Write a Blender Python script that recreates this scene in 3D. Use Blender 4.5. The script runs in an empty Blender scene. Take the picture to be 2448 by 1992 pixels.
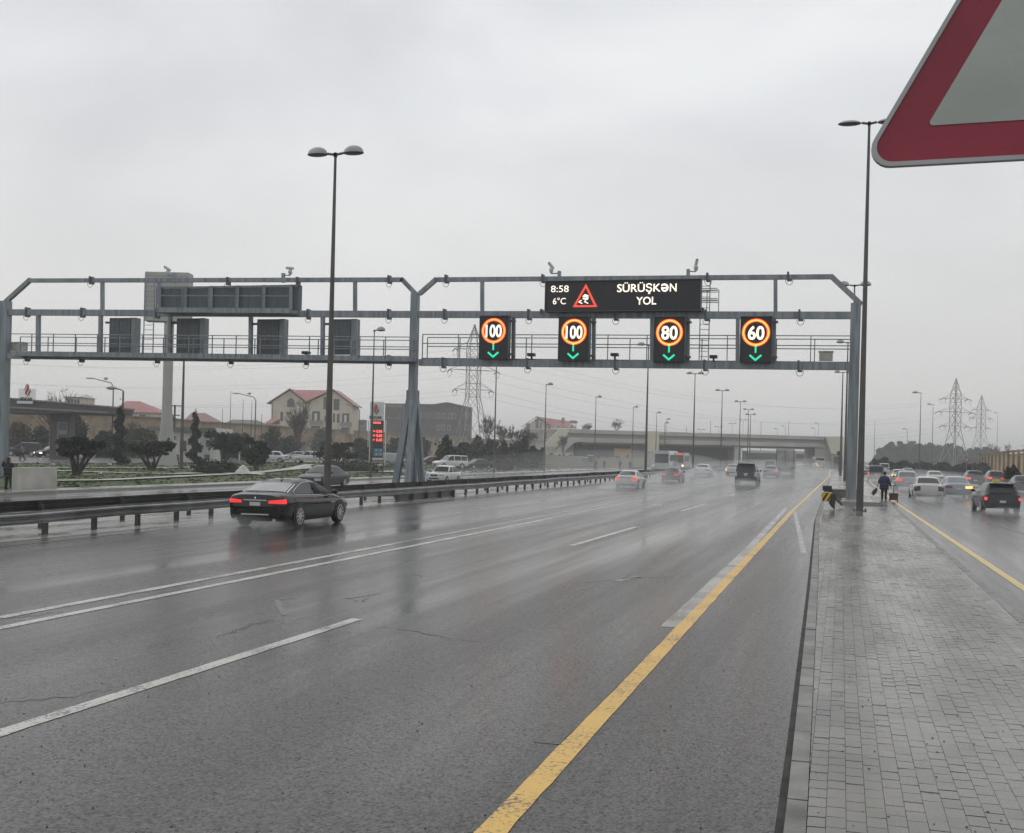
import bpy, math, random
import numpy as np
from mathutils import Vector, Matrix
from mathutils.bvhtree import BVHTree

random.seed(7)
SC = bpy.context.scene
COL = SC.collection
pi = math.pi

# ------------------------------------------------------------------ camera, sky, sun, exposure
F, CX, CY, ROLL, H = 2800.0, 1224.0, 1080.3, 0.025, 2.35     # focal length and principal point in photo pixels; eye height
TH = math.atan((2012 - CX) / F)                                # the road runs along +Y; the camera looks TH to its left
Rv = Vector((math.cos(TH), math.sin(TH), 0)); Fv = Vector((-math.sin(TH), math.cos(TH), 0)); Zv = Vector((0, 0, 1))
EYE = Vector((0, 0, H))
cam = bpy.data.cameras.new('camera'); camo = bpy.data.objects.new('camera', cam); COL.objects.link(camo)
cam.sensor_fit = 'HORIZONTAL'; cam.sensor_width = 36; cam.lens = 36 * F / 2448
cam.shift_y = (CY - 996) / 2448; cam.clip_start = 0.1; cam.clip_end = 9000
cr = math.cos(ROLL) * Rv + math.sin(ROLL) * Zv
cu = -math.sin(ROLL) * Rv + math.cos(ROLL) * Zv
m = Matrix.Identity(4)
for i in range(3):
    m[i][0], m[i][1], m[i][2], m[i][3] = cr[i], cu[i], -Fv[i], EYE[i]
camo.matrix_world = m
SC.camera = camo

SC.view_settings.view_transform = 'Standard'; SC.view_settings.look = 'None'
SC.view_settings.exposure = 0.05; SC.view_settings.gamma = 1.0; SC.view_settings.use_curve_mapping = False
try:
    SC.cycles.use_denoising = True; SC.cycles.denoiser = 'OPENIMAGEDENOISE'
    SC.cycles.max_bounces = 8; SC.cycles.diffuse_bounces = 3; SC.cycles.glossy_bounces = 4
    SC.cycles.volume_bounces = 2; SC.cycles.transparent_max_bounces = 12; SC.cycles.transmission_bounces = 4
    SC.cycles.use_adaptive_sampling = True; SC.cycles.adaptive_threshold = 0.015
    SC.cycles.caustics_reflective = False; SC.cycles.caustics_refractive = False
except Exception:
    pass

SUN_EL, SUN_AZ = math.radians(48), math.radians(-60)
W = bpy.data.worlds.new('World'); SC.world = W; W.use_nodes = True
nt = W.node_tree; nt.nodes.clear()
def wn(t, **k):
    n = nt.nodes.new(t)
    for a, b in k.items(): setattr(n, a, b)
    return n
out = wn('ShaderNodeOutputWorld'); bg = wn('ShaderNodeBackground'); bg.inputs[1].default_value = 0.1
sky = wn('ShaderNodeTexSky', sky_type='NISHITA', sun_disc=False, sun_elevation=SUN_EL, sun_rotation=SUN_AZ)
sky.dust_density = 4.0
tc = wn('ShaderNodeTexCoord'); mp = wn('ShaderNodeMapping'); mp.inputs['Scale'].default_value = (1.0, 1.0, 2.2)
n1 = wn('ShaderNodeTexNoise'); n1.inputs['Scale'].default_value = 2.3; n1.inputs['Detail'].default_value = 5; n1.inputs['Roughness'].default_value = 0.5; n1.inputs['Distortion'].default_value = 0.5
rmp = wn('ShaderNodeValToRGB')
e = rmp.color_ramp.elements
e[0].position = 0.33; e[0].color = (0.565, 0.578, 0.607, 1); e[1].position = 0.68; e[1].color = (0.775, 0.79, 0.80, 1)
sep = wn('ShaderNodeSeparateXYZ')
hz = wn('ShaderNodeMapRange'); hz.inputs[1].default_value = 0.0; hz.inputs[2].default_value = 0.28; hz.inputs[3].default_value = 1.0; hz.inputs[4].default_value = 0.0
hmix = wn('ShaderNodeMixRGB'); hmix.inputs[2].default_value = (0.685, 0.675, 0.635, 1)
hf = wn('ShaderNodeMath', operation='MULTIPLY'); hf.inputs[1].default_value = 0.8
x10 = wn('ShaderNodeVectorMath', operation='SCALE'); x10.inputs['Scale'].default_value = 11.4
mix = wn('ShaderNodeMixRGB'); mix.inputs[0].default_value = 0.97
L = nt.links.new
L(tc.outputs['Generated'], mp.inputs[0]); L(mp.outputs[0], n1.inputs['Vector']); L(n1.outputs['Fac'], rmp.inputs[0])
L(tc.outputs['Generated'], sep.inputs[0]); L(sep.outputs[2], hz.inputs[0]); L(hz.outputs[0], hf.inputs[0]); L(hf.outputs[0], hmix.inputs[0])
L(rmp.outputs[0], hmix.inputs[1]); L(hmix.outputs[0], x10.inputs[0])
L(sky.outputs[0], mix.inputs[1]); L(x10.outputs[0], mix.inputs[2]); L(mix.outputs[0], bg.inputs[0]); L(bg.outputs[0], out.inputs[0])

sl = bpy.data.lights.new('sun', 'SUN'); sl.energy = 0.5; sl.angle = math.radians(60); sl.color = (1.0, 0.97, 0.93)
so = bpy.data.objects.new('sun', sl); COL.objects.link(so)
sd = Vector((math.cos(SUN_EL) * math.sin(SUN_AZ), math.cos(SUN_EL) * math.cos(SUN_AZ), math.sin(SUN_EL)))
so.rotation_euler = sd.to_track_quat('Z', 'Y').to_euler(); so.location = (0, 0, 60)

# ------------------------------------------------------------------ photo pixel -> place in the world (used once, to survey where things stand)
def ray(px, py):
    xr, yd = (px - CX) / F, (py - CY) / F
    u = xr * math.cos(ROLL) + yd * math.sin(ROLL); v = -xr * math.sin(ROLL) + yd * math.cos(ROLL)
    return Rv * u + Fv - Zv * v
def on_z(px, py, z=0.0):
    d = ray(px, py); t = (z - H) / d.z
    return EYE + d * t
def on_y(px, py, Y):
    d = ray(px, py); return EYE + d * (Y / d.y)
def on_x(px, py, X):
    d = ray(px, py); return EYE + d * (X / d.x)
def on_d(px, py, Z):
    return EYE + ray(px, py) * Z
def gz(x):                       # the ground's height beside the road
    if x > -19: return 0.0
    if x > -25: return -0.35 * (-19 - x) / 6
    if x > -40: return -0.35
    if x > -80: return -0.35 + 0.45 * (-40 - x) / 40
    return 0.1
def on_g(px, py):
    z = 0.0
    for _ in range(12):
        p = on_z(px, py, z); z = gz(p.x)
    p.z = z
    return p
def ppm(p): return F / (Vector(p) - EYE).dot(Fv)     # photo pixels per metre at p

# ------------------------------------------------------------------ materials
MATS = {}
def pm(name, col, rough=0.5, metal=0.0, spec=0.5, var=0.12, scale=3.0, bump=0.0, bscale=30.0, emit=None, es=0.0, island=0.0, coat=0.0, dirt=None):
    """a painted / stone / leaf material: one base colour broken up by noise"""
    if name in MATS: return MATS[name]
    M = bpy.data.materials.new(name); M.use_nodes = True; t = M.node_tree; b = t.nodes['Principled BSDF']
    b.inputs['Roughness'].default_value = rough; b.inputs['Metallic'].default_value = metal; b.inputs['Specular IOR Level'].default_value = spec
    b.inputs['Base Color'].default_value = (*col, 1)
    if coat: b.inputs['Coat Weight'].default_value = coat; b.inputs['Coat Roughness'].default_value = 0.05
    if emit is not None:
        b.inputs['Emission Color'].default_value = (*emit, 1); b.inputs['Emission Strength'].default_value = es
    if var or dirt:
        c = t.nodes.new('ShaderNodeTexCoord'); n = t.nodes.new('ShaderNodeTexNoise'); n.inputs['Scale'].default_value = scale; n.inputs['Detail'].default_value = 4
        r = t.nodes.new('ShaderNodeValToRGB'); e = r.color_ramp.elements
        lo = dirt if dirt else tuple(max(0, x * (1 - 2 * var)) for x in col)
        e[0].position = 0.3; e[0].color = (*lo, 1); e[1].position = 0.7 if not dirt else 0.55
        e[1].color = (*(tuple(min(1, x * (1 + 1.2 * var)) for x in col)), 1)
        t.links.new(c.outputs['Object'], n.inputs['Vector']); t.links.new(n.outputs['Fac'], r.inputs[0])
        last = r.outputs[0]
        if island:
            g = t.nodes.new('ShaderNodeNewGeometry'); mr = t.nodes.new('ShaderNodeMapRange'); mr.inputs[3].default_value = 1 - island; mr.inputs[4].default_value = 1 + island
            sc = t.nodes.new('ShaderNodeVectorMath'); sc.operation = 'SCALE'
            t.links.new(g.outputs['Random Per Island'], mr.inputs[0]); t.links.new(last, sc.inputs[0]); t.links.new(mr.outputs[0], sc.inputs['Scale']); last = sc.outputs[0]
        t.links.new(last, b.inputs['Base Color'])
    if bump:
        c2 = t.nodes.new('ShaderNodeTexCoord'); n2 = t.nodes.new('ShaderNodeTexNoise'); n2.inputs['Scale'].default_value = bscale; n2.inputs['Detail'].default_value = 3
        bp = t.nodes.new('ShaderNodeBump'); bp.inputs['Strength'].default_value = bump; bp.inputs['Distance'].default_value = 0.02
        t.links.new(c2.outputs['Object'], n2.inputs['Vector']); t.links.new(n2.outputs['Fac'], bp.inputs['Height']); t.links.new(bp.outputs[0], b.inputs['Normal'])
    MATS[name] = M
    return M
def led(name, col, s): return pm(name, (0.02, 0.02, 0.02), 0.4, var=0, emit=col, es=s)

# ------------------------------------------------------------------ mesh building
ORG = {}
class MB:
    def __init__(s): s.v = []; s.f = []
    def add(s, vs, fs):
        n = len(s.v); s.v += [tuple(x) for x in vs]; s.f += [tuple(i + n for i in f) for f in fs]; return s
    def box(s, x0, x1, y0, y1, z0, z1):
        return s.add([(x0,y0,z0),(x1,y0,z0),(x1,y1,z0),(x0,y1,z0),(x0,y0,z1),(x1,y0,z1),(x1,y1,z1),(x0,y1,z1)],
                     [(0,3,2,1),(4,5,6,7),(0,1,5,4),(1,2,6,5),(2,3,7,6),(3,0,4,7)])
    def obox(s, c, a, b, d):
        c, a, b, d = Vector(c), Vector(a), Vector(b), Vector(d)
        vs = [c-a-b-d, c+a-b-d, c+a+b-d, c-a+b-d, c-a-b+d, c+a-b+d, c+a+b+d, c-a+b+d]
        return s.add(vs, [(0,3,2,1),(4,5,6,7),(0,1,5,4),(1,2,6,5),(2,3,7,6),(3,0,4,7)])
    def bar(s, p, q, w, h, up=(0, 0, 1)):
        p, q = Vector(p), Vector(q); d = q - p; u = Vector(up)
        if abs(d.normalized().dot(u)) > 0.98: u = Vector((0, 1, 0))
        sd = d.cross(u).normalized(); u2 = sd.cross(d).normalized()
        return s.obox((p + q) / 2, d / 2, sd * w / 2, u2 * h / 2)
    def tube(s, pts, r, seg=8, caps=True):
        pts = [Vector(p) for p in pts]; n = len(pts)
        rs = r if isinstance(r, (list, tuple)) else [r] * n
        rings = []; prev = None
        for i, p in enumerate(pts):
            d = (pts[min(i + 1, n - 1)] - pts[max(i - 1, 0)])
            d = d.normalized() if d.length > 1e-9 else Vector((0, 0, 1))
            if prev is None:
                a = d.orthogonal().normalized()
            else:
                a = prev - d * prev.dot(d); a = a.normalized() if a.length > 1e-6 else d.orthogonal().normalized()
            prev = a; b = d.cross(a)
            rings.append([p + (a * math.cos(2*pi*k/seg) + b * math.sin(2*pi*k/seg)) * rs[i] for k in range(seg)])
        return s.loft(rings, caps)
    def loft(s, rings, caps=True, closed=True):
        m = len(rings[0]); vs = [p for r in rings for p in r]; fs = []
        for i in range(len(rings) - 1):
            for k in range(m if closed else m - 1):
                k2 = (k + 1) % m; fs.append((i*m+k, i*m+k2, (i+1)*m+k2, (i+1)*m+k))
        if caps:
            fs.append(tuple(range(m))[::-1]); fs.append(tuple((len(rings)-1)*m + k for k in range(m)))
        return s.add(vs, fs)
    def grid(s, rows):
        m = len(rows[0]); fs = [(i*m+k, i*m+k+1, (i+1)*m+k+1, (i+1)*m+k) for i in range(len(rows)-1) for k in range(m-1)]
        return s.add([p for r in rows for p in r], fs)
    def prism(s, pts, off):
        pts = [Vector(p) for p in pts]; off = Vector(off); n = len(pts)
        fs = [tuple(range(n))[::-1], tuple(range(n, 2*n))] + [(k, (k+1) % n, n + (k+1) % n, n + k) for k in range(n)]
        return s.add(pts + [p + off for p in pts], fs)
    def ball(s, c, r, seg=12, rings=8, rot=None):
        c = Vector(c); r = r if isinstance(r, (tuple, list)) else (r, r, r); rr = []
        for i in range(1, rings):
            a = pi * i / rings
            ring = []
            for k in range(seg):
                p = Vector((r[0]*math.sin(a)*math.cos(2*pi*k/seg), r[1]*math.sin(a)*math.sin(2*pi*k/seg), -r[2]*math.cos(a)))
                ring.append(c + (rot @ p if rot else p))
            rr.append(ring)
        n = len(s.v); s.loft(rr, False)
        for end, base in ((-1, 0), (1, (rings-2)*seg)):
            p = Vector((0, 0, end * r[2])); s.v.append(tuple(c + (rot @ p if rot else p))); t = len(s.v) - 1
            for k in range(seg):
                a, b = n + base + k, n + base + (k+1) % seg
                s.f.append((t, b, a) if end < 0 else (t, a, b))
        return s
    def lathe_x(s, prof, c, seg=20):        # profile of (x, radius) turned about an axis along x through c
        rings = [[(c[0] + x, c[1] + r*math.cos(2*pi*k/seg), c[2] + r*math.sin(2*pi*k/seg)) for k in range(seg)] for x, r in prof]
        return s.loft(rings, True)
    def lathe_z(s, prof, c, seg=16):
        rings = [[(c[0] + r*math.cos(2*pi*k/seg), c[1] + r*math.sin(2*pi*k/seg), c[2] + z) for k in range(seg)] for r, z in prof]
        return s.loft(rings, True)
    def leaves(s, c, r, n, size, seed=0, flat=0.0):
        """n leaf clumps spread through an ellipsoid's volume, thicker towards its skin"""
        g = random.Random(seed); c = Vector(c)
        for _ in range(n):
            d = Vector((g.gauss(0,1), g.gauss(0,1), g.gauss(0,1))).normalized(); q = g.random() ** 0.42 * (1 + 0.20 * g.gauss(0, 1))
            p = c + Vector((d.x*r[0]*q, d.y*r[1]*q, d.z*r[2]*q))
            a = Vector((g.gauss(0,1), g.gauss(0,1), g.gauss(0,1))).normalized(); b = a.orthogonal().normalized()
            w = size * g.uniform(0.6, 1.4); h = w * g.uniform(0.5, 1.0)
            a2 = a.cross(b)
            s.add([p - b*w - a2*h*0.3, p + b*w*0.2 - a2*h, p + b*w + a2*h*0.3, p - b*w*0.2 + a2*h], [(0,1,2,3)])
        return s
    def build(s, name, mat, parent=None, smooth=None, world=False):
        vs = s.v
        if world and parent is not None:
            o, rz, sc = ORG[parent.name]; c_, s_ = math.cos(-rz), math.sin(-rz)
            vs = [(((x-o[0])*c_ - (y-o[1])*s_)/sc, ((x-o[0])*s_ + (y-o[1])*c_)/sc, (z-o[2])/sc) for x, y, z in vs]
        me = bpy.data.meshes.new(name); me.from_pydata(vs, [], s.f); me.update()
        if mat: me.materials.append(mat)
        if smooth is not None:
            me.polygons.foreach_set('use_smooth', [True] * len(me.polygons))
            try: me.set_sharp_from_angle(angle=math.radians(smooth))
            except Exception: pass
        o = bpy.data.objects.new(name, me); COL.objects.link(o)
        if parent is not None:
            o.parent = parent
            if parent.name in ORG: ORG[o.name] = ORG[parent.name]
        return o
def tag(o, label=None, cat=None, group=None, kind=None):
    if label: o['label'] = label
    if cat: o['category'] = cat
    if group: o['group'] = group
    if kind: o['kind'] = kind
    return o
def thing(name, label, cat, loc=(0, 0, 0), rz=0.0, group=None, sc=1.0):
    o = bpy.data.objects.new(name, None); COL.objects.link(o); o.location = loc; o.rotation_euler = (0, 0, rz); o.scale = (sc, sc, sc)
    o.empty_display_size = 0.2
    ORG[o.name] = (tuple(loc), rz, sc)
    return tag(o, label, cat, group)
def struct(name, mb, mat, smooth=None, label=None):
    return tag(mb.build(name, mat, None, smooth), label, None, None, 'structure')
def copy_tree(src, loc, rz, label, group=None, sc=1.0):
    o = src.copy(); COL.objects.link(o); o.location = loc; o.rotation_euler = (0, 0, rz); o.scale = (sc, sc, sc); o['label'] = label
    if group: o['group'] = group
    for ch in src.children:
        c = ch.copy(); COL.objects.link(c); c.parent = o
        for g in ch.children:
            d = g.copy(); COL.objects.link(d); d.parent = c
    return o

def text_mesh(body, box, y, mat, parent=None, name='lettering', bold=0.0, depth=0.01, world=True, face=-1, turn=False):
    """words standing in the XZ plane at y, fitted into box (x0, x1, z0, z1); readable from -y (face=-1)"""
    cu_ = bpy.data.curves.new('letters', 'FONT'); cu_.body = body; cu_.size = 1; cu_.offset = bold; cu_.extrude = 0.001; cu_.resolution_u = 4
    o = bpy.data.objects.new('letters', cu_); COL.objects.link(o)
    dg = bpy.context.evaluated_depsgraph_get(); me = bpy.data.meshes.new_from_object(o.evaluated_get(dg))
    vs = [tuple(v.co) for v in me.vertices]; fs = [tuple(p.vertices) for p in me.polygons]
    bpy.data.objects.remove(o); bpy.data.curves.remove(cu_); bpy.data.meshes.remove(me)
    if turn: vs = [(-x, -y, z) for x, y, z in vs]            # an e turned upside down makes the schwa
    xs = [v[0] for v in vs]; ys = [v[1] for v in vs]; x0, x1, y0, y1 = min(xs), max(xs), min(ys), max(ys)
    bx0, bx1, bz0, bz1 = box; mb = MB()
    mb.add([(bx0 + (v[0]-x0)/(x1-x0)*(bx1-bx0), y + face * (depth if v[2] > 0 else 0.0), bz0 + (v[1]-y0)/(y1-y0)*(bz1-bz0)) for v in vs], fs)
    return mb.build(name, mat, parent, world=world)
HAZE = 0.00065
# ------------------------------------------------------------------ ground, roads, median, paved island
def wet_road(name, dark, light, rmin, rmax, streak=True, grain=1.0, spec=0.30):
    M = bpy.data.materials.new(name); M.use_nodes = True; t = M.node_tree; b = t.nodes['Principled BSDF']; N = t.nodes.new; K = t.links.new
    c = N('ShaderNodeTexCoord')
    def noise(scale, detail=4, map_=(1, 1, 1), rough=0.55):
        q = N('ShaderNodeMapping'); q.inputs['Scale'].default_value = map_; K(c.outputs['Object'], q.inputs[0])
        n = N('ShaderNodeTexNoise'); n.inputs['Scale'].default_value = scale; n.inputs['Detail'].default_value = detail; n.inputs['Roughness'].default_value = rough
        K(q.outputs[0], n.inputs['Vector']); return n.outputs['Fac']
    def ramp(src, p0, c0, p1, c1):
        r = N('ShaderNodeValToRGB'); e = r.color_ramp.elements; e[0].position = p0; e[1].position = p1
        e[0].color = (c0, c0, c0, 1) if not isinstance(c0, tuple) else (*c0, 1); e[1].color = (c1, c1, c1, 1) if not isinstance(c1, tuple) else (*c1, 1)
        K(src, r.inputs[0]); return r.outputs[0]
    big = noise(0.22, 5, (1, 0.35, 1))
    base = ramp(big, 0.3, dark, 0.7, light)
    vo = N('ShaderNodeTexVoronoi'); vo.inputs['Scale'].default_value = 52.0; K(c.outputs['Object'], vo.inputs['Vector'])
    sepc = N('ShaderNodeSeparateColor'); K(vo.outputs['Color'], sepc.inputs[0])
    grit = ramp(sepc.outputs[0], 0.0, 1 - 0.62 * grain, 1.0, 1 + 0.8 * grain)
    mul = N('ShaderNodeMixRGB'); mul.blend_type = 'MULTIPLY'; mul.inputs[0].default_value = 1; K(base, mul.inputs[1]); K(grit, mul.inputs[2])
    specks = ramp(noise(38, 2), 0.66, 0.0, 0.74, 1.0)
    mx = N('ShaderNodeMixRGB'); mx.inputs[2].default_value = (*(x * 0.35 for x in dark), 1); K(mul.outputs[0], mx.inputs[1])
    sf = N('ShaderNodeMath'); sf.operation = 'MULTIPLY'; sf.inputs[1].default_value = 0.6; K(specks, sf.inputs[0]); K(sf.outputs[0], mx.inputs[0])
    K(mx.outputs[0], b.inputs['Base Color'])
    wet = noise(0.55, 5, (1.0, 0.035, 1) if streak else (1, 0.6, 1), 0.6)      # water lies in the wheel tracks
    rr = ramp(wet, 0.36, rmin, 0.62, rmax); K(rr, b.inputs['Roughness'])
    gs = N('ShaderNodeMapRange'); gs.inputs[3].default_value = spec * (1 - 0.62 * grain); gs.inputs[4].default_value = spec * (1 + 0.62 * grain); K(sepc.outputs[1], gs.inputs[0]); K(gs.outputs[0], b.inputs['Specular IOR Level'])
    bp = N('ShaderNodeBump'); bp.inputs['Distance'].default_value = 0.004
    bs = N('ShaderNodeMapRange'); bs.inputs[1].default_value = rmin; bs.inputs[2].default_value = rmax; bs.inputs[3].default_value = 0.08; bs.inputs[4].default_value = 0.45
    K(rr, bs.inputs[0]); K(bs.outputs[0], bp.inputs['Strength'])
    nb = noise(60, 3); K(nb, bp.inputs['Height'])
    K(bp.outputs[0], b.inputs['Normal'])
    return M
ASPH = wet_road('wet_asphalt', (0.022, 0.020, 0.018), (0.046, 0.0425, 0.0385), 0.13, 0.29, True, 1.3)
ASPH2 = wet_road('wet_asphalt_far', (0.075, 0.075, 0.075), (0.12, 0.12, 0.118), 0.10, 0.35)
KGUT = pm('kerb_gap', (0.040, 0.037, 0.033), 0.65, spec=0.3, var=0.4, scale=4)
GUT = wet_road('wet_gutter', (0.028, 0.027, 0.026), (0.05, 0.048, 0.046), 0.15, 0.5)
CONC = wet_road('wet_concrete', (0.18, 0.17, 0.155), (0.30, 0.29, 0.27), 0.06, 0.4, False, 0.4)
SOIL = pm('soil', (0.10, 0.09, 0.065), 0.9, var=0.3, scale=0.15)

g = MB()
xs = [-4000, -600, -80, -40, -25, -19, 30, 600, 4000]; ys = [-60, 60, 200, 600, 1500, 5000]
g.grid([[(x, y, gz(x) - 0.06) for x in xs] for y in ys])
struct('ground', g, SOIL)
r = MB(); r.grid([[(x, y, 0.0) for x in (-18.3, -9, 0, 8, 16.5)] for y in (-12, 40, 120, 300, 700)])
struct('road', r, ASPH)
r = MB(); r.grid([[(x, y, gz(x) + 0.004) for x in (-38.5, -32, -25.6)] for y in (-12, 40, 120, 300, 700)])
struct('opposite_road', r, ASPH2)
r = MB(); r.grid([[(x, y, gz(x) + 0.006) for x in (-25.6, -25, -22, -19, -18.3)] for y in (-12, 40, 120, 300, 700)])
struct('median_strip', r, CONC)
r = MB(); r.grid([[(x, y, 0.004) for x in (-18.28, -17.55)] for y in (-12, 40, 120, 300, 600)])
struct('road_gutter', r, GUT)
r = MB(); r.box(-40.4, -38.5, -12, 600, -0.36, -0.2)
struct('verge_pavement', r, CONC)

# grass garden between the far carriageway and the filling station, with pale kerbed paths
GRASS = pm('grass', (0.060, 0.088, 0.024), 0.95, var=0.4, scale=0.35, bump=0.6, bscale=8)
r = MB(); r.grid([[(x, y, gz(x) + 0.01) for x in (-76, -60, -50, -40.4)] for y in (20, 60, 100, 150, 220, 300)])
struct('lawn', r, GRASS)
GT = MB(); gr = random.Random(3)
GB = pm('grass_blades', (0.062, 0.09, 0.025), 0.9, var=0.35, scale=0.8, island=0.5)
for _ in range(6000):
    x = gr.uniform(-76, -40.6); y = gr.uniform(40, 190); z = gz(x); h = gr.uniform(0.04, 0.13); w = gr.uniform(0.08, 0.25); a = gr.uniform(0, pi)
    dx, dy = math.cos(a) * w, math.sin(a) * w
    GT.add([(x-dx, y-dy, z), (x+dx, y+dy, z), (x+dx*0.6, y+dy*0.6, z+h), (x-dx*0.7, y-dy*0.7, z+h*0.8)], [(0,1,2,3)])
tag(GT.build('grass', GB), 'short green winter grass over the garden lawn', 'grass', None, 'stuff')
PATHM = pm('path_stone', (0.42, 0.41, 0.37), 0.5, var=0.15, scale=0.6)
def ribbon(mb, pts, w, dz, h=0.0):
    rows = []
    for i, p in enumerate(pts):
        a, b = Vector(pts[max(i-1, 0)]), Vector(pts[min(i+1, len(pts)-1)]); d = (b - a); d.z = 0; n = Vector((-d.y, d.x, 0)).normalized() * w / 2
        rows.append([(p[0]-n.x, p[1]-n.y, p[2]+dz), (p[0]+n.x, p[1]+n.y, p[2]+dz)])
    mb.grid(rows)
PX = [  # each pale kerb line as it runs through the garden
    [(117, 1152), (260, 1150), (420, 1142), (560, 1135), (720, 1122), (790, 1118)],
    [(117, 1127), (300, 1133), (420, 1135), (470, 1133)],
    [(125, 1120), (260, 1120), (370, 1120), (460, 1119)],
    [(465, 1124), (520, 1130), (580, 1136), (700, 1122), (740, 1112), (800, 1114)],
    [(830, 1131), (900, 1130), (960, 1129), (1010, 1128)],
    [(570, 1119), (602, 1118)],
    [(230, 1100), (360, 1102), (470, 1104)],
    [(230, 1091), (330, 1093), (400, 1094)],
]
for k, pl in enumerate(PX):
    r = MB(); pts = []
    for a, b in zip(pl[:-1], pl[1:]):
        for q in range(4): pts.append(on_g(a[0]+(b[0]-a[0])*q/4, a[1]+(b[1]-a[1])*q/4))
    pts.append(on_g(*pl[-1])); ribbon(r, pts, 1.3 if k not in (5,) else 0.8, 0.10)
    struct('garden_path', r, PATHM)
# filling station forecourt and lay-by
r = MB(); r.grid([[(x, y, gz(x) + 0.03) for x in (-132, -100, -76)] for y in (60, 110, 160, 260, 330)])
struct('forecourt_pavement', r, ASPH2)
r = MB(); r.grid([[(x, y, gz(x) + 0.025) for x in (-52, -46, -40.4)] for y in (122, 160, 260)])
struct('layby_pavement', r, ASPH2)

# paved island the photographer stands on
KY = [-6, 4, 8, 22, 45, 60, 145, 200, 260]; KX = [-0.22, -0.26, -0.30, -0.50, -0.88, -0.94, -1.3, -0.9, 0.9]
RXK = [2.6, 2.6, 2.6, 2.6, 2.6, 2.6, 2.6, 2.2, 1.1]
def xk(y): return float(np.interp(y, KY, KX))
def xr(y): return float(np.interp(y, KY, RXK))
def paver_mat(name, base):
    M = bpy.data.materials.new(name); M.use_nodes = True; t = M.node_tree; b = t.nodes['Principled BSDF']; N = t.nodes.new; K = t.links.new
    gq = N('ShaderNodeNewGeometry'); c = N('ShaderNodeTexCoord')
    r = N('ShaderNodeValToRGB'); e = r.color_ramp.elements
    e[0].color = (*(x * 0.92 for x in base), 1); e[1].color = (*(x * 1.07 for x in base), 1); e[0].position = 0; e[1].position = 1
    q = r.color_ramp.elements.new(0.5); q.color = (base[0] * 0.98, base[1], base[2] * 0.97, 1)
    K(gq.outputs['Random Per Island'], r.inputs[0])
    n = N('ShaderNodeTexNoise'); n.inputs['Scale'].default_value = 0.8; n.inputs['Detail'].default_value = 5; K(c.outputs['Object'], n.inputs['Vector'])
    r2 = N('ShaderNodeValToRGB'); e2 = r2.color_ramp.elements; e2[0].position = 0.35; e2[0].color = (0.7, 0.7, 0.7, 1); e2[1].position = 0.62; e2[1].color = (1.1, 1.08, 1.05, 1); K(n.outputs['Fac'], r2.inputs[0])
    n3 = N('ShaderNodeTexNoise'); n3.inputs['Scale'].default_value = 70; n3.inputs['Detail'].default_value = 3; K(c.outputs['Object'], n3.inputs['Vector'])
    r4 = N('ShaderNodeValToRGB'); e4 = r4.color_ramp.elements; e4[0].position = 0.3; e4[0].color = (0.82, 0.82, 0.82, 1); e4[1].position = 0.7; e4[1].color = (1.15, 1.15, 1.15, 1); K(n3.outputs['Fac'], r4.inputs[0])
    m1 = N('ShaderNodeMixRGB'); m1.blend_type = 'MULTIPLY'; m1.inputs[0].default_value = 1; K(r.outputs[0], m1.inputs[1]); K(r2.outputs[0], m1.inputs[2])
    m2 = N('ShaderNodeMixRGB'); m2.blend_type = 'MULTIPLY'; m2.inputs[0].default_value = 1; K(m1.outputs[0], m2.inputs[1]); K(r4.outputs[0], m2.inputs[2])
    K(m2.outputs[0], b.inputs['Base Color'])
    n4 = N('ShaderNodeTexNoise'); n4.inputs['Scale'].default_value = 0.8; n4.inputs['Detail'].default_value = 4; mp4 = N('ShaderNodeMapping'); mp4.inputs['Scale'].default_value = (1, 0.22, 1); K(c.outputs['Object'], mp4.inputs[0]); K(mp4.outputs[0], n4.inputs['Vector'])
    r3 = N('ShaderNodeValToRGB'); e3 = r3.color_ramp.elements; e3[0].position = 0.40; e3[0].color = (0.15,)*3 + (1,); e3[1].position = 0.62; e3[1].color = (0.34,)*3 + (1,); K(n4.outputs['Fac'], r3.inputs[0])
    K(r3.outputs[0], b.inputs['Roughness']); b.inputs['Specular IOR Level'].default_value = 0.4
    bp = N('ShaderNodeBump'); bp.inputs['Strength'].default_value = 0.35; bp.inputs['Distance'].default_value = 0.004; K(n3.outputs['Fac'], bp.inputs['Height']); K(bp.outputs[0], b.inputs['Normal'])
    return M
PAVE = paver_mat('wet_pavers', (0.165, 0.157, 0.144))
JOINT = pm('paver_joint', (0.028, 0.026, 0.023), 0.8, var=0.2)
bed = MB(); bed.grid([[(xk(y) + 0.1, y, 0.112), ((xk(y) + xr(y)) / 2, y, 0.112), (xr(y) - 0.1, y, 0.112)] for y in (-6, 4, 8, 15, 22, 34, 45, 60, 80)])
struct('pavement_bed', bed, JOINT)
pv = MB(); gp = random.Random(11); cw = 0.121; x = -1.25; kcol = 0
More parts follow.
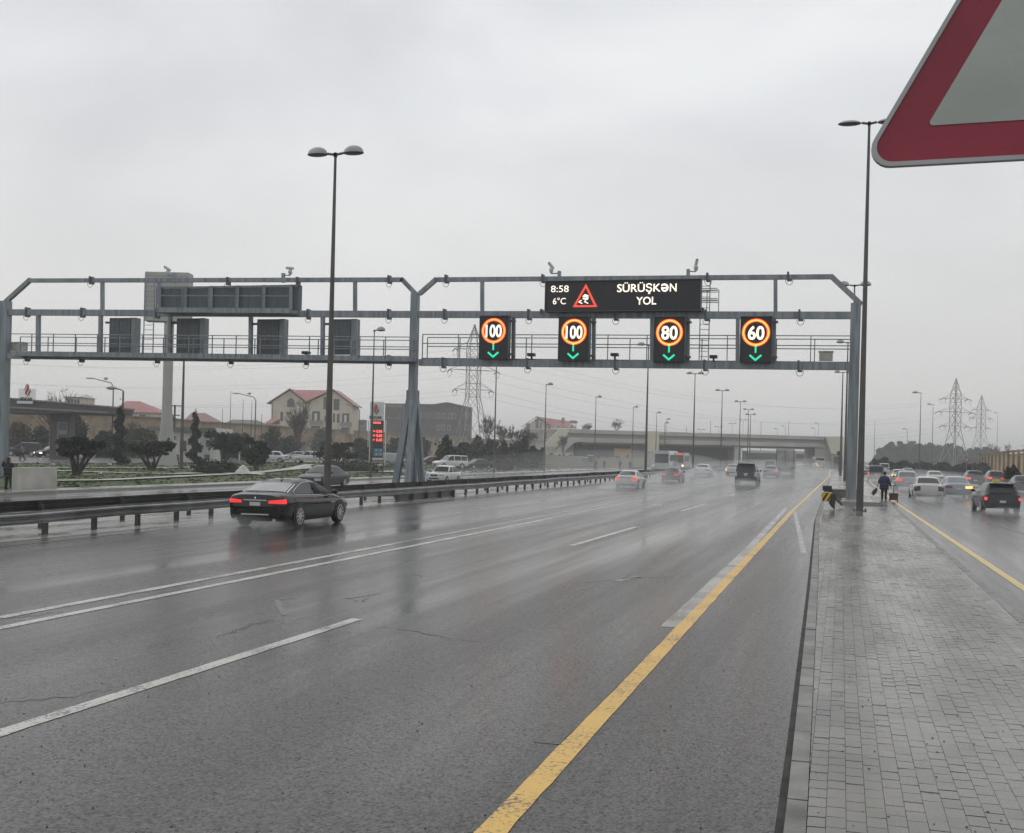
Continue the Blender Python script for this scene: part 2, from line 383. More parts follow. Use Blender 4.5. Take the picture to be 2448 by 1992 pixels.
while x < 2.5:
    y = -4 + (kcol % 2) * 0.107 + gp.gauss(0, 0.02); kcol += 1
    while y < 78:
        ln = 0.215
        gap = gp.choice((0.003, 0.005, 0.008, 0.010, 0.012, 0.015)); gx = gp.choice((0.0001, 0.0002, 0.0004))
        x0, x1 = max(x + gx, xk(y) + 0.143), min(x + cw - gx, xr(y) - 0.141)
        if x1 - x0 > 0.004:
            y0, y1 = y + gap / 2, y + ln - gap / 2
            dz = gp.gauss(0, 0.0009); tx = gp.gauss(0, 0.0005); ty = gp.gauss(0, 0.0007)
            z = [0.13 + dz - tx - ty, 0.13 + dz + tx - ty, 0.13 + dz + tx + ty, 0.13 + dz - tx + ty]
            jx = 0.0; c = 0.0012
            pv.add([(x0+jx, y0, 0.113), (x1+jx, y0, 0.113), (x1+jx, y1, 0.113), (x0+jx, y1, 0.113),
                    (x0+jx+c, y0+c, z[0]), (x1+jx-c, y0+c, z[1]), (x1+jx-c, y1-c, z[2]), (x0+jx+c, y1-c, z[3])],
                   [(4,5,6,7), (0,1,5,4), (1,2,6,5), (2,3,7,6), (3,0,4,7)])
        y += ln
    x += cw
struct('pavement', pv, PAVE)
r = MB(); r.grid([[(xk(y) + 0.1, y, 0.128), (xr(y) - 0.1, y, 0.128)] for y in (78, 100, 145, 180, 200, 230, 260)])
struct('pavement_end', r, CONC)
KERB = pm('kerb_concrete', (0.165, 0.16, 0.147), 0.42, var=0.3, scale=2.6, bump=0.3, bscale=40, island=0.12)
for side in (0, 1):
    kb = MB(); y = -5.0
    while y < 250:
        ln = 0.98 if y < 90 else 4.9
        y1 = y + ln; fx = (lambda q: xk(q)) if side == 0 else (lambda q: xr(q) - 0.14)
        a, b = fx(y + 0.006), fx(y1 - 0.006); dz = gp.gauss(0, 0.003)
        kb.add([(a, y+0.006, -0.02), (a+0.14, y+0.006, -0.02), (b+0.14, y1-0.006, -0.02), (b, y1-0.006, -0.02),
                (a+0.012, y+0.006, 0.132+dz), (a+0.14, y+0.006, 0.132+dz), (b+0.14, y1-0.006, 0.132+dz), (b+0.012, y1-0.006, 0.132+dz)] if side == 0 else
               [(a, y+0.006, -0.02), (a+0.14, y+0.006, -0.02), (b+0.14, y1-0.006, -0.02), (b, y1-0.006, -0.02),
                (a, y+0.006, 0.132+dz), (a+0.128, y+0.006, 0.132+dz), (b+0.128, y1-0.006, 0.132+dz), (b, y1-0.006, 0.132+dz)],
               [(4,5,6,7), (0,1,5,4), (1,2,6,5), (2,3,7,6), (3,0,4,7)])
        y = y1 + 0.01
    struct('kerb', kb, KERB)
r = MB(); r.grid([[(xk(y) - 0.05, y, 0.004), (xk(y) + 0.02, y, 0.004)] for y in range(-5, 240, 5)])
struct('kerb_gutter', r, KGUT)

# painted markings
def paint(name, col, wear, rough=0.4, under=(0.046, 0.043, 0.039)):
    M = bpy.data.materials.new(name); M.use_nodes = True; t = M.node_tree; b = t.nodes['Principled BSDF']; N = t.nodes.new; K = t.links.new
    c = N('ShaderNodeTexCoord')
    n = N('ShaderNodeTexNoise'); n.inputs['Scale'].default_value = 22; n.inputs['Detail'].default_value = 6; n.inputs['Roughness'].default_value = 0.7; K(c.outputs['Object'], n.inputs['Vector'])
    n2 = N('ShaderNodeTexNoise'); n2.inputs['Scale'].default_value = 1.1; n2.inputs['Detail'].default_value = 3; K(c.outputs['Object'], n2.inputs['Vector'])
    ad = N('ShaderNodeMath'); ad.operation = 'MULTIPLY_ADD'; ad.inputs[1].default_value = 0.5; K(n2.outputs['Fac'], ad.inputs[0]); K(n.outputs['Fac'], ad.inputs[2])
    r = N('ShaderNodeValToRGB'); e = r.color_ramp.elements; e[0].position = wear - 0.06; e[1].position = wear + 0.06; K(ad.outputs[0], r.inputs[0])
    mx = N('ShaderNodeMixRGB'); mx.inputs[1].default_value = (*under, 1); mx.inputs[2].default_value = (*col, 1); K(r.outputs[0], mx.inputs[0])
    K(mx.outputs[0], b.inputs['Base Color']); b.inputs['Roughness'].default_value = rough
    bp = N('ShaderNodeBump'); bp.inputs['Strength'].default_value = 0.4; bp.inputs['Distance'].default_value = 0.003; K(n.outputs['Fac'], bp.inputs['Height']); K(bp.outputs[0], b.inputs['Normal'])
    return M
WHITE = paint('worn_white_paint', (0.50, 0.49, 0.45), 0.68, 0.3); WHITE2 = paint('thin_white_paint', (0.36, 0.355, 0.33), 0.74, 0.22)
GHOST = paint('ghost_white_paint', (0.10, 0.096, 0.09), 0.66, 0.25); YEL = paint('yellow_paint', (0.68, 0.41, 0.065), 0.655, 0.35)
YEL2 = paint('pale_yellow_paint', (0.60, 0.45, 0.17), 0.55)
def line(x0, w, y0, y1, mat, z=0.0045, x1=None, name='road_marking', step=3.0):
    x1 = x0 if x1 is None else x1; step = 0.3 if y0 < 30 and y1 < 90 else step; n = max(1, int((y1 - y0) / step)); q = MB(); gg = random.Random(int(abs(x0) * 1000 + y0 * 10))
    rows = []
    for k in range(n + 1):
        f = k / n; xc = x0 + (x1 - x0) * f; j = gg.gauss(0, 0.0028)
        rows.append([(xc - w/2 + j, y0 + (y1-y0)*f, z), (xc + w/2 + gg.gauss(0, 0.0035), y0 + (y1-y0)*f, z)])
    q.grid(rows); return struct(name, q, mat)
def gx_at(px, py): p = on_z(px, py); return p.x, p.y
XY = gx_at(1174, 1992)[0]
XYf, YYf = gx_at(1894, 1222)
line(XY, 0.19, 3, YYf, YEL, x1=XYf); x2, y2 = gx_at(1982, 1140); line(XYf, 0.17, YYf, y2, YEL2, x1=x2); line(x2, 0.17, y2, 300, YEL2, x1=x2 - 1.0)
# a ghost of the older white line beside the yellow one, brighter further off
a = gx_at(1600, 1496); FADE = wet_road('faded_asphalt', (0.040, 0.037, 0.034), (0.075, 0.07, 0.064), 0.22, 0.36, True, 1.1, 0.36); line(a[0], 0.21, 9.2, 16, FADE, z=0.003)
b = gx_at(1880, 1215); line(a[0], 0.21, 16.05, 30, WHITE2, z=0.003); line(a[0], 0.20, 30, b[1], WHITE2, z=0.003, x1=b[0])
c0, c1 = gx_at(1893, 1222), gx_at(1922, 1325)
q = MB(); q.add([(c1[0]-0.07, c1[1], 0.0035), (c1[0]+0.07, c1[1], 0.0035), (c0[0]+0.2, c0[1], 0.0035), (c0[0]+0.05, c0[1], 0.0035)], [(0,1,2,3)]); struct('road_marking', q, WHITE2)
# dashed and double lines
XD = (gx_at(0, 1741.7)[0] + gx_at(855, 1480)[0]) / 2
for p0, p1 in (((-500, 1905), (855, 1480)), ((1366, 1305), (1521, 1260)), ((1630, 1222), (1687, 1205)), ((1744, 1186), (1759, 1182))):
    q0, q1 = gx_at(*p0), gx_at(*p1); line(q0[0] if p0[0] > 0 else XD, 0.17, q0[1], q1[1], WHITE, x1=q1[0])
for k in range(4): line(-6.7, 0.16, 135 + k * 24, 147 + k * 24, WHITE2)
s0, s1 = gx_at(0, 1501.8), gx_at(1315, 1240)
line(s0[0], 0.17, 4, s0[1], WHITE); line(s0[0], 0.17, s0[1], s1[1], WHITE, x1=s1[0]); line(s1[0], 0.16, s1[1], 110, WHITE2)
t0, t1 = gx_at(0, 1477), gx_at(930, 1303)
line(t0[0], 0.16, 4, t0[1], WHITE2); line(t0[0], 0.17, t0[1], t0[1] + 14, WHITE, x1=t0[0]); line(t0[0], 0.16, t0[1] + 14, 80, WHITE2, x1=t1[0])
u0, u1 = gx_at(2448, 1407), gx_at(2147, 1206); line(u0[0], 0.17, 4, u0[1], YEL2); line(u0[0], 0.18, u0[1], u1[1], YEL2, x1=u1[0]); line(u1[0], 0.17, u1[1], 160, YEL2)
line(-26.3, 0.16, 0, 300, WHITE2, z=-0.33); line(-37.8, 0.16, 0, 300, WHITE2, z=-0.33)
# worn lane arrows
def arrow(px, py, mat):
    p = on_z(px, py); x, y = p.x, p.y; q = MB(); z = 0.004
    q.add([(x-0.08, y-2.5, z), (x+0.08, y-2.5, z), (x+0.08, y+0.6, z), (x-0.08, y+0.6, z)], [(0,1,2,3)])
    q.add([(x-0.4, y+0.6, z), (x+0.4, y+0.6, z), (x, y+2.4, z)], [(0,1,2)])
    struct('road_marking', q, mat)
arrow(1562, 1210, WHITE2)
# cracks in the asphalt
CRK = pm('crack', (0.012, 0.012, 0.012), 0.4, var=0.1)
def crack(pts, w):
    q = MB(); gg = random.Random(int(pts[0][0])); P = []
    for a, b in zip(pts[:-1], pts[1:]):
        for k in range(6): P.append(on_z(a[0]+(b[0]-a[0])*k/6, a[1]+(b[1]-a[1])*k/6))
    P.append(on_z(*pts[-1])); n = len(P)
    P = [Vector((p.x + gg.gauss(0, 0.03), p.y + gg.gauss(0, 0.05), 0.0)) for p in P]
    rows = []
    for i, p in enumerate(P):
        d = P[min(i+1, n-1)] - P[max(i-1, 0)]; nn = Vector((-d.y, d.x, 0)).normalized() * w * gg.uniform(0.15, 1.0) * (1 - abs(2*i/(n-1) - 1) * 0.7)
        rows.append([(p.x-nn.x, p.y-nn.y, 0.0025), (p.x+nn.x, p.y+nn.y, 0.0025)])
    q.grid(rows); struct('road_crack', q, CRK)
crack([(512, 1524), (575, 1505), (600, 1492), (655, 1485)], 0.045); crack([(900, 1498), (985, 1508), (1080, 1528), (1160, 1538)], 0.02)
crack([(0, 1680), (120, 1670), (270, 1648)], 0.02); crack([(960, 1378), (1000, 1375), (1012, 1381)], 0.03); crack([(0, 1480), (60, 1474), (150, 1462)], 0.04)
crack([(820, 1432), (870, 1440), (880, 1425)], 0.02); crack([(2350, 1248), (2400, 1262), (2448, 1278)], 0.07)

# grit and bits of dirt lying on the near road and pavers
q = MB(); gd = random.Random(21)
def fleck(x, y, z, r):
    n = 6; a0 = gd.uniform(0, pi); ring = [(x + r*gd.uniform(.6, 1.2)*math.cos(a0 + 2*pi*k/n), y + r*gd.uniform(.6, 1.2)*math.sin(a0 + 2*pi*k/n)) for k in range(n)]
    q.add([(a, b, z) for a, b in ring] + [(x, y, z + r*0.7)], [(k, (k+1) % n, n) for k in range(n)])
for _ in range(420):
    y = 5 + 22 * gd.random() ** 1.6; x = gd.uniform(-8, -0.5); fleck(x, y, 0.001, gd.uniform(.004, .012))
for _ in range(260):
    y = 5 + 18 * gd.random() ** 1.5; x = gd.uniform(-0.2, 2.4); fleck(x, y, 0.132, gd.uniform(.004, .012))
tag(q.build('grit', CRK), 'dark specks of grit scattered on the wet road and pavers', 'grit', None, 'stuff')

# remains of old painted marks
def old_mark(pts, w, mat):
    q = MB(); P = [on_z(*p) for p in pts]; rows = []
    for i, p in enumerate(P):
        d = P[min(i+1, len(P)-1)] - P[max(i-1, 0)]; nn = Vector((-d.y, d.x, 0)).normalized() * w; rows.append([(p.x-nn.x, p.y-nn.y, 0.0035), (p.x+nn.x, p.y+nn.y, 0.0035)])
    q.grid(rows); struct('road_marking', q, mat)
old_mark([(662, 1432), (668, 1452), (680, 1471)], 0.04, GHOST); old_mark([(664, 1433), (700, 1430)], 0.05, GHOST); old_mark([(830, 1431), (862, 1426), (905, 1418)], 0.04, GHOST); old_mark([(1400, 1392), (1480, 1384), (1540, 1380), (1600, 1379)], 0.03, GHOST); old_mark([(1470, 1390), (1530, 1378)], 0.10, GHOST)
# ------------------------------------------------------------------ the sign gantry across both carriageways
STEEL = pm('grey_painted_steel', (0.205, 0.237, 0.262), 0.42, 0.2, var=0.2, scale=0.9)
STEELD = pm('dark_grey_steel', (0.085, 0.097, 0.108), 0.5, 0.2, var=0.12, scale=1.2)
for M_ in (STEEL, STEELD):                     # rain streaks run down the painted steel
    t_ = M_.node_tree; n_ = [n for n in t_.nodes if n.type == 'TEX_NOISE'][0]; c_ = [n for n in t_.nodes if n.type == 'TEX_COORD'][0]; k_ = t_.nodes.new('ShaderNodeMapping'); k_.inputs['Scale'].default_value = (6, 6, 0.5); n_.inputs['Detail'].default_value = 6
    t_.links.new(c_.outputs['Object'], k_.inputs[0]); t_.links.new(k_.outputs[0], n_.inputs['Vector'])
GALV = pm('galvanised_steel', (0.22, 0.23, 0.235), 0.4, 0.5, var=0.15, scale=2)
BLK = pm('black_rubber', (0.012, 0.012, 0.012), 0.6, var=0.1)
YG = on_z(2045, 1201, 0.13).y
def G(px, py, dy=0.0): return on_y(px, py, YG + dy)
gantry = thing('sign_gantry', 'long grey steel gantry spanning both carriageways, three columns, walkways and railings', 'gantry', G(990, 1151), 0)
gantry.location = (G(990, 1151).x, YG, gz(-24)); ORG[gantry.name] = ((G(990, 1151).x, YG, gz(-24)), 0, 1)
def beam(name, p0, p1, w, d, mat=STEEL, dy=0.0):
    return MB().bar(G(*p0, dy), G(*p1, dy), d, w).build(name, mat, gantry, world=True)
# columns
pr = G(2046, 730); pb = G(2037, 1201)
c = MB(); c.bar((pr.x, YG, 0.13), (pr.x, YG, pr.z + 0.1), 0.52, 0.42, up=(0, 1, 0)); c.box(pr.x-0.42, pr.x+0.42, YG-0.36, YG+0.36, 0.1, 0.17); c.build('column', STEEL, gantry, world=True)
pl = G(14, 722); c = MB(); c.bar((pl.x, YG, -0.2), (pl.x, YG, pl.z + 0.05), 0.6, 0.5, up=(0, 1, 0)); c.build('column', STEEL, gantry, world=True)
pm_ = G(993, 702); kz = G(990, 960).z
c = MB(); c.bar((pm_.x, YG, kz - 0.5), (pm_.x, YG, pm_.z), 0.44, 0.42, up=(0, 1, 0)); c.build('column', STEEL, gantry, world=True)
base_z = 0.25
c = MB(); c.obox((pm_.x, YG, kz + 0.1), (0.30, 0, 0), (0, 0.30, 0), (0, 0, 0.55)); c.build('column_collar', STEEL, gantry, world=True)
for dx, dy in ((-0.74, -0.55), (0.20, -1.0), (-0.20, 1.0), (0.52, 0.5)):
    l = MB(); l.bar((pm_.x + (0.14 if dx > 0 else -0.14), YG + (0.14 if dy > 0 else -0.14), kz + 0.05), (pm_.x + dx, YG + dy, base_z), 0.36, 0.32, up=(0, 1, 0)); l.build('column_leg', STEEL, gantry, world=True)
MED = pm('dark_wet_concrete', (0.045, 0.043, 0.04), 0.35, var=0.3, scale=1.5)
pp = MB(); pp.box(pm_.x - 1.9, pm_.x + 1.9, YG - 2.6, YG + 2.6, -0.4, 0.26); tag(pp.build('gantry_plinth', MED), 'dark wet concrete plinth under the splayed legs of the gantry', 'plinth')
# frames
beam('top_beam', (1042, 669), (1990, 662), 0.25, 0.25); beam('top_beam', (72, 671), (964, 669), 0.25, 0.25)
beam('brace', (1044, 667), (1003, 703), 0.25, 0.25); beam('brace', (1986, 660), (2060, 729), 0.26, 0.26)
beam('brace', (74, 668), (14, 722), 0.26, 0.26); beam('brace', (960, 667), (994, 703), 0.25, 0.25)
beam('middle_beam', (1003, 752), (2046, 754.5), 0.38, 0.32); beam('middle_beam', (18, 747), (985, 752), 0.38, 0.32)
beam('bottom_beam', (1003, 867), (2046, 877), 0.38, 0.36); beam('bottom_beam', (18, 851), (985, 863), 0.38, 0.36)
for x, y0, y1 in ((1153, 670, 748), (1854, 664, 752), (245, 672, 746), (849, 670, 750)): beam('post', (x, y0), (x, y1), 0.2, 0.2)
for x in (1228, 1420, 1559, 1645, 1764, 1851): beam('post', (x, 756), (x - 1, 870), 0.2, 0.2)
for x in (92, 241, 407, 600, 772): beam('post', (x, 752), (x - 1, 852), 0.24 if x > 100 else 0.28, 0.2)
# walkways with railings
def walkway(x0, x1, ypix0, ypix1, dy0, dy1, fascia, name='walkway'):
    a0, a1 = G(x0, ypix0, dy0), G(x1, ypix1, dy0); q = MB()
    for dy in (dy0, dy1):
        q.bar((a0.x, YG+dy, a0.z), (a1.x, YG+dy, a1.z), 0.05, fascia)
    q.bar((a0.x, YG+(dy0+dy1)/2, a0.z-fascia/2+0.03), (a1.x, YG+(dy0+dy1)/2, a1.z-fascia/2+0.03), abs(dy1-dy0), 0.04)
    q.build(name, STEEL, gantry, world=True); return a0, a1
def railing(a0, a1, dy, top, mid, step, base=0.0):
    q = MB(); n = max(2, int(abs(a1.x - a0.x) / step))
    for h in (top, mid): q.bar((a0.x, YG+dy, a0.z+h), (a1.x, YG+dy, a1.z+h), 0.05, 0.05)
    for k in range(n + 1):
        f = k / n; x = a0.x + (a1.x-a0.x)*f; z = a0.z + (a1.z-a0.z)*f
        q.bar((x, YG+dy, z+base), (x, YG+dy, z+top), 0.05, 0.05)
    return q.build('railing', STEEL, gantry, world=True)
a0, a1 = walkway(24, 983, 845, 858, -1.25, -0.2, 0.3)
railing(a0, a1, -1.25, 1.25, 0.68, 1.55); railing(a0, a1, -0.3, 1.15, 0.62, 2.1)
a0, a1 = walkway(1008, 2040, 858, 868, 0.3, 1.3, 0.12)
railing(a0, a1, 0.4, 1.45, 0.92, 2.1); railing(a0, a1, 1.25, 1.35, 0.82, 1.9)
b0, b1 = walkway(373, 694, 741, 743, -1.3, -0.2, 0.3, 'upper_walkway')
railing(b0, b1, -1.3, 1.42, 0.88, 1.55)
# ladders
def ladder(x0, x1, y0, y1, dy, step=0.3):
    p0, p1 = G(x0, y0, dy), G(x0, y1, dy); w = G(x1, y0, dy).x - p0.x; q = MB()
    for dx in (0, w): q.bar((p0.x+dx, YG+dy, p1.z), (p0.x+dx, YG+dy, p0.z), 0.05, 0.05)
    z = p1.z
    while z < p0.z: q.bar((p0.x, YG+dy, z), (p0.x+w, YG+dy, z), 0.03, 0.03); z += step
    return q.build('ladder', STEEL, gantry, world=True)
ladder(347, 370, 664, 846, -0.3); ladder(1676, 1698, 672, 866, 0.45)
ladder(2030, 2040, 880, 1190, 0.5, 0.45)
# hoops round the ladder top
hp = MB()
for y in (690, 695, 714, 720):
    p = G(1676, y, 0.45); hp.bar((p.x, YG+0.45, p.z), (p.x+0.9, YG+0.45, p.z), 0.04, 0.04); hp.bar((p.x, YG+1.1, p.z), (p.x+0.9, YG+1.1, p.z), 0.04, 0.04)
for dx in (0.25, 0.9): hp.bar((p.x+dx, YG+1.1, G(1676, 746, 0.45).z), (p.x+dx, YG+1.1, G(1676, 690, 0.45).z), 0.04, 0.04)
hp.build('ladder_cage', STEEL, gantry, world=True)
# flange joints with hanging earthing loops
def joint(px, py, h, up=1):
    p = G(px, py); q = MB(); q.box(p.x-0.05, p.x+0.05, YG-0.24, YG+0.24, p.z-h/2-0.10, p.z+h/2+0.12)
    q.box(p.x-0.02, p.x+0.22, YG-0.26, YG-0.1, p.z-h/2-0.14, p.z-h/2-0.03)
    j = q.build('flange_joint', STEELD, gantry, world=True)
    pts = [(p.x - 0.12 + 0.40*(1-math.cos(a))/2, YG-0.25, p.z-h/2-0.06-0.30*math.sin(a)) for a in np.linspace(0, pi, 9)]
    MB().tube(pts, 0.014, 6).build('earth_cable', BLK, j, world=True)
for px, py, h in ((219,671,.25),(546,673,.25),(713,673,.25),(931,669,.25),(66,747,.38),(198,748,.38),(377,750,.38),(738,752,.38),(930,752,.38),(66,853,.38),(196,855,.38),(377,857,.38),(553,859,.38),(733,861,.38),(930,862,.38),
                  (1067,668,.25),(1298,667,.25),(1691,664,.25),(1884,662,.25),(1063,752,.38),(1264,753,.38),(1471,754,.38),(1687,754.5,.38),(1911,754.5,.38),(1060,868,.38),(1261,870,.38),(1471,872,.38),(1684,874,.38),(1909,876,.38)):
    joint(px, py, h)
q = MB(); p0 = G(1296, 747); p1 = G(1680, 747)
for k in range(9): x = p0.x + (p1.x-p0.x)*k/8; q.box(x-0.06, x+0.06, YG-0.3, YG+0.2, p0.z-0.1, p0.z+0.16)
q.build('sign_bracket', STEELD, gantry, world=True)

# ------------------------------------------------------------------ lit message board and lane signals
PANEL = pm('matt_black_panel', (0.010, 0.011, 0.016), 0.55, var=0.15, scale=6); LEDW = led('lit_white', (1.0, 0.90, 0.74), 1.4)
LEDR = led('lit_red', (1.0, 0.075, 0.035), 1.0); LEDRD = led('lit_deep_red', (1.0, 0.035, 0.006), 2.4); LEDO = led('ring_glare_amber', (1.0, 0.24, 0.04), 2.6); LEDY = led('ring_glare_yellow', (1.0, 0.32, 0.05), 2.6)
LEDG = led('lit_green', (0.01, 0.85, 0.42), 1.0)
DS = -0.75
def board_px(x0, x1, y0, y1): a, b = G(x0, y1, DS), G(x1, y0, DS); return a.x, b.x, a.z, b.z
v0, v1, vz0, vz1 = board_px(1303.7, 1675.6, 668, 744.5); vy = YG + DS
vms = thing('message_board', 'wide black display reading SÜRÜŞKƏN YOL with a clock', 'message sign', ((v0+v1)/2, vy+0.25, vz0))
q = MB(); q.box(v0, v1, vy, vy+0.5, vz0, vz1); q.build('cabinet', PANEL, vms, world=True)
q = MB()
for z in (vz0-0.03, vz1+0.002): q.box(v0-0.03, v1+0.03, vy-0.12, vy+0.5, z, z+0.028)
for x in (v0-0.03, v1+0.002): q.box(x, x+0.028, vy-0.12, vy+0.5, vz0, vz1)
q.build('hood', STEELD, vms, world=True)
def VX(cx): return v0 + (cx - 75) / (2110 - 75) * (v1 - v0)
def VZ(cy): return vz1 - (cy - 46) / (465 - 46) * (vz1 - vz0)
def vtext(s, x0, x1, y0, y1, bold, turn=False): return text_mesh(s, (VX(x0), VX(x1), VZ(y1), VZ(y0)), vy - 0.004, LEDW, vms, 'lettering', bold, turn=turn)
vtext('8:58', 145, 385, 103, 196, 0.0); vtext('6°C', 175, 350, 274, 368, 0.0); vtext('SÜRÜŞK', 1030, 1598, 72, 238, 0.012); vtext('e', 1604, 1700, 96, 210, 0.012, True); vtext('N', 1716, 1803, 97, 208, 0.012); vtext('YOL', 1284, 1545, 276, 385, 0.014)
def tri_ring(outer, inner, y, mat, parent, name):
    q = MB(); n = 3
    vs = [(x, y, z) for x, z in outer] + [(x, y, z) for x, z in inner] + [(x, y - 0.008, z) for x, z in outer] + [(x, y - 0.008, z) for x, z in inner]
    fs = [(6+k, 6+(k+1)%3, 9+(k+1)%3, 9+k) for k in range(3)] + [(k, (k+1)%3, 6+(k+1)%3, 6+k) for k in range(3)]
    q.add(vs, fs); return q.build(name, mat, parent, world=True)
O = [(VX(444), VZ(411)), (VX(776), VZ(411)), (VX(615), VZ(82))]; I = [(VX(492), VZ(384)), (VX(728), VZ(384)), (VX(614), VZ(140))]
tri_ring(O, I, vy - 0.004, LEDR, vms, 'warning_triangle')
q = MB()
def poly(mb, pts, y, d=0.008): mb.prism([(VX(a), y, VZ(b)) for a, b in pts], (0, -d, 0))
poly(q, [(572, 262), (604, 228), (652, 246), (656, 262), (580, 274)], vy - 0.004); poly(q, [(574, 284), (655, 272), (650, 296), (636, 312), (578, 300)], vy - 0.004)
poly(q, [(516, 340), (556, 308), (568, 316), (540, 338), (578, 354), (566, 366)], vy - 0.004)
poly(q, [(592, 336), (612, 314), (626, 320), (614, 335), (656, 354), (648, 366)], vy - 0.004)
q.build('skidding_car_symbol', LEDW, vms, world=True)

def arrow_mb(mb, cx, cz, s, y):
    def bar(a, b, w):
        a, b = Vector((a[0], y, a[1])), Vector((b[0], y, b[1])); mb.bar(a, b, 0.012, w, up=(0, 1, 0)) if False else mb.obox((a+b)/2, (b-a)/2, Vector((b.z-a.z, 0, -(b.x-a.x))).normalized()*w/2, (0, 0.006, 0))
    bar((cx, cz + 0.62*s), (cx, cz + 0.16*s), 0.11*s); bar((cx - 0.36*s, cz + 0.02*s), (cx + 0.04*s, cz - 0.32*s), 0.12*s); bar((cx + 0.36*s, cz + 0.02*s), (cx - 0.04*s, cz - 0.32*s), 0.12*s)
def lane_signal(px, num, ringpx, txtpx, arrpx, label, mat_in, glowy):
    x0, x1, z0, z1 = board_px(*px); y = YG + DS
    t = thing('lane_signal', label, 'lane signal', ((x0+x1)/2, y+0.2, z0), 0, 'lit lane signals on the gantry')
    q = MB(); q.box(x0, x1, y, y+0.42, z0, z1); q.build('cabinet', PANEL, t, world=True)
    q = MB(); q.box(x0-0.02, x1+0.02, y-0.1, y+0.42, z1+0.002, z1+0.03); q.box(x0-0.025, x0-0.002, y-0.06, y+0.42, z0, z1); q.box(x1+0.002, x1+0.025, y-0.06, y+0.42, z0, z1); q.build('hood', STEELD, t, world=True)
    q = MB()
    
    for dz in (0.25, z1 - z0 - 0.3): q = MB(); q.box(x1+0.03, x1+0.30, y+0.1, y+0.5, z0+dz, z0+dz+0.1); q.build('mounting_arm', STEELD, t, world=True)
    rc = G(ringpx[0], ringpx[1], DS); R = ringpx[2] / ppm(rc)
    def ring(ri, ro, yy, mat, name):
        n = 48; q = MB(); vs = []
        for r, d in ((ri, 0), (ro, 0), (ri, -0.008), (ro, -0.008)):
            vs += [(rc.x + r*math.cos(2*pi*k/n), yy + d, rc.z + r*math.sin(2*pi*k/n)) for k in range(n)]
        fs = [(2*n+k, 2*n+(k+1)%n, 3*n+(k+1)%n, 3*n+k) for k in range(n)] + [(n+k, n+(k+1)%n, 3*n+(k+1)%n, 3*n+k) for k in range(n)] + [(k, (k+1)%n, 2*n+(k+1)%n, 2*n+k) for k in range(n)]
        q.add(vs, fs); return q.build(name, mat, t, world=True)
    rg = ring(R*0.79, R*1.02, y - 0.004, LEDRD, 'speed_ring'); a = ring(R*0.845, R*0.965, y - 0.016, mat_in, 'ring_glare'); a.parent = rg  # inner band paints the overexposed glare of the red ring as amber
    tb = [G(txtpx[0], txtpx[3], DS), G(txtpx[1], txtpx[2], DS)]
    text_mesh(num, (tb[0].x, tb[1].x, tb[0].z, tb[1].z), y - 0.004, LEDW, t, 'numerals', 0.026)
    ac = G(arrpx[0], arrpx[1], DS); q = MB(); arrow_mb(q, ac.x, ac.z, 0.86, y - 0.012); q.build('arrow', LEDG, t, world=True)
    return t
lane_signal((1145.7, 1216.5, 755.8, 858.5), '100', (1180.3, 791, 29.6), (1160.5, 1200, 776, 807), (1179, 843), 'lit 100 limit signal nearest the splayed middle column', LEDO, 0)
lane_signal((1334.6, 1409.5, 757.5, 862.5), '100', (1372.3, 793.5, 30.4), (1352, 1393, 778.5, 810.5), (1370, 846), 'lit 100 limit signal hanging below the warning triangle', LEDY, 0)
lane_signal((1562.3, 1638.4, 758, 865.6), '80', (1600.4, 795.3, 31.6), (1580.5, 1620.5, 779, 812.5), (1599, 849), 'lit signal showing an 80 limit over a green arrow', LEDY, 0)
lane_signal((1769, 1846, 757.5, 866.4), '60', (1807.2, 795.3, 32.6), (1787.5, 1828, 779, 813), (1806, 850), 'lit signal showing a 60 limit over a green arrow', LEDY, 0)

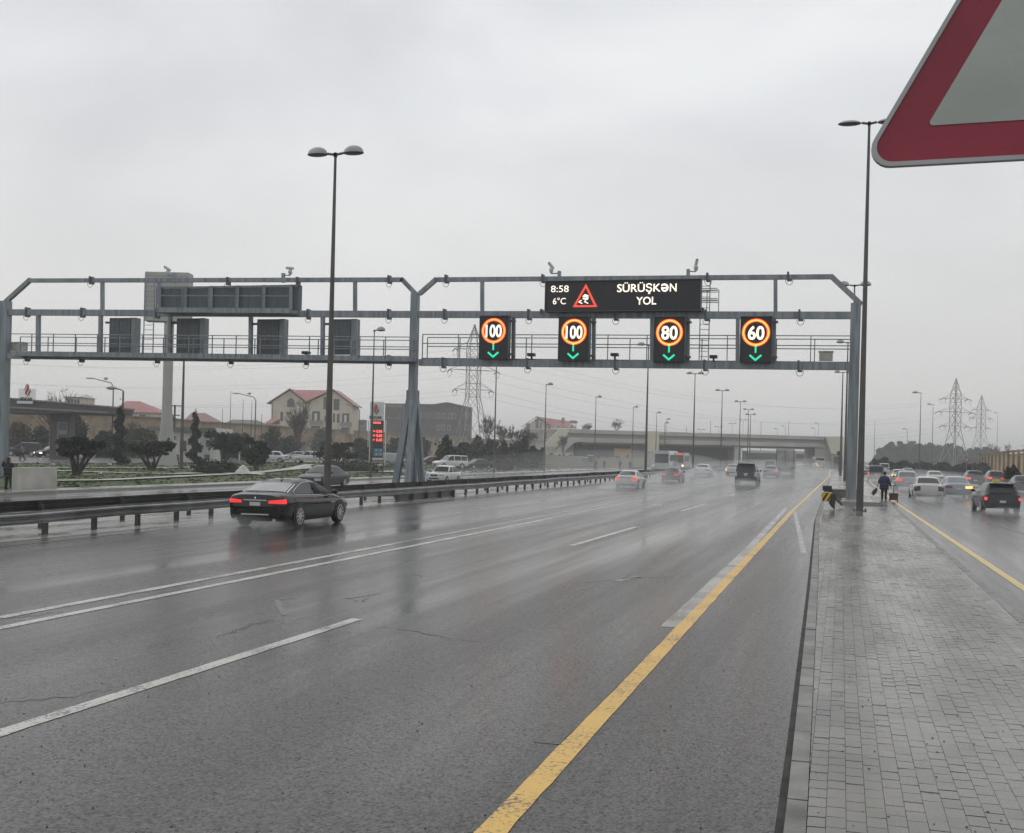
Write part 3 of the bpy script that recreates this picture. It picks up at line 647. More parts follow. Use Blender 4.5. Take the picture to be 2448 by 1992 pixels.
# backs of the boards facing the other carriageway
b0x, b1x, bz0, bz1 = [*board_px(380, 714, 681, 743.5)]; by = YG + 0.35
ap, bp_ = G(380, 743.5, 0.35), G(714, 681, 0.35)
bk = thing('message_board', 'grey ribbed back of a wide message board above the upper walkway', 'message sign', ((ap.x+bp_.x)/2, by, ap.z))
q = MB(); q.box(ap.x, bp_.x, by, by+0.5, ap.z, bp_.z); q.build('cabinet', STEELD, bk, world=True)
for k in range(6):
    x = ap.x + 0.1 + (bp_.x - ap.x - 0.55) * k / 5
    q = MB(); q.box(x-0.10, x+0.12, by-0.14, by-0.003, ap.z, bp_.z); q.build('stiffener', STEEL, bk, world=True)
q = MB(); q.box(ap.x+0.02, bp_.x-0.02, by-0.05, by-0.003, bp_.z-0.14, bp_.z); q.build('top_rail', STEEL, bk, world=True)
for px, lab in (((260, 327, 760, 845), 'grey back of the lane signal box beside the gantry ladder, farthest from the middle column'), ((421, 491, 761, 847), 'grey back of the lane signal box under the walkway end next to the billboard pole'),
                ((613, 682, 763, 847), 'grey back of the lane signal box hung below the last panel of the wide board'), ((785, 854, 763, 847), 'grey back of the lane signal box behind the tall double lamp post')):
    a, b = G(px[0], px[3], 0.2), G(px[1], px[2], 0.2); y = YG + 0.2; w = b.x - a.x
    t = thing('lane_signal', lab, 'lane signal', ((a.x+b.x)/2, y, a.z), 0, 'backs of lane signals')
    q = MB(); q.box(a.x, b.x - 0.3, y, y+0.45, a.z, b.z); q.build('cabinet', STEELD, t, world=True)
    q = MB(); q.box(a.x+0.12, a.x+w*0.36, y-0.03, y-0.003, a.z+0.25, b.z-0.2); q.box(a.x+w*0.40, b.x-0.42, y-0.03, y-0.003, a.z+0.25, b.z-0.2); q.build('service_door', STEELD, t, world=True)
    q = MB(); q.box(b.x-0.298, b.x, y-0.12, y+0.45, a.z-0.1, b.z); q.build('side_post', STEEL, t, world=True)
    q = MB(); q.box(a.x-0.32, a.x-0.002, y, y+0.1, b.z-0.35, b.z-0.22); q.build('mounting_arm', STEELD, t, world=True)

# cameras on the top beams
CAMW = pm('camera_white', (0.5, 0.5, 0.48), 0.4, var=0.1)
def cctv(px, py, pxp, flip, ang, label):
    p = G(pxp, py + 26); c_ = G(px, py); t = thing('traffic_camera', label, 'camera', (p.x, YG, p.z), 0, 'traffic cameras on the gantry')
    q = MB(); q.box(p.x-0.09, p.x+0.09, YG-0.09, YG+0.09, p.z-0.15, p.z+0.42); q.build('bracket', STEEL, t, world=True)
    az = p.z + 0.30; q = MB(); q.bar((p.x, YG, az), (c_.x, YG, az - 0.02), 0.06, 0.06); q.build('arm', STEEL, t, world=True)
    q = MB(); q.lathe_z([(0.06, 0), (0.09, 0.06), (0.12, 0.14), (0.125, 0.24), (0.07, 0.33)], (c_.x, YG, az)); q.build('dome', CAMW, t, 40, world=True)
    d = Vector((math.cos(ang)*flip, -0.35, math.sin(ang))).normalized(); s = Vector((c_.x, YG, az + 0.42)); q = MB(); q.tube([s - d*0.22, s - d*0.2, s + d*0.18, s + d*0.22], [0.04, 0.08, 0.09, 0.075], 10)
    h = q.build('housing', CAMW, t, 40, world=True)
    q = MB(); q.tube([s + d*0.22, s + d*0.26], 0.065, 10); l = q.build('lens', BLK, h, world=True)
cctv(401, 644, 417, -1, 0.6, 'white camera on the gantry in front of the billboard'); cctv(694, 644, 677, -1, 0.05, 'white camera above the last bay of the grey board back')
cctv(1318, 640, 1337, -1, 0.9, 'white camera above the 8:58 clock on the display'); cctv(1664, 636, 1645, 1, 1.3, 'white upright camera above the blank end of the display')
# small detectors and boxes on the walkways
def detector(px, py, label):
    p = G(px, py, 0.0); t = thing('traffic_detector', label, 'detector', (p.x, YG, p.z-0.1), 0, 'black detectors on the bottom beam')
    q = MB(); q.box(p.x-0.05, p.x+0.05, YG-0.05, YG+0.05, p.z-0.22, p.z); q.build('foot', BLK, t, world=True)
    q = MB(); q.box(p.x-0.20, p.x+0.20, YG-0.3, YG+0.15, p.z, p.z+0.16); q.build('housing', BLK, t, world=True)
detector(1271, 852, 'black detector on the beam between the two 100 signals'); detector(1706, 857, 'black detector on the beam beside the 80 signal'); detector(733, 847, 'black detector on the walkway between two box backs')
detector(1470, 852, 'black detector on the beam between the 100 and 80 signals')
WBOX = pm('cream_box', (0.42, 0.41, 0.36), 0.5, var=0.15)
for (x0, x1, y0, y1), dy, lab in (((1958, 1991, 842, 862), 0.6, 'small cream cabinet on the walkway by the tall column'), ((22, 57, 820, 838), 0.3, 'small cream cabinet on the walkway at the far end column')):
    a, b = G(x0, y1, dy), G(x1, y0, dy); t = thing('control_cabinet', lab, 'cabinet', ((a.x+b.x)/2, YG+dy, a.z))
    q = MB(); q.box(a.x, b.x, YG+dy, YG+dy+0.4, a.z, b.z); q.build('body', WBOX, t, world=True)
    q = MB(); q.box(a.x-0.04, b.x+0.04, YG+dy-0.05, YG+dy+0.45, b.z+0.002, b.z+0.06); q.build('lid', WBOX, t, world=True)
# concrete blocks and slab at the foot of the tall column
CB = pm('mossy_concrete', (0.17, 0.17, 0.14), 0.6, var=0.25, scale=2, bump=0.4)
p = on_z(2021, 1195, 0.13); t = thing('concrete_block', 'grey green concrete block at the foot of the second lamp post', 'block', (p.x, p.y, 0.13))
q = MB(); q.box(p.x-0.72, p.x+0.72, p.y, p.y+1.1, 0.125, 0.64); q.build('body', CB, t, world=True); q = MB(); q.box(p.x-0.80, p.x+0.80, p.y-0.06, p.y+1.16, 0.642, 0.70); q.build('cap', CB, t, world=True)
p0, p1 = on_z(2012, 1205, 0.13), on_z(2106, 1210, 0.13)
q = MB(); q.box(p0.x, p1.x, p1.y, p1.y + 5.5, 0.126, 0.30); tag(q.build('concrete_slab', CONC), 'wet concrete slab under the tall column and block', 'slab')
# guard rail end with hazard plate
DK = pm('black_steel', (0.018, 0.020, 0.022), 0.45, var=0.15)
hp0 = on_z(1990, 1219, 0.13); t = thing('barrier_terminal', 'black guard rail end with a yellow and black striped hazard plate', 'barrier end', (hp0.x, hp0.y, 0.13)); s_ = 1 / ppm(hp0)
def HB(px, py): return (px - 1990) * s_ + hp0.x, 0.13 + (1219 - py) * s_
def hpoly(pts, y0, d, name, mat, parent):
    q = MB(); q.prism([(HB(*a)[0], hp0.y + y0, HB(*a)[1]) for a in pts], (0, d, 0)); return q.build(name, mat, parent, world=True)
hpoly([(1983, 1180), (1997, 1180), (1995, 1219), (1987, 1212), (1981, 1203)], 0.0, 0.18, 'post', DK, t)
hpoly([(1966, 1162), (1987, 1162), (1988, 1170), (1994, 1177), (1988, 1178), (1970, 1176), (1966, 1172)], 0.0, 0.5, 'top_block', DK, t)
pl = hpoly([(1963, 1183), (1966, 1178), (1985, 1178), (1985, 1195), (1982, 1199), (1966, 1199)], -0.08, 0.03, 'hazard_plate', pm('hazard_yellow', (0.62, 0.42, 0.03), 0.4, var=0.1), t)
hpoly([(1966, 1194), (1976, 1178), (1981, 1178), (1970, 1198), (1967, 1198)], -0.086, 0.004, 'stripe', BLK, pl); hpoly([(1976, 1198.5), (1985, 1184), (1985, 1191), (1981, 1198.5)], -0.086, 0.004, 'stripe', BLK, pl)
MB().tube([(HB(1996, 1190)[0], hp0.y+0.1, HB(1996, 1190)[1]), (HB(2003, 1196)[0], hp0.y+1, 0.5), (HB(2011, 1203)[0], hp0.y+2.2, 0.3)], 0.06, 6).build('rail_stub', DK, t, world=True)
# ------------------------------------------------------------------ guard rails, lamps, big triangular sign, pylons, wires
RAIL = pm('weathered_rail', (0.26, 0.265, 0.27), 0.3, 0.5, var=0.2, scale=1.5); RAILD = pm('rusty_dark_rail', (0.022, 0.021, 0.020), 0.5, 0.1, var=0.35, scale=1.2); POSTM = pm('rail_post', (0.045, 0.045, 0.045), 0.5, 0.2, var=0.2)
def guard_rail(name, label, x, y0, y1, step, h, mat, face, z0=0.0):
    t = thing(name, label, 'guard rail', (x, y0, z0))
    prof = [(0.0, -0.155), (0.0, -0.115), (0.08, -0.085), (0.08, -0.045), (0.0, -0.015), (0.0, 0.015), (0.08, 0.045), (0.08, 0.085), (0.0, 0.115), (0.0, 0.155)]
    rows = []; ys = list(np.arange(y0, y1 + 0.1, 4.0))
    gg = random.Random(5)
    for y in ys:
        dz = gg.gauss(0, 0.012); rows.append([(x + face*a, y, h + b + dz) for a, b in prof] + [(x + face*(a-0.012), y, h + b + dz) for a, b in prof[::-1]])
    q = MB(); q.loft(rows); q.build('beam', mat, t, world=True)
    ps = np.arange(y0 + 1.0, y1, step)
    if len(ps) > 98:
        near, far = ps[:98], ps[98:]
    else: near, far = ps, []
    for y in near:
        q = MB(); q.box(x - face*0.10 - 0.05, x - face*0.10 + 0.06, y-0.06, y+0.06, -0.40 + z0, h + 0.05); q.box(x - face*0.045 - 0.04, x - face*0.045 + 0.04, y-0.05, y+0.05, h-0.1, h+0.1)
        q.build('post', POSTM, t, world=True)
    if len(far):
        q = MB()
        for y in far: q.box(x - face*0.10 - 0.05, x - face*0.10 + 0.06, y-0.06, y+0.06, -0.40 + z0, h + 0.05)
        tag(q.build('post', POSTM, t, world=True), kind='stuff')
    return t
guard_rail('guard_rail', 'long grey guard rail along the near edge of the median', -19.0, 4, 330, 2.0, 0.47, RAIL, 1)
guard_rail('guard_rail', 'dark rusty guard rail along the far edge of the median, behind the grey one', -22.4, 4, 330, 4.0, 0.44, RAILD, -1, -0.2)
# solid dark panel under the rail in front of the gantry
a, b = on_z(900, 1196), on_z(1080, 1186); q = MB(); q.box(-19.35, -19.15, a.y, b.y, -0.05, 0.36); tag(q.build('low_barrier', MED), 'dark low concrete panel under the grey rail before the gantry', 'barrier')

LAMPM = pm('lamp_post_steel', (0.085, 0.082, 0.075), 0.5, 0.2, var=0.15, scale=0.8); HOOD = pm('lamp_hood', (0.30, 0.32, 0.33), 0.35, 0.1, var=0.08); LENS = pm('lamp_lens', (0.07, 0.065, 0.065), 0.3, var=0.1)
def lamp(base, height, label, arms=(1, -1), group=None, reach=0.36, wide=0.82, r0=0.17, head='dome', rz=0.0, plate=True, lean=0.0):
    t = thing('street_lamp', label, 'street lamp', base, rz, group)
    q = MB(); n = 8; q.tube([(lean*height*k/n, 0, height*k/n) for k in range(n+1)], [(r0 - (r0*0.66)*k/n)*0.80 for k in range(n+1)], 12)
    q.build('pole', LAMPM, t, 40)
    if plate:
        q = MB(); q.box(-0.30, 0.30, -0.30, 0.30, -0.02, 0.035)
        for dx in (-0.24, 0.24):
            for dy in (-0.24, 0.24): q.tube([(dx, dy, 0.03), (dx, dy, 0.12)], 0.025, 6)
        q.build('base_plate', LAMPM, t)
    tx = lean * height
    for s in arms:
        q = MB(); zt = height - 0.08; q.tube([(tx, 0, zt), (tx + s*reach, 0, zt + 0.06)], 0.055, 8); q.box(tx-0.06, tx+0.06, -0.06, 0.06, zt-0.10, zt+0.09)
        ar = q.build('arm', LAMPM, t)
        L_ = wide; hd = MB(); rows = []
        for i in range(9):
            a = pi * i / 16
            rows.append([(tx + s*(reach + L_*0.52) + L_*0.5*math.cos(a)*math.cos(2*pi*k/18), 0.26*math.cos(a)*math.sin(2*pi*k/18), zt + 0.05 + (0.32 if head == 'dome' else 0.14)*math.sin(a)) for k in range(18)])
        hd.loft(rows); h = hd.build('lamp_head', HOOD, t, 60)
        ln = MB(); rows = []
        for i in range(5):
            a = pi/2 * i / 4.4
            rows.append([(tx + s*(reach + L_*0.52) + L_*0.52*math.cos(a)*math.cos(2*pi*k/18), 0.27*math.cos(a)*math.sin(2*pi*k/18), zt + 0.048 - 0.09*math.sin(a)) for k in range(18)])
        ln.loft(rows); ln.build('lens', LENS, h, 60)
    return t
def lamp_px(top, base, label, z=0.0, on=None, **k):
    b = on if on is not None else on_z(base[0], base[1], z)
    Z = (b - EYE).dot(Fv); p = on_d(top[0], top[1], Z)
    return lamp(tuple(b), p.z - b.z, label, **k)
def on_line(px, py, X, z):           # stand a lamp on the line x = X as seen at this pixel column
    p = on_x(px, py, X); p.z = z; return p
# on the island
lamp_px((2078, 292), (2055, 1222), 'tallest double lamp post, standing on the pavers behind the big red triangle', 0.13, group='double lamps along the paved island', r0=0.20, head='flat', wide=0.98, reach=0.32)
lamp_px((2041, 681), (2031, 1171), 'double lamp post on the concrete block behind the tall column', 0.13, group='double lamps along the paved island', r0=0.19)
lamp_px((2018, 818), (2019, 1150), 'double lamp post on the island, third from the big red triangle', 0.13, group='double lamps along the paved island', r0=0.20, plate=False)
lamp_px((2013, 890), (2009, 1137), 'double lamp post near the far tip of the island', 0.13, group='double lamps along the paved island', r0=0.24, plate=False)
# in the median
MG = 'double lamps along the median'
for (top, bx, lab, r0) in (((803.6, 366), 783, 'tall double lamp post rising behind the black sedan', 0.20), ((1550, 824), 1543, 'double lamp post in the median behind the 80 signal', 0.19), ((1660, 893), 1656, 'double lamp post beside the 80 signal, with a small fitting halfway up', 0.19),
                           ((1725, 933.5), 1722, 'double lamp post in the median between the 80 and 60 signals', 0.19), ((1767.5, 960), 1766, 'double lamp post just under the 60 signal', 0.19), ((1788, 979), 1786, 'double lamp post before the overpass pier, taller of a close pair', 0.2), ((1793, 991), 1791, 'double lamp post before the overpass pier, shorter of a close pair', 0.2)):
    # the pole's foot stands on the median line; its distance follows from the column where it is seen
    b = on_line(bx, 1130, -21.0, -0.12); Z = (b - EYE).dot(Fv); p = on_d(top[0], top[1], Z)
    lamp(tuple(b), p.z - b.z, lab, group=MG, r0=r0, plate=False, wide=0.9)
# beyond the overpass, small
for k, (x, y, yb, two) in enumerate(((1776, 1004, 1040, 1), (1750, 1013, 1042, 1), (1718, 1020.5, 1040, 1), (1676, 1027, 1036, 1), (1877, 1019, 1046, 0), (1859, 1025.5, 1045, 0), (1956, 1012, 1048, 0), (1948, 1024, 1048, 0))):
    Z = 520; b = on_d(x, yb, Z); p = on_d(x, y, Z); zt = p.z
    lamp((b.x, b.y, 0.0), zt, ('far double lamp beyond the overpass, above its middle, %s' if two else 'far single lamp beyond the overpass, near its ramp end, %s') % ['tallest', 'next tallest', 'third in height', 'lowest', 'taller inner one', 'shorter inner one', 'tallest of four', 'lower one beside the tallest'][k], arms=(1, -1) if two else (-1,), group='lamps beyond the overpass', r0=0.16, plate=False, wide=1.4)
for x, y in ((1698, 1006), (1819, 1008), (1885, 1006), (1641, 1020)):
    b = on_d(x, 1042, 500); p = on_d(x, y, 500); q = MB(); q.tube([(b.x, b.y, 0), (b.x, b.y, p.z)], [0.14, 0.08], 6)
    tag(q.build('mast', LAMPM), 'thin bare mast showing above the overpass parapet', 'mast', 'thin masts above the overpass')
# single lamps by the far carriageway
SG = 'single lamps beside the far carriageway'
for (top, bx, lab, X) in (((893, 789), 887, 'single lamp post just before the gantry columns, in front of the price pylon', -39.4), ((1185, 830), 1181, 'single lamp post partly hidden by the first 100 signal', -39.6), ((1302, 919), 1301, 'single lamp post in front of the red roofed villa', -39.8), ((1422, 949), 1421, 'single lamp post in front of the overpass stair end', -40.0),
                          ((1511, 973), 1511, 'single lamp post over the dark underpass wall', -40.2), ((1567, 986.5), 1567, 'single lamp post before the cream panel of the overpass', -40.4), ((1590, 1002), 1590, 'small single lamp just past the cream panel, taller one', -40.6), ((1587, 1011), 1587, 'small single lamp just past the cream panel, shorter one', -41)):
    b = on_line(bx, 1110, X, -0.3); Z = (b - EYE).dot(Fv); p = on_d(top[0], top[1], Z)
    lamp(tuple(b), p.z - b.z, lab, arms=(1,), group=SG, r0=0.15, plate=False, wide=0.8, reach=0.2)
# single lamps on the far side of the other road
for (top, base, lab) in (((2200, 939), (2197, 1134), 'single lamp post standing before the dark pines, nearest one'), ((2230, 967), (2227, 1126), 'single lamp post before the dark pines, beside the nearest one'), ((2384, 987), (2382, 1122), 'single lamp post rising above the tan wall'), ((2448, 1065), (2446, 1120), 'short single lamp at the picture edge over the tan wall'), ((2168, 1026), (2167, 1121), 'small single lamp behind the pine tops')):
    lamp_px(top, base, lab, arms=(-1,), group='single lamps beyond the other road', r0=0.16, plate=False, wide=1.2, reach=0.4)
p = on_z(2089, 1122); lamp_px((2091, 1008), (2089, 1122), 'thin bare mast between the island and the pines', arms=(), r0=0.12, plate=False)
# garden and village lamps, poles
VG = 'thin poles in front of the village'
for (top, base, lab) in (((549, 935), (549, 1060), 'tallest bare pole above the tan wall'), ((579, 955), (579, 1060), 'middle bare pole above the tan wall'), ((600, 957), (600, 1060), 'bare pole above the tan wall, beside the curved lamp'), ((531.5, 977), (531.5, 1020), 'short bare pole on the village roofs'), ((625, 990), (625, 1024), 'thin pole with a disc beside the cream house')):
    Z = 170; b = on_d(base[0], base[1], Z); p = on_d(top[0], top[1], Z); lamp((b.x, b.y, 0.1), p.z - 0.1, lab, arms=(), group=VG, r0=0.10, plate=False)
def curved_lamp(top, base, label, s, Z):
    b = on_d(base[0], base[1], Z); p = on_d(top[0], top[1], Z); h = p.z - 0.1; t = thing('street_lamp', label, 'street lamp', (b.x, b.y, 0.1), TH)
    q = MB(); q.tube([(0, 0, 0), (0, 0, h*0.9), (s*0.3, 0, h*0.95), (s*2.6, 0, h)], [0.11, 0.08, 0.06, 0.05], 8); q.build('pole', LAMPM, t, 40)
    q = MB(); q.ball((s*3.0, 0, h+0.02), (0.6, 0.22, 0.12), 10, 6); q.build('lamp_head', CAMW, t, 60)
    q = MB(); q.ball((s*1.0, 0, h*0.98+0.25), (0.3, 0.3, 0.2), 8, 6); q.build('lamp_bulb', CAMW, t, 60)
curved_lamp((262, 906), (267, 1090), 'tilted lamp with two heads beside the canopy', -1, 150); curved_lamp((609, 942), (609, 1060), 'curved lamp post beside the bare poles', -1, 175); curved_lamp((858, 968), (858, 1040), 'curved lamp post between the cream house and the price pylon', -1, 220)
b = on_d(291, 1085, 128); p = on_d(294, 934, 128); t = thing('street_lamp', 'grey lamp post with one rounded head beside the spiral bush', 'street lamp', (b.x, b.y, 0.1), TH)
MB().tube([(0, 0, 0), (0, 0, p.z-0.15), (-0.3, 0, p.z), (-0.9, 0, p.z+0.1)], [0.13, 0.1, 0.07, 0.06], 8).build('pole', LAMPM, t, 40); q = MB(); q.ball((-1.3, 0, p.z+0.15), (0.6, 0.25, 0.2), 12, 8); q.build('lamp_head', HOOD, t, 60)
b = on_d(434, 1090, 115); p = on_d(444, 860, 115); lamp((b.x, b.y, 0.0), p.z + 3.5, 'plain grey mast rising behind the gantry beside the billboard pole', arms=(), r0=0.23, plate=False)
# utility pole by the red roofs
b = on_d(417, 1020, 175); p = on_d(417, 970, 175); t = thing('utility_pole', 'old wooden utility pole in front of the mauve roof', 'pole', (b.x, b.y, 0.1), TH)
MB().tube([(0, 0, 0), (0, 0, p.z)], 0.16, 6).build('pole', POSTM, t); q = MB(); q.box(-1.1, 1.0, -0.05, 0.05, p.z-0.2, p.z-0.05); q.build('crossarm', POSTM, t); q = MB(); q.box(-0.9, 0.8, -0.05, 0.05, p.z-1.6, p.z-1.45); q.build('crossarm', POSTM, t); q = MB(); q.box(-1.0, -0.2, -0.2, 0.2, p.z-2.4, p.z-1.7); q.build('transformer', POSTM, t)

# the big triangular warning sign overhead
SZ = 3.3
RED = pm('sign_red', (0.265, 0.013, 0.036), 0.42, var=0.10, scale=2.5, bump=0.05, bscale=60); SWHITE = pm('sign_white', (0.375, 0.41, 0.38), 0.42, var=0.08, scale=2.2, bump=0.05, bscale=60); SGREY = pm('sign_edge_grey', (0.36, 0.365, 0.365), 0.4, 0.3, var=0.06)
c0 = on_d(2080, 400, SZ)                  # virtual lower corner; the plate turns a little about the vertical
yaw = math.radians(-15); ex = (math.cos(yaw) * Rv + math.sin(yaw) * Fv).normalized(); ez = Zv.copy()
roll2 = math.radians(-1.0); ex, ez = ex * math.cos(roll2) - ez * math.sin(roll2), ez * math.cos(roll2) + ex * math.sin(roll2); en = ex.cross(ez).normalized()
if en.dot(Fv) < 0: en = -en
S_ = 1.20
def round_tri(inset, rad, n=8):
    r3 = S_ / (2 * math.sqrt(3)); k = (r3 - inset) / r3; cx, cz = S_ / 2, r3
    V = [(cx + (x - cx) * k, cz + (z - cz) * k) for x, z in ((0, 0), (S_, 0), (S_/2, S_*math.sqrt(3)/2))]
    P = []
    for i, (x, z) in enumerate(V):
        # corner circle centre lies 2*rad from the corner along its bisector
        d = Vector((cx - x, cz - z)).normalized(); c = Vector((x, z)) + d * 2 * rad
        a0 = [math.radians(150), math.radians(-90), math.radians(30)][i]
        for q in range(n + 1): a = a0 + math.radians(120) * q / n; P.append((c.x + rad*math.cos(a), c.y + rad*math.sin(a)))
    return P
corner = round_tri(0, 0.035)
# lower-left visible corner of the rim in the photo is (2082..2130, 395)
SO = c0 - ex * 0.035
def SP(x, z, d): return SO + ex * x + ez * z + en * d
pc = SP(S_/2, 0, 0); sign = thing('warning_sign', 'large red bordered triangular road sign seen close from below, cut by the picture edge', 'road sign', (pc.x + en.x*0.09, pc.y + en.y*0.09, 0.13))
def sheet(P, d0, d1, mat, name, parent): q = MB(); q.prism([SP(x, z, d0) for x, z in P], en * (d1 - d0)); return q.build(name, mat, parent, world=True)
rim = [round_tri(0, 0.052), round_tri(0.0122, 0.043)]
q = MB(); n = len(rim[0]); vs = [SP(x, z, d) for d in (0.0, 0.025) for P in rim for x, z in P]
fs = []
for k in range(n):
    k2 = (k+1) % n; fs += [(k, k2, n+k2, n+k), (2*n+k, 2*n+k2, 3*n+k2, 3*n+k), (k, k2, 2*n+k2, 2*n+k), (n+k, n+k2, 3*n+k2, 3*n+k)]
q.add(vs, fs); q.build('rim', SGREY, sign, world=True)
pl = sheet(round_tri(0.0124, 0.043), 0.006, 0.012, RED, 'red_border', sign); sheet(round_tri(0.108, 0.009), 0.003, 0.0055, SWHITE, 'white_field', sign)
sheet(round_tri(0.015, 0.043), 0.0125, 0.02, SGREY, 'back_plate', sign)
q = MB(); b0 = SP(S_/2, 0, 0.075); q.tube([(b0.x, b0.y, 0.10), (b0.x, b0.y, b0.z + 1.1)], 0.04, 12); q.build('post', GALV, sign, 40, world=True)
q = MB()
for z in (0.12, 0.5): q.obox(SP(S_/2, z, 0.045), ex*0.08, en*0.03, ez*0.02)
q.build('clamp', GALV, sign, world=True)

# lattice pylons
PYL = pm('pylon_steel', (0.27, 0.27, 0.26), 0.5, 0.3, var=0.15, scale=0.3); PYLD = pm('insulator', (0.10, 0.085, 0.08), 0.4, var=0.2)
TIPS = {}
def pylon(top, basepx, Z, wbase, levels, label, key, th=0.16, peak=0.0, whalf=None):
    """levels: (fraction of the height, half length of the arm in metres)"""
    b = on_d(basepx[0], basepx[1], Z); p = on_d(top[0], top[1], Z); h = p.z - 0.1; rz = TH + 0.35
    t = thing('electricity_pylon', label, 'pylon', (b.x, b.y, 0.1), rz)
    fw = levels[0][0] - 0.06; wt = whalf or wbase * 0.17
    def half(f): return wbase/2 + (wt - wbase/2) * min(1, f / fw) if f < fw else (wt if f < levels[-1][0] + 0.04 else max(0.15, wt * (1 - (f - levels[-1][0] - 0.04) / (1 - levels[-1][0] - 0.04))))
    q = MB(); fr = [0.0]; f = 0.0
    while f < 1: f = min(1, f + max(0.022, half(f) * 2.3 / h)); fr.append(f)
    cn = ((-1, -1), (1, -1), (1, 1), (-1, 1))
    def pt(c, f): return (c[0]*half(f), c[1]*half(f), h*f)
    legs = MB()
    for c in cn: legs.tube([pt(c, f) for f in fr], th, 4)
    legs.build('leg', PYL, t)
    for i in range(len(fr) - 1):
        for k in range(4):
            a, d = cn[k], cn[(k+1) % 4]
            q.tube([pt(a, fr[i]), pt(d, fr[i+1])], th*0.55, 3); q.tube([pt(d, fr[i]), pt(a, fr[i+1])], th*0.55, 3)
            if i > 0 and (i % 2 == 0 or fr[i] > fw): q.tube([pt(a, fr[i]), pt(d, fr[i])], th*0.55, 3)
    q.build('bracing', PYL, t)
    TIPS[key] = []
    ca, sa = math.cos(rz), math.sin(rz)
    for f, L_ in levels:
        a = MB(); w = half(f); z = h*f
        for s in (-1, 1):
            for yy in (-w, w):
                a.tube([(s*w, yy, z), (s*L_, 0, z)], th*0.6, 4); a.tube([(s*w, yy, z + 0.055*h), (s*L_, 0, z)], th*0.45, 3)
            for g_ in (0.33, 0.66): a.tube([(s*(w+(L_-w)*g_), -w*(1-g_), z), (s*(w+(L_-w)*g_), w*(1-g_), z)], th*0.4, 3)
        a.tube([(-w, 0, z), (w, 0, z)], th*0.6, 4); a.build('crossarm', PYL, t)
        for s in (-1, 1):
            ins = MB(); ins.tube([(s*L_, 0, z), (s*L_, -1.6, z-0.5), (s*L_, -2.2, z-0.65)], 0.16, 6); ins.tube([(s*L_, 0, z), (s*L_, 1.6, z-0.5), (s*L_, 2.2, z-0.65)], 0.16, 6)
            ins.tube([(s*L_, -2.2, z-0.65), (s*L_, -1.2, z-2.0), (s*L_, 1.2, z-2.0), (s*L_, 2.2, z-0.65)], 0.05, 4)
            ins.build('insulator', PYLD, t)
            TIPS[key].append(Vector((b.x + s*L_*ca, b.y + s*L_*sa, 0.1 + z - 0.5)))
    return t
pylon((1130, 776), (1127, 1090), 330, 9.6, [(0.515, 5.4), (0.66, 7.0), (0.815, 5.6)], 'tall lattice pylon standing behind the first 100 signal', 'A', 0.13)
pylon((2286, 905), (2281, 1108), 500, 9.5, [(0.47, 6.6), (0.625, 8.8), (0.775, 6.6)], 'lattice pylon rising from the dark pines, nearer of two', 'B', 0.14)
pylon((2345, 945), (2343, 1105), 680, 9.8, [(0.55, 5.2), (0.68, 7.0), (0.80, 5.2)], 'paler lattice pylon farther off, behind the one in the pines', 'C', 0.13)
WIRE = pm('power_wire', (0.10, 0.10, 0.10), 0.5, var=0.05)
def wire(a, b, sag, r=0.022):
    pts = [a + (b - a) * (k/30) - Zv * sag * 4 * (k/30) * (1 - k/30) for k in range(31)]
    o = MB().tube(pts, r, 4, False).build('power_line', WIRE); tag(o, 'thin power line sagging across the sky between the pylons', 'power line', 'power lines between the pylons')
for k in range(6): wire(TIPS['A'][k], TIPS['B'][k], 9.0, 0.026)
for k in range(6): wire(TIPS['B'][k], TIPS['C'][k], 4.0, 0.03)
for k in range(6):
    wire(TIPS['A'][k], TIPS['A'][k] + Vector((-240, -25, 4)), 8.0, 0.022)
# ------------------------------------------------------------------ buildings
TAN = pm('tan_stone', (0.30, 0.225, 0.14), 0.85, var=0.28, scale=0.3, bump=0.5, bscale=3); CREAM = pm('cream_render', (0.58, 0.525, 0.41), 0.8, var=0.08, scale=0.5)
REDROOF = pm('red_metal_roof', (0.30, 0.085, 0.085), 0.5, var=0.12, scale=0.6); DBRICK = pm('dark_brick', (0.078, 0.064, 0.054), 0.85, var=0.25, scale=0.5); GREYROOF = pm('grey_brown_roof', (0.12, 0.105, 0.10), 0.7, var=0.15, scale=0.5)
GLASS = pm('dark_window', (0.03, 0.036, 0.04), 0.12, var=0.1, spec=0.6); FRAME = pm('pale_frame', (0.50, 0.49, 0.46), 0.5, var=0.06); DTRIM = pm('dark_trim', (0.07, 0.06, 0.05), 0.6, var=0.1)
WHITEP = pm('white_panel', (0.62, 0.62, 0.60), 0.45, var=0.06, scale=0.8); OCHRE = pm('ochre_panel', (0.42, 0.29, 0.11), 0.7, var=0.12, scale=0.3)
BCONC = pm('bridge_concrete', (0.44, 0.435, 0.395), 0.8, var=0.12, scale=0.12, bump=0.2, bscale=2); BCONCD = pm('dark_bridge_concrete', (0.29, 0.29, 0.275), 0.8, var=0.12, scale=0.15); BDARK = pm('underpass_wall', (0.055, 0.055, 0.058), 0.8, var=0.2, scale=0.3)  # BCONCD is a darker copy of the concrete for recess, soffit and stair shade

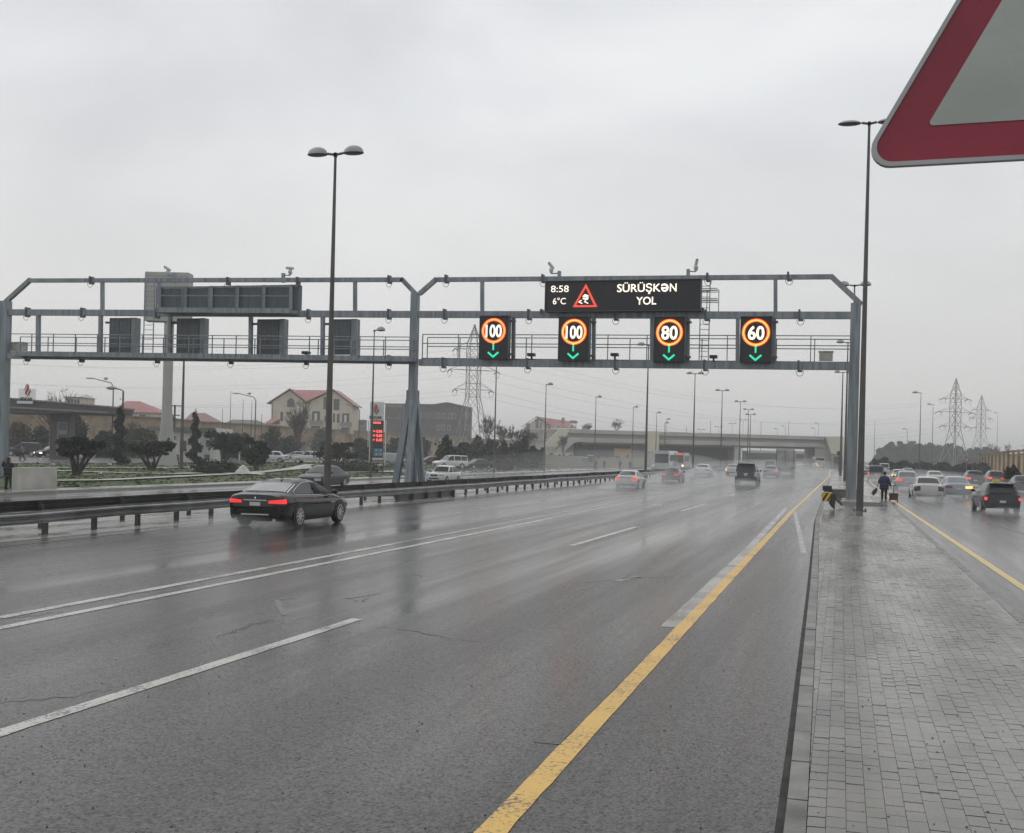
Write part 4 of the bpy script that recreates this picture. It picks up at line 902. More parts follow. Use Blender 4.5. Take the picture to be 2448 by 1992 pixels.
class Wall:
    """a vertical facade: x along it (to the picture's right), y back into the building"""
    def __init__(s, p, d): s.p = Vector((p.x, p.y, 0)); s.d = Vector((d.x, d.y, 0)).normalized(); s.n = Vector((-s.d.y, s.d.x, 0))
    def hit(s, px, py):
        r = ray(px, py); t = (s.p - EYE).dot(s.n) / r.dot(s.n); q = EYE + r * t; return (q - s.p).dot(s.d), q.z
    def P(s, x, y, z): return s.p + s.d * x + s.n * y + Zv * z
    def box(s, mb, x0, x1, y0, y1, z0, z1): return mb.obox(s.P((x0+x1)/2, (y0+y1)/2, (z0+z1)/2), s.d*(x1-x0)/2, s.n*(y1-y0)/2, Zv*(z1-z0)/2)
    def prism(s, mb, pts, y0, y1): return mb.prism([s.P(x, y0, z) for x, z in pts], s.n*(y1-y0))
def facade_window(W_, t, x0, x1, z0, z1, fr=FRAME, mull=1, y=0.0, gl=GLASS):
    q = MB(); f = 0.09
    W_.box(q, x0-f, x1+f, y-0.07, y-0.004, z1, z1+f); W_.box(q, x0-f, x1+f, y-0.07, y-0.004, z0-f, z0); W_.box(q, x0-f, x0, y-0.07, y-0.004, z0, z1); W_.box(q, x1, x1+f, y-0.07, y-0.004, z0, z1)
    for k in range(mull): xm = x0 + (x1-x0)*(k+1)/(mull+1); W_.box(q, xm-0.04, xm+0.04, y-0.06, y-0.004, z0, z1)
    w = q.build('window', fr, t, world=True)
    q = MB(); W_.box(q, x0+0.001, x1-0.001, y-0.03, y-0.006, z0+0.001, z1-0.001); q.build('pane', gl, w, world=True)
Yd = Vector((0, 1, 0))

# long tan retaining wall below the village (parallel to the road)
XW = -140.0
w0 = on_x(-40, 980, XW); zt = on_x(150, 986, XW).z; w1 = on_x(1330, 1050, XW)
q = MB(); n = 26; ys = [w0.y - 10 + (w1.y - w0.y + 10) * k / n for k in range(n + 1)]; gg = random.Random(2)
tops = [zt + gg.gauss(0, 0.15) - 0.6 * (k / n) for k in range(n + 1)]
for k in range(n): q.add([(XW, ys[k], -0.5), (XW, ys[k+1], -0.5), (XW, ys[k+1], tops[k+1]), (XW, ys[k], tops[k]), (XW-0.8, ys[k], -0.5), (XW-0.8, ys[k+1], -0.5), (XW-0.8, ys[k+1], tops[k+1]), (XW-0.8, ys[k], tops[k])], [(0,1,2,3), (3,2,6,7), (4,7,6,5)])
wl = thing('stone_wall', 'long tan stone retaining wall below the village houses', 'wall', (XW, ys[0], 0)); q.build('wall', TAN, wl, world=True)
q = MB()
for k in range(n): q.bar((XW, ys[k], tops[k]+0.12), (XW, ys[k+1]-0.05, tops[k+1]+0.12), 1.1, 0.24)
q.build('coping', pm('wall_coping', (0.24, 0.20, 0.15), 0.85, var=0.2), wl, world=True)
q = MB()
for px in (545, 590): a, b = on_x(px, 1035, XW), on_x(px + 14, 1044, XW); q.bar((XW+0.2, a.y, a.z), (XW+1.6, b.y, b.z - 3), 0.3, 0.3)
q.build('buttress', TAN, wl, world=True)
# terrain behind the wall
q = MB(); q.grid([[(x, y, zt - 1.2 if x < XW - 0.9 else zt - 1.3) for x in (-460, -220, XW-0.85)] for y in (0, 200, 400, 620)]); struct('terrain', q, SOIL)

# cream house with two gables
HW = Wall(on_x(745, 1000, -150), Rv); hb = zt - 1.2
def hx(px, py): return HW.hit(px, py)
t = thing('house', 'cream three storey house with a red roof, twin gables and small balconies', 'house', tuple(HW.P(0, 0, hb)))
L0, Lt = hx(649, 962)[0], hx(649, 962)[1]; V0, Vz = hx(733, 961); R0, Rz = hx(842, 968); P1 = hx(693.6, 931); P2 = hx(796.5, 932.5)
q = MB(); HW.prism(q, [(L0, hb), (R0, hb), (R0, Rz), (P2[0], P2[1]-0.3), (V0+0.8, Vz), (V0-0.8, Vz), (P1[0], P1[1]-0.3), (L0, Lt)], 0, 15); q.build('wall', CREAM, t, world=True)
q = MB(); e_ = 1.0
def slope(mb, a, b, y0, y1, th=0.25): mb.add([HW.P(a[0], y0, a[1]), HW.P(b[0], y0, b[1]), HW.P(b[0], y1, b[1]), HW.P(a[0], y1, a[1]), HW.P(a[0], y0, a[1]+th), HW.P(b[0], y0, b[1]+th), HW.P(b[0], y1, b[1]+th), HW.P(a[0], y1, a[1]+th)], [(0,1,2,3), (7,6,5,4), (0,4,5,1), (1,5,6,2), (2,6,7,3), (3,7,4,0)])
slope(q, (L0-1.2, Lt-0.5), P1, -0.8, 15.5); slope(q, P1, (V0, Vz-0.1), -0.8, 7.6); slope(q, (V0, Vz-0.1), P2, -0.8, 7.6); slope(q, P2, (R0+1.0, Rz-0.5), -0.8, 15.5)
# main roof plane between the gables, rising back to the ridge
q.add([HW.P(V0-0.9, 0.2, Vz+0.1), HW.P(V0+0.9, 0.2, Vz+0.1), HW.P(P2[0], 7.5, P2[1]+0.25), HW.P(P1[0], 7.5, P1[1]+0.25)], [(0,1,2,3)])
q.add([HW.P(P1[0], 7.5, P1[1]+0.25), HW.P(P2[0], 7.5, P2[1]+0.25), HW.P(P2[0], 16, Rz), HW.P(P1[0], 16, Rz)], [(0,1,2,3)])
rf = q.build('roof', REDROOF, t, world=True)
q = MB(); HW.box(q, V0-0.05, V0+0.05, -0.14, -0.004, hb, Vz); HW.box(q, L0+0.3, L0+0.42, -0.14, -0.004, hb, Lt); HW.box(q, V0-1.0, V0+1.2, -0.9, -0.1, Vz-0.55, Vz-0.1); q.build('drainpipe', DTRIM, t, world=True)
def cw_(x): return 630 + x / 9.278
def cz_(y): return 910 + y / 9.278
for (x0, x1, y0, y1, fr, mu) in ((530, 680, 445, 580, DTRIM, 1), (378, 428, 700, 890, DTRIM, 0), (512, 590, 700, 760, DTRIM, 0), (1350, 1412, 780, 910, FRAME, 1), (1335, 1420, 370, 630, DTRIM, 1), (1560, 1680, 420, 650, DTRIM, 1), (1545, 1580, 740, 920, DTRIM, 0), (1635, 1680, 745, 930, DTRIM, 0),
                                 (1080, 1250, 690, 970, DTRIM, 1), (1745, 1895, 735, 1000, DTRIM, 1), (1310, 1400, 1045, 1090, DTRIM, 0), (1060, 1250, 1005, 1060, DTRIM, 0), (1725, 1880, 1040, 1100, DTRIM, 0), (350, 420, 1005, 1030, DTRIM, 0)):
    a, b = hx(cw_(x0), cz_(y1)), hx(cw_(x1), cz_(y0)); facade_window(HW, t, a[0], b[0], a[1], b[1], fr, mu)
a, b = hx(cw_(1125), cz_(960)), hx(cw_(1190), cz_(730)); q = MB(); HW.box(q, a[0], b[0], -0.09, -0.071, a[1], b[1]); a, b = hx(cw_(1785), cz_(990)), hx(cw_(1845), cz_(770)); HW.box(q, a[0], b[0], -0.09, -0.071, a[1], b[1]); q.build('curtain', WHITEP, t, world=True)
a = hx(cw_(605), cz_(380)); b = hx(cw_(530), cz_(440)); c = hx(cw_(685), cz_(440)); q = MB(); HW.prism(q, [(b[0], b[1]), (c[0], c[1]), (a[0], a[1])], -0.06, -0.005); q.build('gable_window', GLASS, t, world=True)
for (x0, x1, y0, y1) in ((1050, 1305, 890, 985), (1715, 1960, 930, 1020)):
    a, b = hx(cw_(x0), cz_(y1)), hx(cw_(x1), cz_(y0)); q = MB(); HW.box(q, a[0], b[0], -1.5, -0.003, a[1]-0.2, a[1]); bl = q.build('balcony', CREAM, t, world=True)
    q = MB(); HW.box(q, a[0], b[0], -1.5, -1.42, a[1]+0.001, b[1]); HW.box(q, a[0], a[0]+0.08, -1.419, -0.003, a[1]+0.001, b[1]); HW.box(q, b[0]-0.08, b[0], -1.419, -0.003, a[1]+0.001, b[1]); q.build('balustrade', pm('balustrade', (0.25, 0.23, 0.19), 0.7, var=0.1), bl, world=True)
    for xx in (a[0]+0.1, b[0]-0.3): q = MB(); HW.box(q, xx, xx+0.2, -1.45, -1.25, hb, a[1]-0.201); q.build('pillar', CREAM, t, world=True)
q = MB(); p = hx(cw_(1300), cz_(185)); q2 = hx(cw_(1440), cz_(125)); q.tube([HW.P(p[0], 7, p[1]), HW.P(q2[0], 7, q2[1])], 0.06, 4); q.build('aerial', DTRIM, t, world=True)

# low red and grey roofed houses behind the wall
def low_house(px0, px1, pyw, pye, pyr, ridge0, ridge1, X, roofm, label, wallm=CREAM):
    Wl = Wall(on_x((px0+px1)/2, pye, X), Rv); t = thing('house', label, 'house', tuple(Wl.P(0, 0, zt-1.5)))
    x0, x1 = Wl.hit(px0, pye)[0], Wl.hit(px1, pye)[0]; ze = Wl.hit((px0+px1)/2, pye)[1]; zr = Wl.hit((px0+px1)/2, pyr)[1]; r0, r1 = Wl.hit(ridge0, pyr)[0], Wl.hit(ridge1, pyr)[0]
    q = MB(); Wl.box(q, x0+0.5, x1-0.5, 0, 10, zt-1.5, ze); q.build('wall', wallm, t, world=True)
    q = MB(); A = [Wl.P(x0, -0.6, ze), Wl.P(x1, -0.6, ze), Wl.P(x1, 10.6, ze), Wl.P(x0, 10.6, ze), Wl.P(r0, 5, zr), Wl.P(r1, 5, zr)]
    q.add(A, [(0,1,5,4), (1,2,5), (2,3,4,5), (3,0,4), (3,2,1,0)]); q.build('roof', roofm, t, world=True)
    for f in (0.25, 0.6): facade_window(Wl, t, x0 + (x1-x0)*f, x0 + (x1-x0)*f + 1.3, ze-1.8, ze-0.5, FRAME, 1)
    return t
low_house(262, 382, 1000, 986, 957.5, 285, 318, -150, REDROOF, 'low cream house with a red hipped roof beside the canopy')
low_house(438, 512, 1010, 1009, 986, 445, 478, -152, pm('mauve_roof', (0.24, 0.11, 0.115), 0.6, var=0.12), 'low house with a mauve red roof behind the spiral bush', TAN)
low_house(530, 633, 1020, 1017, 1003, 545, 605, -154, GREYROOF, 'low house with a grey brown roof between bare poles', TAN)
low_house(632, 652, 1022, 1012, 1000, 640, 660, -156, REDROOF, 'small red roof peeping out beside the cream house')
low_house(844, 872, 1024, 1004, 1003, 846, 870, -158, pm('mauve_block', (0.16, 0.11, 0.12), 0.7, var=0.1), 'small mauve block between the cream house and the price pylon', pm('mauve_wall', (0.2, 0.15, 0.155), 0.8, var=0.1))
low_house(152, 193, 960, 949, 940, 158, 186 , -162, FRAME, 'pale roof top box behind the canopy')
low_house(-6, 22, 960, 953, 948, 0, 18, -160, WHITEP, 'pale low roof at the picture edge above the canopy')

# long dark brick building
DW = Wall(on_x(1020, 1000, -156), Rv)
t = thing('building', 'long dark brick building with a low gable, behind the gantry legs', 'building', tuple(DW.P(0, 0, zt-1.2)))
xL, zL = DW.hit(921, 966); xR = DW.hit(1126, 980)[0]; g0, gp_, g1 = DW.hit(1036, 968), DW.hit(1069, 963), DW.hit(1124, 975)
q = MB(); DW.prism(q, [(xL, zt-1.5), (xR, zt-1.5), (xR, g1[1]), (gp_[0], gp_[1]), (g0[0], g0[1]), (xL, zL)], 0, 14); q.build('wall', DBRICK, t, world=True)
q = MB()
for a, b in (((xL-0.3, zL), g0), (g0, gp_), (gp_, (xR+0.5, g1[1]-0.2))): q.bar(DW.P(a[0], -0.3, a[1]+0.12), DW.P(b[0], -0.3, b[1]+0.12), 1.2, 0.22)
q.build('roof', GREYROOF, t, world=True)
q = MB(); a, b = DW.hit(922, 972), DW.hit(962, 967.5); DW.box(q, a[0], b[0], -0.12, -0.004, a[1]-0.2, b[1]); q.build('sign_band', pm('pale_band', (0.24, 0.21, 0.18), 0.7, var=0.2), t, world=True)
for px in (1008, 1044, 1056, 1072, 1082, 1112): 
    a, b = DW.hit(px, 1001), DW.hit(px + 7.5, 989); facade_window(DW, t, a[0], b[0], a[1], b[1], FRAME, 1)
for px in (1044, 1056, 1070, 1112): a, b = DW.hit(px, 1028), DW.hit(px + 7, 1017); facade_window(DW, t, a[0], b[0], a[1], b[1], FRAME, 1)
q = MB(); a, b = DW.hit(1008, 998), DW.hit(1038, 983); DW.box(q, a[0], b[0], -0.15, -0.1, a[1], b[1]); q.build('dark_glazing', GLASS, t, world=True)
q = MB(); a, b = DW.hit(922, 1000), DW.hit(1040, 1002); DW.box(q, a[0], b[0], -0.5, -0.004, a[1], a[1]+0.5); q.build('ledge', GREYROOF, t, world=True)

# villa with red roof, columns and verandas
VW = Wall(on_x(1315, 1030, -142), Rv); vb = 2.0
def vx(cx, cy): return VW.hit(1220 + cx/6.276, 960 + cy/6.276)
t = thing('villa', 'pale villa with a dusty red roof, arched gable and columned verandas', 'house', tuple(VW.P(0, 0, vb)))
x0, z0 = vx(190, 600); x1, z1 = vx(960, 400); zp = vx(400, 228)[1]; zl = vx(160, 385)[1]; zb = vx(300, 440)[1]; z2 = vx(300, 590)[1]
q = MB(); VW.box(q, x0, x1, 1.5, 14, vb-2, vx(500, 400)[1]); VW.prism(q, [(x0, zl-0.2), (vx(620, 385)[0], vx(620, 385)[1]), (vx(400, 250)[0], vx(400, 250)[1])], 1.5, 9); q.build('wall', CREAM, t, world=True)
q = MB(); pk = vx(400, 226); le = vx(165, 388); re = vx(640, 388); rr = vx(880, 290); re2 = vx(1000, 395)
for (a, b) in ((le, pk), (pk, re)):
    q.add([VW.P(a[0], 0, a[1]), VW.P(b[0], 0, b[1]), VW.P(b[0], 9, b[1]), VW.P(a[0], 9, a[1]), VW.P(a[0], 0, a[1]+0.3), VW.P(b[0], 0, b[1]+0.3), VW.P(b[0], 9, b[1]+0.3), VW.P(a[0], 9, a[1]+0.3)], [(0,1,2,3), (7,6,5,4), (0,4,5,1), (1,5,6,2), (2,6,7,3), (3,7,4,0)])
q.add([VW.P(re[0]-2, 0.5, re[1]), VW.P(re2[0], 0.5, re2[1]), VW.P(rr[0], 7, rr[1]), VW.P(pk[0], 7, pk[1]+0.2), VW.P(re2[0], 14, re2[1]), VW.P(pk[0], 14, re[1])], [(0,1,2,3), (1,4,2), (3,2,4,5)])
rf = q.build('roof', REDROOF, t, world=True)
q = MB(); a, b = vx(775, 300), vx(822, 240); VW.box(q, a[0], b[0], 5, 6.5, a[1]-1, b[1]); q.build('chimney', pm('chimney_red', (0.24, 0.10, 0.09), 0.7, var=0.15), rf, world=True)
for cx in (720, 920):
    a, b, c = vx(cx-45, 395), vx(cx+45, 395), vx(cx, 320); q = MB(); VW.prism(q, [a, b, c], -0.4, 4); q.build('dormer', FRAME, t, world=True)
    q = MB(); a, b, c = vx(cx-25, 393), vx(cx+25, 393), vx(cx, 345); VW.prism(q, [a, b, c], -0.45, -0.405); q.build('dormer_window', GLASS, t, world=True)
q = MB()
for zz in (zb, z2): VW.box(q, x0-1.2, vx(700, 420)[0], -1.2, 1.49, zz-0.3, zz+0.7)
q.build('veranda', pm('veranda_stone', (0.30, 0.27, 0.24), 0.8, var=0.15), t, world=True)
for cx in (225, 310, 370, 435, 500, 560, 610):
    a = vx(cx, 400)[0]; q = MB(); VW.box(q, a-0.25, a+0.25, -1.0, -0.5, zb+0.702, vx(cx, 300 if 300 < cx < 520 else 345)[1]-0.6); VW.box(q, a-0.25, a+0.25, -1.0, -0.5, z2+0.702, zb-0.302); q.build('pillar', FRAME, t, world=True)
for (ca, cb, cy0, cy1) in ((240, 295, 330, 400), (375, 430, 260, 400), (440, 470, 320, 400), (520, 600, 345, 400), (240, 300, 470, 560), (335, 450, 465, 560), (500, 560, 465, 560)):
    a, b = vx(ca, cy1), vx(cb, cy0); facade_window(VW, t, a[0], b[0], a[1], b[1], DTRIM, 1, y=1.5)
# roof top tank canopy beside the villa
p = VW.P(vx(960, 320)[0], 12, 0); zt2 = vx(960, 320)[1]; tk = thing('water_tower', 'round grey tank on a roof stand beside the villa chimney', 'tank', (p.x, p.y, vb))
q = MB(); q.lathe_z([(1.6, 0), (2.4, 0.3), (2.4, 1.0), (1.2, 1.5)], (p.x, p.y, zt2)); q.build('tank', GREYROOF, tk, world=True)
for dx, dy in ((-1.3, -1.3), (1.3, -1.3), (-1.3, 1.3), (1.3, 1.3)): MB().tube([(p.x+dx, p.y+dy, vb), (p.x+dx, p.y+dy, zt2)], 0.12, 6).build('leg', DTRIM, tk, world=True)

# concrete overpass with a stair end
ZO = 340.0
OW = Wall(on_d(1650, 1060, ZO), Rv)
def ox(px, py): return OW.hit(px, py)
t = thing('overpass', 'long pale concrete overpass crossing the motorway, with a sloped stair end and pier', 'bridge', tuple(OW.P(0, 0, 0)))
# parapet, recessed band, girder: each follows the line seen in the photo
def band(y_l, y_r, th_l, th_r, y0, y1, mat, name, xl=1360, xr_=1972):
    a, b = ox(xl, y_l), ox(xr_, y_r); c, d = ox(xl, y_l + th_l), ox(xr_, y_r + th_r); q = MB()
    OW.prism(q, [(a[0], a[1]), (a[0], c[1]), (b[0], d[1]), (b[0], b[1])], y0, y1); return q.build(name, mat, t, world=True)
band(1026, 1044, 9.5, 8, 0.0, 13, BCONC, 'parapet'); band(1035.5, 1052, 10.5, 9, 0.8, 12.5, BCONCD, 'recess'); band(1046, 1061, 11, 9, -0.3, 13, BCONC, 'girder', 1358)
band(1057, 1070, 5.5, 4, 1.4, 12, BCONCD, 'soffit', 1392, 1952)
a, b = ox(1755, 1128), ox(1772, 1068); q = MB(); OW.box(q, a[0], b[0], 0.4, 12, 0, b[1]); q.build('pier', BCONC, t, world=True)
q = MB(); a, b = ox(1948, 1128), ox(1990, 1066); OW.box(q, a[0], b[0], 0.2, 12.8, 0, b[1]); q.build('abutment', BCONC, t, world=True)
q = MB(); a, b, c, d = ox(1972, 1044), ox(2013, 1044), ox(2013, 1090), ox(1984, 1085); OW.prism(q, [a, d, c, b], -1.5, 6); q.build('ramp_wall', pm('cream_cladding', (0.64, 0.60, 0.47), 0.7, var=0.06), t, world=True)
q = MB(); a, b, c, d = ox(1984, 1086), ox(2013, 1091), ox(2013, 1124), ox(1988, 1124); OW.prism(q, [a, d, c, b], -1.2, 6); q.build('ramp_base', BCONC, t, world=True)
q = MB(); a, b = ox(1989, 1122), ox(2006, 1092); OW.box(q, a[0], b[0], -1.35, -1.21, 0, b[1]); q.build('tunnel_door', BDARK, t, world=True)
# stair end
S = [ox(1303, 1062), ox(1338, 1025), ox(1360, 1025), ox(1360, 1032), ox(1326, 1069), ox(1303, 1069)]
q = MB(); OW.prism(q, S, -1.0, 5); q.build('stair_parapet', pm('cream_parapet', (0.64, 0.61, 0.49), 0.7, var=0.08), t, world=True)
q = MB(); OW.prism(q, [ox(1326, 1081), ox(1360, 1046), ox(1372, 1046), ox(1390, 1056), ox(1372, 1059), ox(1345, 1083)], -1.4, 4); q.build('stair_flight', BCONC, t, world=True)
q = MB(); OW.prism(q, [ox(1329, 1072), ox(1361, 1036), ox(1361, 1046), ox(1330, 1079)], -0.6, 3); q.build('stair_shade', BCONCD, t, world=True)  # shade below the stair parapet, built as a strip of darker concrete
q = MB(); OW.prism(q, [ox(1281, 1060), ox(1303, 1060), ox(1303, 1068), ox(1310, 1068), ox(1310, 1082), ox(1283, 1082)], -0.8, 5); q.build('stair_lobby', BCONC, t, world=True)
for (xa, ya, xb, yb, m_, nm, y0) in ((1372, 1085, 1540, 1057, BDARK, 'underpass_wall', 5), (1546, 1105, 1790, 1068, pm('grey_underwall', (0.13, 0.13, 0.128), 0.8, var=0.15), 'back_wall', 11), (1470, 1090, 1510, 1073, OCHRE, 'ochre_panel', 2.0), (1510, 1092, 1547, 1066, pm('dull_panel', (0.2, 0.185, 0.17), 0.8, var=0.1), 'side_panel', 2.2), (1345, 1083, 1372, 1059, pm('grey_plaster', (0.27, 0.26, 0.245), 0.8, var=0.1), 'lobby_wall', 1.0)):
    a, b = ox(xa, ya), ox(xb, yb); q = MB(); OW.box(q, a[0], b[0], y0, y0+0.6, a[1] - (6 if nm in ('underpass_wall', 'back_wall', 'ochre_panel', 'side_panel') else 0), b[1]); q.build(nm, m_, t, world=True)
a, b = ox(1547, 1079), ox(1574.5, 1031.5); q = MB(); OW.box(q, a[0], b[0], -1.6, -0.31, a[1], b[1]); fl = q.build('cream_panel', pm('cream_cladding', (0.64, 0.60, 0.47), 0.7), t, world=True)
q = MB(); a, b = ox(1547, 1089), ox(1574.5, 1079); OW.box(q, a[0], b[0], -1.5, -0.31, a[1]-3, b[1]); q.build('panel_base', BCONC, t, world=True)
# far second span seen through the opening
q = MB(); a, b = on_d(1790, 1086, 470), on_d(1955, 1077, 470); q.obox((a + b) / 2, Rv * (b - a).dot(Rv) / 2, Fv * 2, Zv * 0.5); tag(q.build('far_bridge', BCONC), 'far pale bridge deck glimpsed under the overpass', 'bridge')

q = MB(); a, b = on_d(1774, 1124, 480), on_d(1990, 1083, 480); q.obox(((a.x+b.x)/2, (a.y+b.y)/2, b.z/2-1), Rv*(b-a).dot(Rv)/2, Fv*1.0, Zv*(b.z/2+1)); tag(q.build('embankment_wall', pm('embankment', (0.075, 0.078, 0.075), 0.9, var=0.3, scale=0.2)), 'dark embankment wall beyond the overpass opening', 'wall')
# filling station canopy, pillar and roof sign (parallel to the road)
XS = -92.0
SW = Wall(on_g(120, 1097), Rv)
DBR = pm('station_brown', (0.075, 0.066, 0.066), 0.5, var=0.12); LIP = pm('station_lip', (0.20, 0.20, 0.205), 0.4, var=0.08)
t = thing('filling_station', 'filling station with a dark flat canopy on a brown pillar', 'filling station', tuple(SW.P(0, 0, 0.1)))
def sx(cx, cy): return SW.hit(cx / 7.892, 900 + cy / 7.892)
a = sx(40, 400); b = sx(2080, 585); lo = sx(160, 680); x_e = sx(2080, 600)[0]
q = MB(); SW.prism(q, [sx(-200, 395), sx(2080, 590), sx(2040, 705), sx(-200, 678)], 0, 9); q.build('canopy', DBR, t, world=True)
u0, u1, u2, u3 = sx(-210, 380), sx(2090, 575), sx(-210, 560), sx(2050, 685)
q = MB(); q.bar(SW.P(u0[0], 4.5, u0[1]), SW.P(u1[0], 4.5, u1[1]), 9.4, 0.16); q.build('canopy_lip', LIP, t, world=True); q = MB(); q.bar(SW.P(u2[0], -0.12, u2[1]), SW.P(u3[0], -0.12, u3[1]), 0.2, 0.2); q.build('canopy_lip', LIP, t, world=True)
c0, c1 = sx(755, 1100)[0], sx(1125, 1100)[0]
q = MB(); SW.box(q, c0, c1, 3, 5, 0.05, lo[1]+0.149); q.build('pillar', DBR, t, world=True)
fr_a, fr_b = sx(895, 1340), sx(1105, 850); q = MB(); f = 0.18
SW.box(q, fr_a[0], fr_a[0]+f, 2.9, 2.998, 0.4, fr_b[1]); SW.box(q, fr_b[0]-f, fr_b[0], 2.9, 2.998, sx(1000, 1080)[1], fr_b[1]); SW.box(q, fr_a[0]+f, fr_b[0]-f, 2.9, 2.998, fr_b[1]-f, fr_b[1]); z_ = sx(1000, 1045)[1]; SW.box(q, fr_a[0]+f, fr_b[0]-f, 2.9, 2.998, z_-0.3, z_+0.3); q.build('door_frame', LIP, t, world=True)
q = MB(); SW.box(q, fr_a[0]+f, fr_b[0]-f, 2.93, 2.997, 0.4, z_-0.301); SW.box(q, fr_a[0]+f, fr_b[0]-f, 2.93, 2.997, z_+0.301, fr_b[1]-f); q.build('dark_glass', GLASS, t, world=True)
# roof sign with flame emblem and name
FRED = pm('flame_red', (0.50, 0.02, 0.03), 0.4, var=0.05); FGRN = pm('flame_green', (0.06, 0.13, 0.05), 0.4, var=0.05); FGRY = pm('flame_grey', (0.12, 0.15, 0.17), 0.4, var=0.05); NAME = pm('dark_letters', (0.012, 0.013, 0.012), 0.5, var=0.1)
def flame(Wl, fx, mirror, parent, y):
    def S(P, y_, m_, nm): q = MB(); Wl.prism(q, [fx(*p) for p in P], y_ - 0.12, y_); return q.build(nm, m_, parent, world=True)
    S([(0.50, 0.0), (0.66, 0.10), (0.75, 0.26), (0.70, 0.46), (0.52, 0.62), (0.38, 0.78), (0.28, 0.88), (0.12, 0.80), (0.14, 0.62), (0.30, 0.44), (0.42, 0.28), (0.46, 0.12)], y, FRED, 'red_flame')
    S([(0.88, 0.40), (0.98, 0.58), (0.92, 0.72), (0.72, 0.86), (0.52, 1.0), (0.44, 0.98), (0.52, 0.82), (0.70, 0.66), (0.84, 0.52)], y, FGRN, 'green_flame')
    S([(0.30, 0.04), (0.36, 0.14), (0.28, 0.30), (0.12, 0.44), (0.02, 0.50), (0.10, 0.32), (0.22, 0.18)], y, FGRY, 'grey_flame')
rs = thing('roof_sign', 'flame emblem with the name SOCAR standing on the canopy edge', 'sign', tuple(SW.P(sx(510, 480)[0], 0, a[1])))
q = MB(); A_, B_ = sx(350, 515), sx(645, 470); SW.box(q, A_[0], B_[0], -0.5, -0.26, A_[1], B_[1]); q.build('base', WHITEP, rs, world=True)
q = MB(); A_, B_ = sx(325, 470), sx(655, 235); SW.box(q, A_[0], B_[0], 0.3, 0.4, A_[1], B_[1]); bkm = pm('pale_backing', (0.7, 0.7, 0.68), 0.5, var=0.05); bkm.node_tree.nodes['Principled BSDF'].inputs['Alpha'].default_value = 0.35; q.build('backing', bkm, rs, world=True)
def ff(u, v): return sx(465 + u*120, 138 + v*245)
flame(SW, ff, 1, rs, -0.02)
def wall_text(s, Wl, p0, p1, y, mat, parent, bold=0.02):
    o = text_mesh(s, (0, p1[0]-p0[0], 0, p1[1]-p0[1]), 0, mat, None, 'lettering', bold, 0.1, False)
    for v in o.data.vertices: v.co = Wl.P(p0[0] + v.co.x, y + v.co.y, p0[1] + v.co.z)
    og = ORG[parent.name][0]
    for v in o.data.vertices: v.co -= Vector(og)
    o.parent = parent; return o
wall_text('SOCAR', SW, sx(405, 472), sx(635, 400), -0.3, NAME, rs, 0.05)
# price pylon
TW = Wall(on_g(900, 1114), Rv); tt = thing('price_pylon', 'tall white price pylon with flame emblem, red digits and a blue panel', 'sign', tuple(TW.P(0, 0, gz(TW.p.x))))
def tx_(cx, cy): return TW.hit(860 + cx/8.68, 940 + cy/8.68)
def tbox(x0, x1, y0, y1, d0, d1, m_, nm, par=None): a, b = tx_(x0, y1), tx_(x1, y0); q = MB(); TW.box(q, a[0], b[0], d0, d1, a[1], b[1]); return q.build(nm, m_, par or tt, world=True)
tbox(185, 505, 190, 1510, 0, 0.55, WHITEP, 'body'); tbox(508, 548, 565, 1515, 0.05, 0.5, WHITEP, 'side_fin'); tbox(160, 183, 570, 1120, 0.05, 0.5, WHITEP, 'side_fin')
tbox(210, 500, 572, 1335, -0.06, -0.003, PANEL, 'display'); tbox(285, 470, 1150, 1310, -0.09, -0.062, pm('blue_panel', (0.07, 0.17, 0.24), 0.4, var=0.1), 'blue_panel')
for yy in (1395, 1425, 1455): tbox(200, 495, yy-6, yy+6, -0.02, -0.003, DTRIM, 'groove')
PR = led('price_red', (1.0, 0.10, 0.075), 1.5)
for s, x0, x1, y0, y1 in (('0.90', 345, 470, 765, 825), ('0.60', 345, 470, 850, 915), ('0.45', 340, 470, 940, 1003), ('95', 275, 325, 772, 808), ('92', 275, 325, 860, 900), ('D', 275, 312, 948, 985), ('08:58', 278, 445, 595, 635)):
    p0, p1 = tx_(x0, y1), tx_(x1, y0); wall_text(s, TW, p0, p1, -0.08, PR, tt, 0.05)
def fg(u, v): return tx_(285 + u*115, 222 + v*225)
flame(TW, fg, 1, tt, -0.004); wall_text('SOCAR', TW, tx_(195, 530), tx_(460, 478), -0.02, NAME, tt, 0.03)
for yy in (1165, 1250):
    for xx in (325, 415): tbox(xx, xx+45, yy, yy+38, -0.10, -0.091, pm('pale_blue', (0.30, 0.42, 0.48), 0.5, var=0.1), 'pictogram')
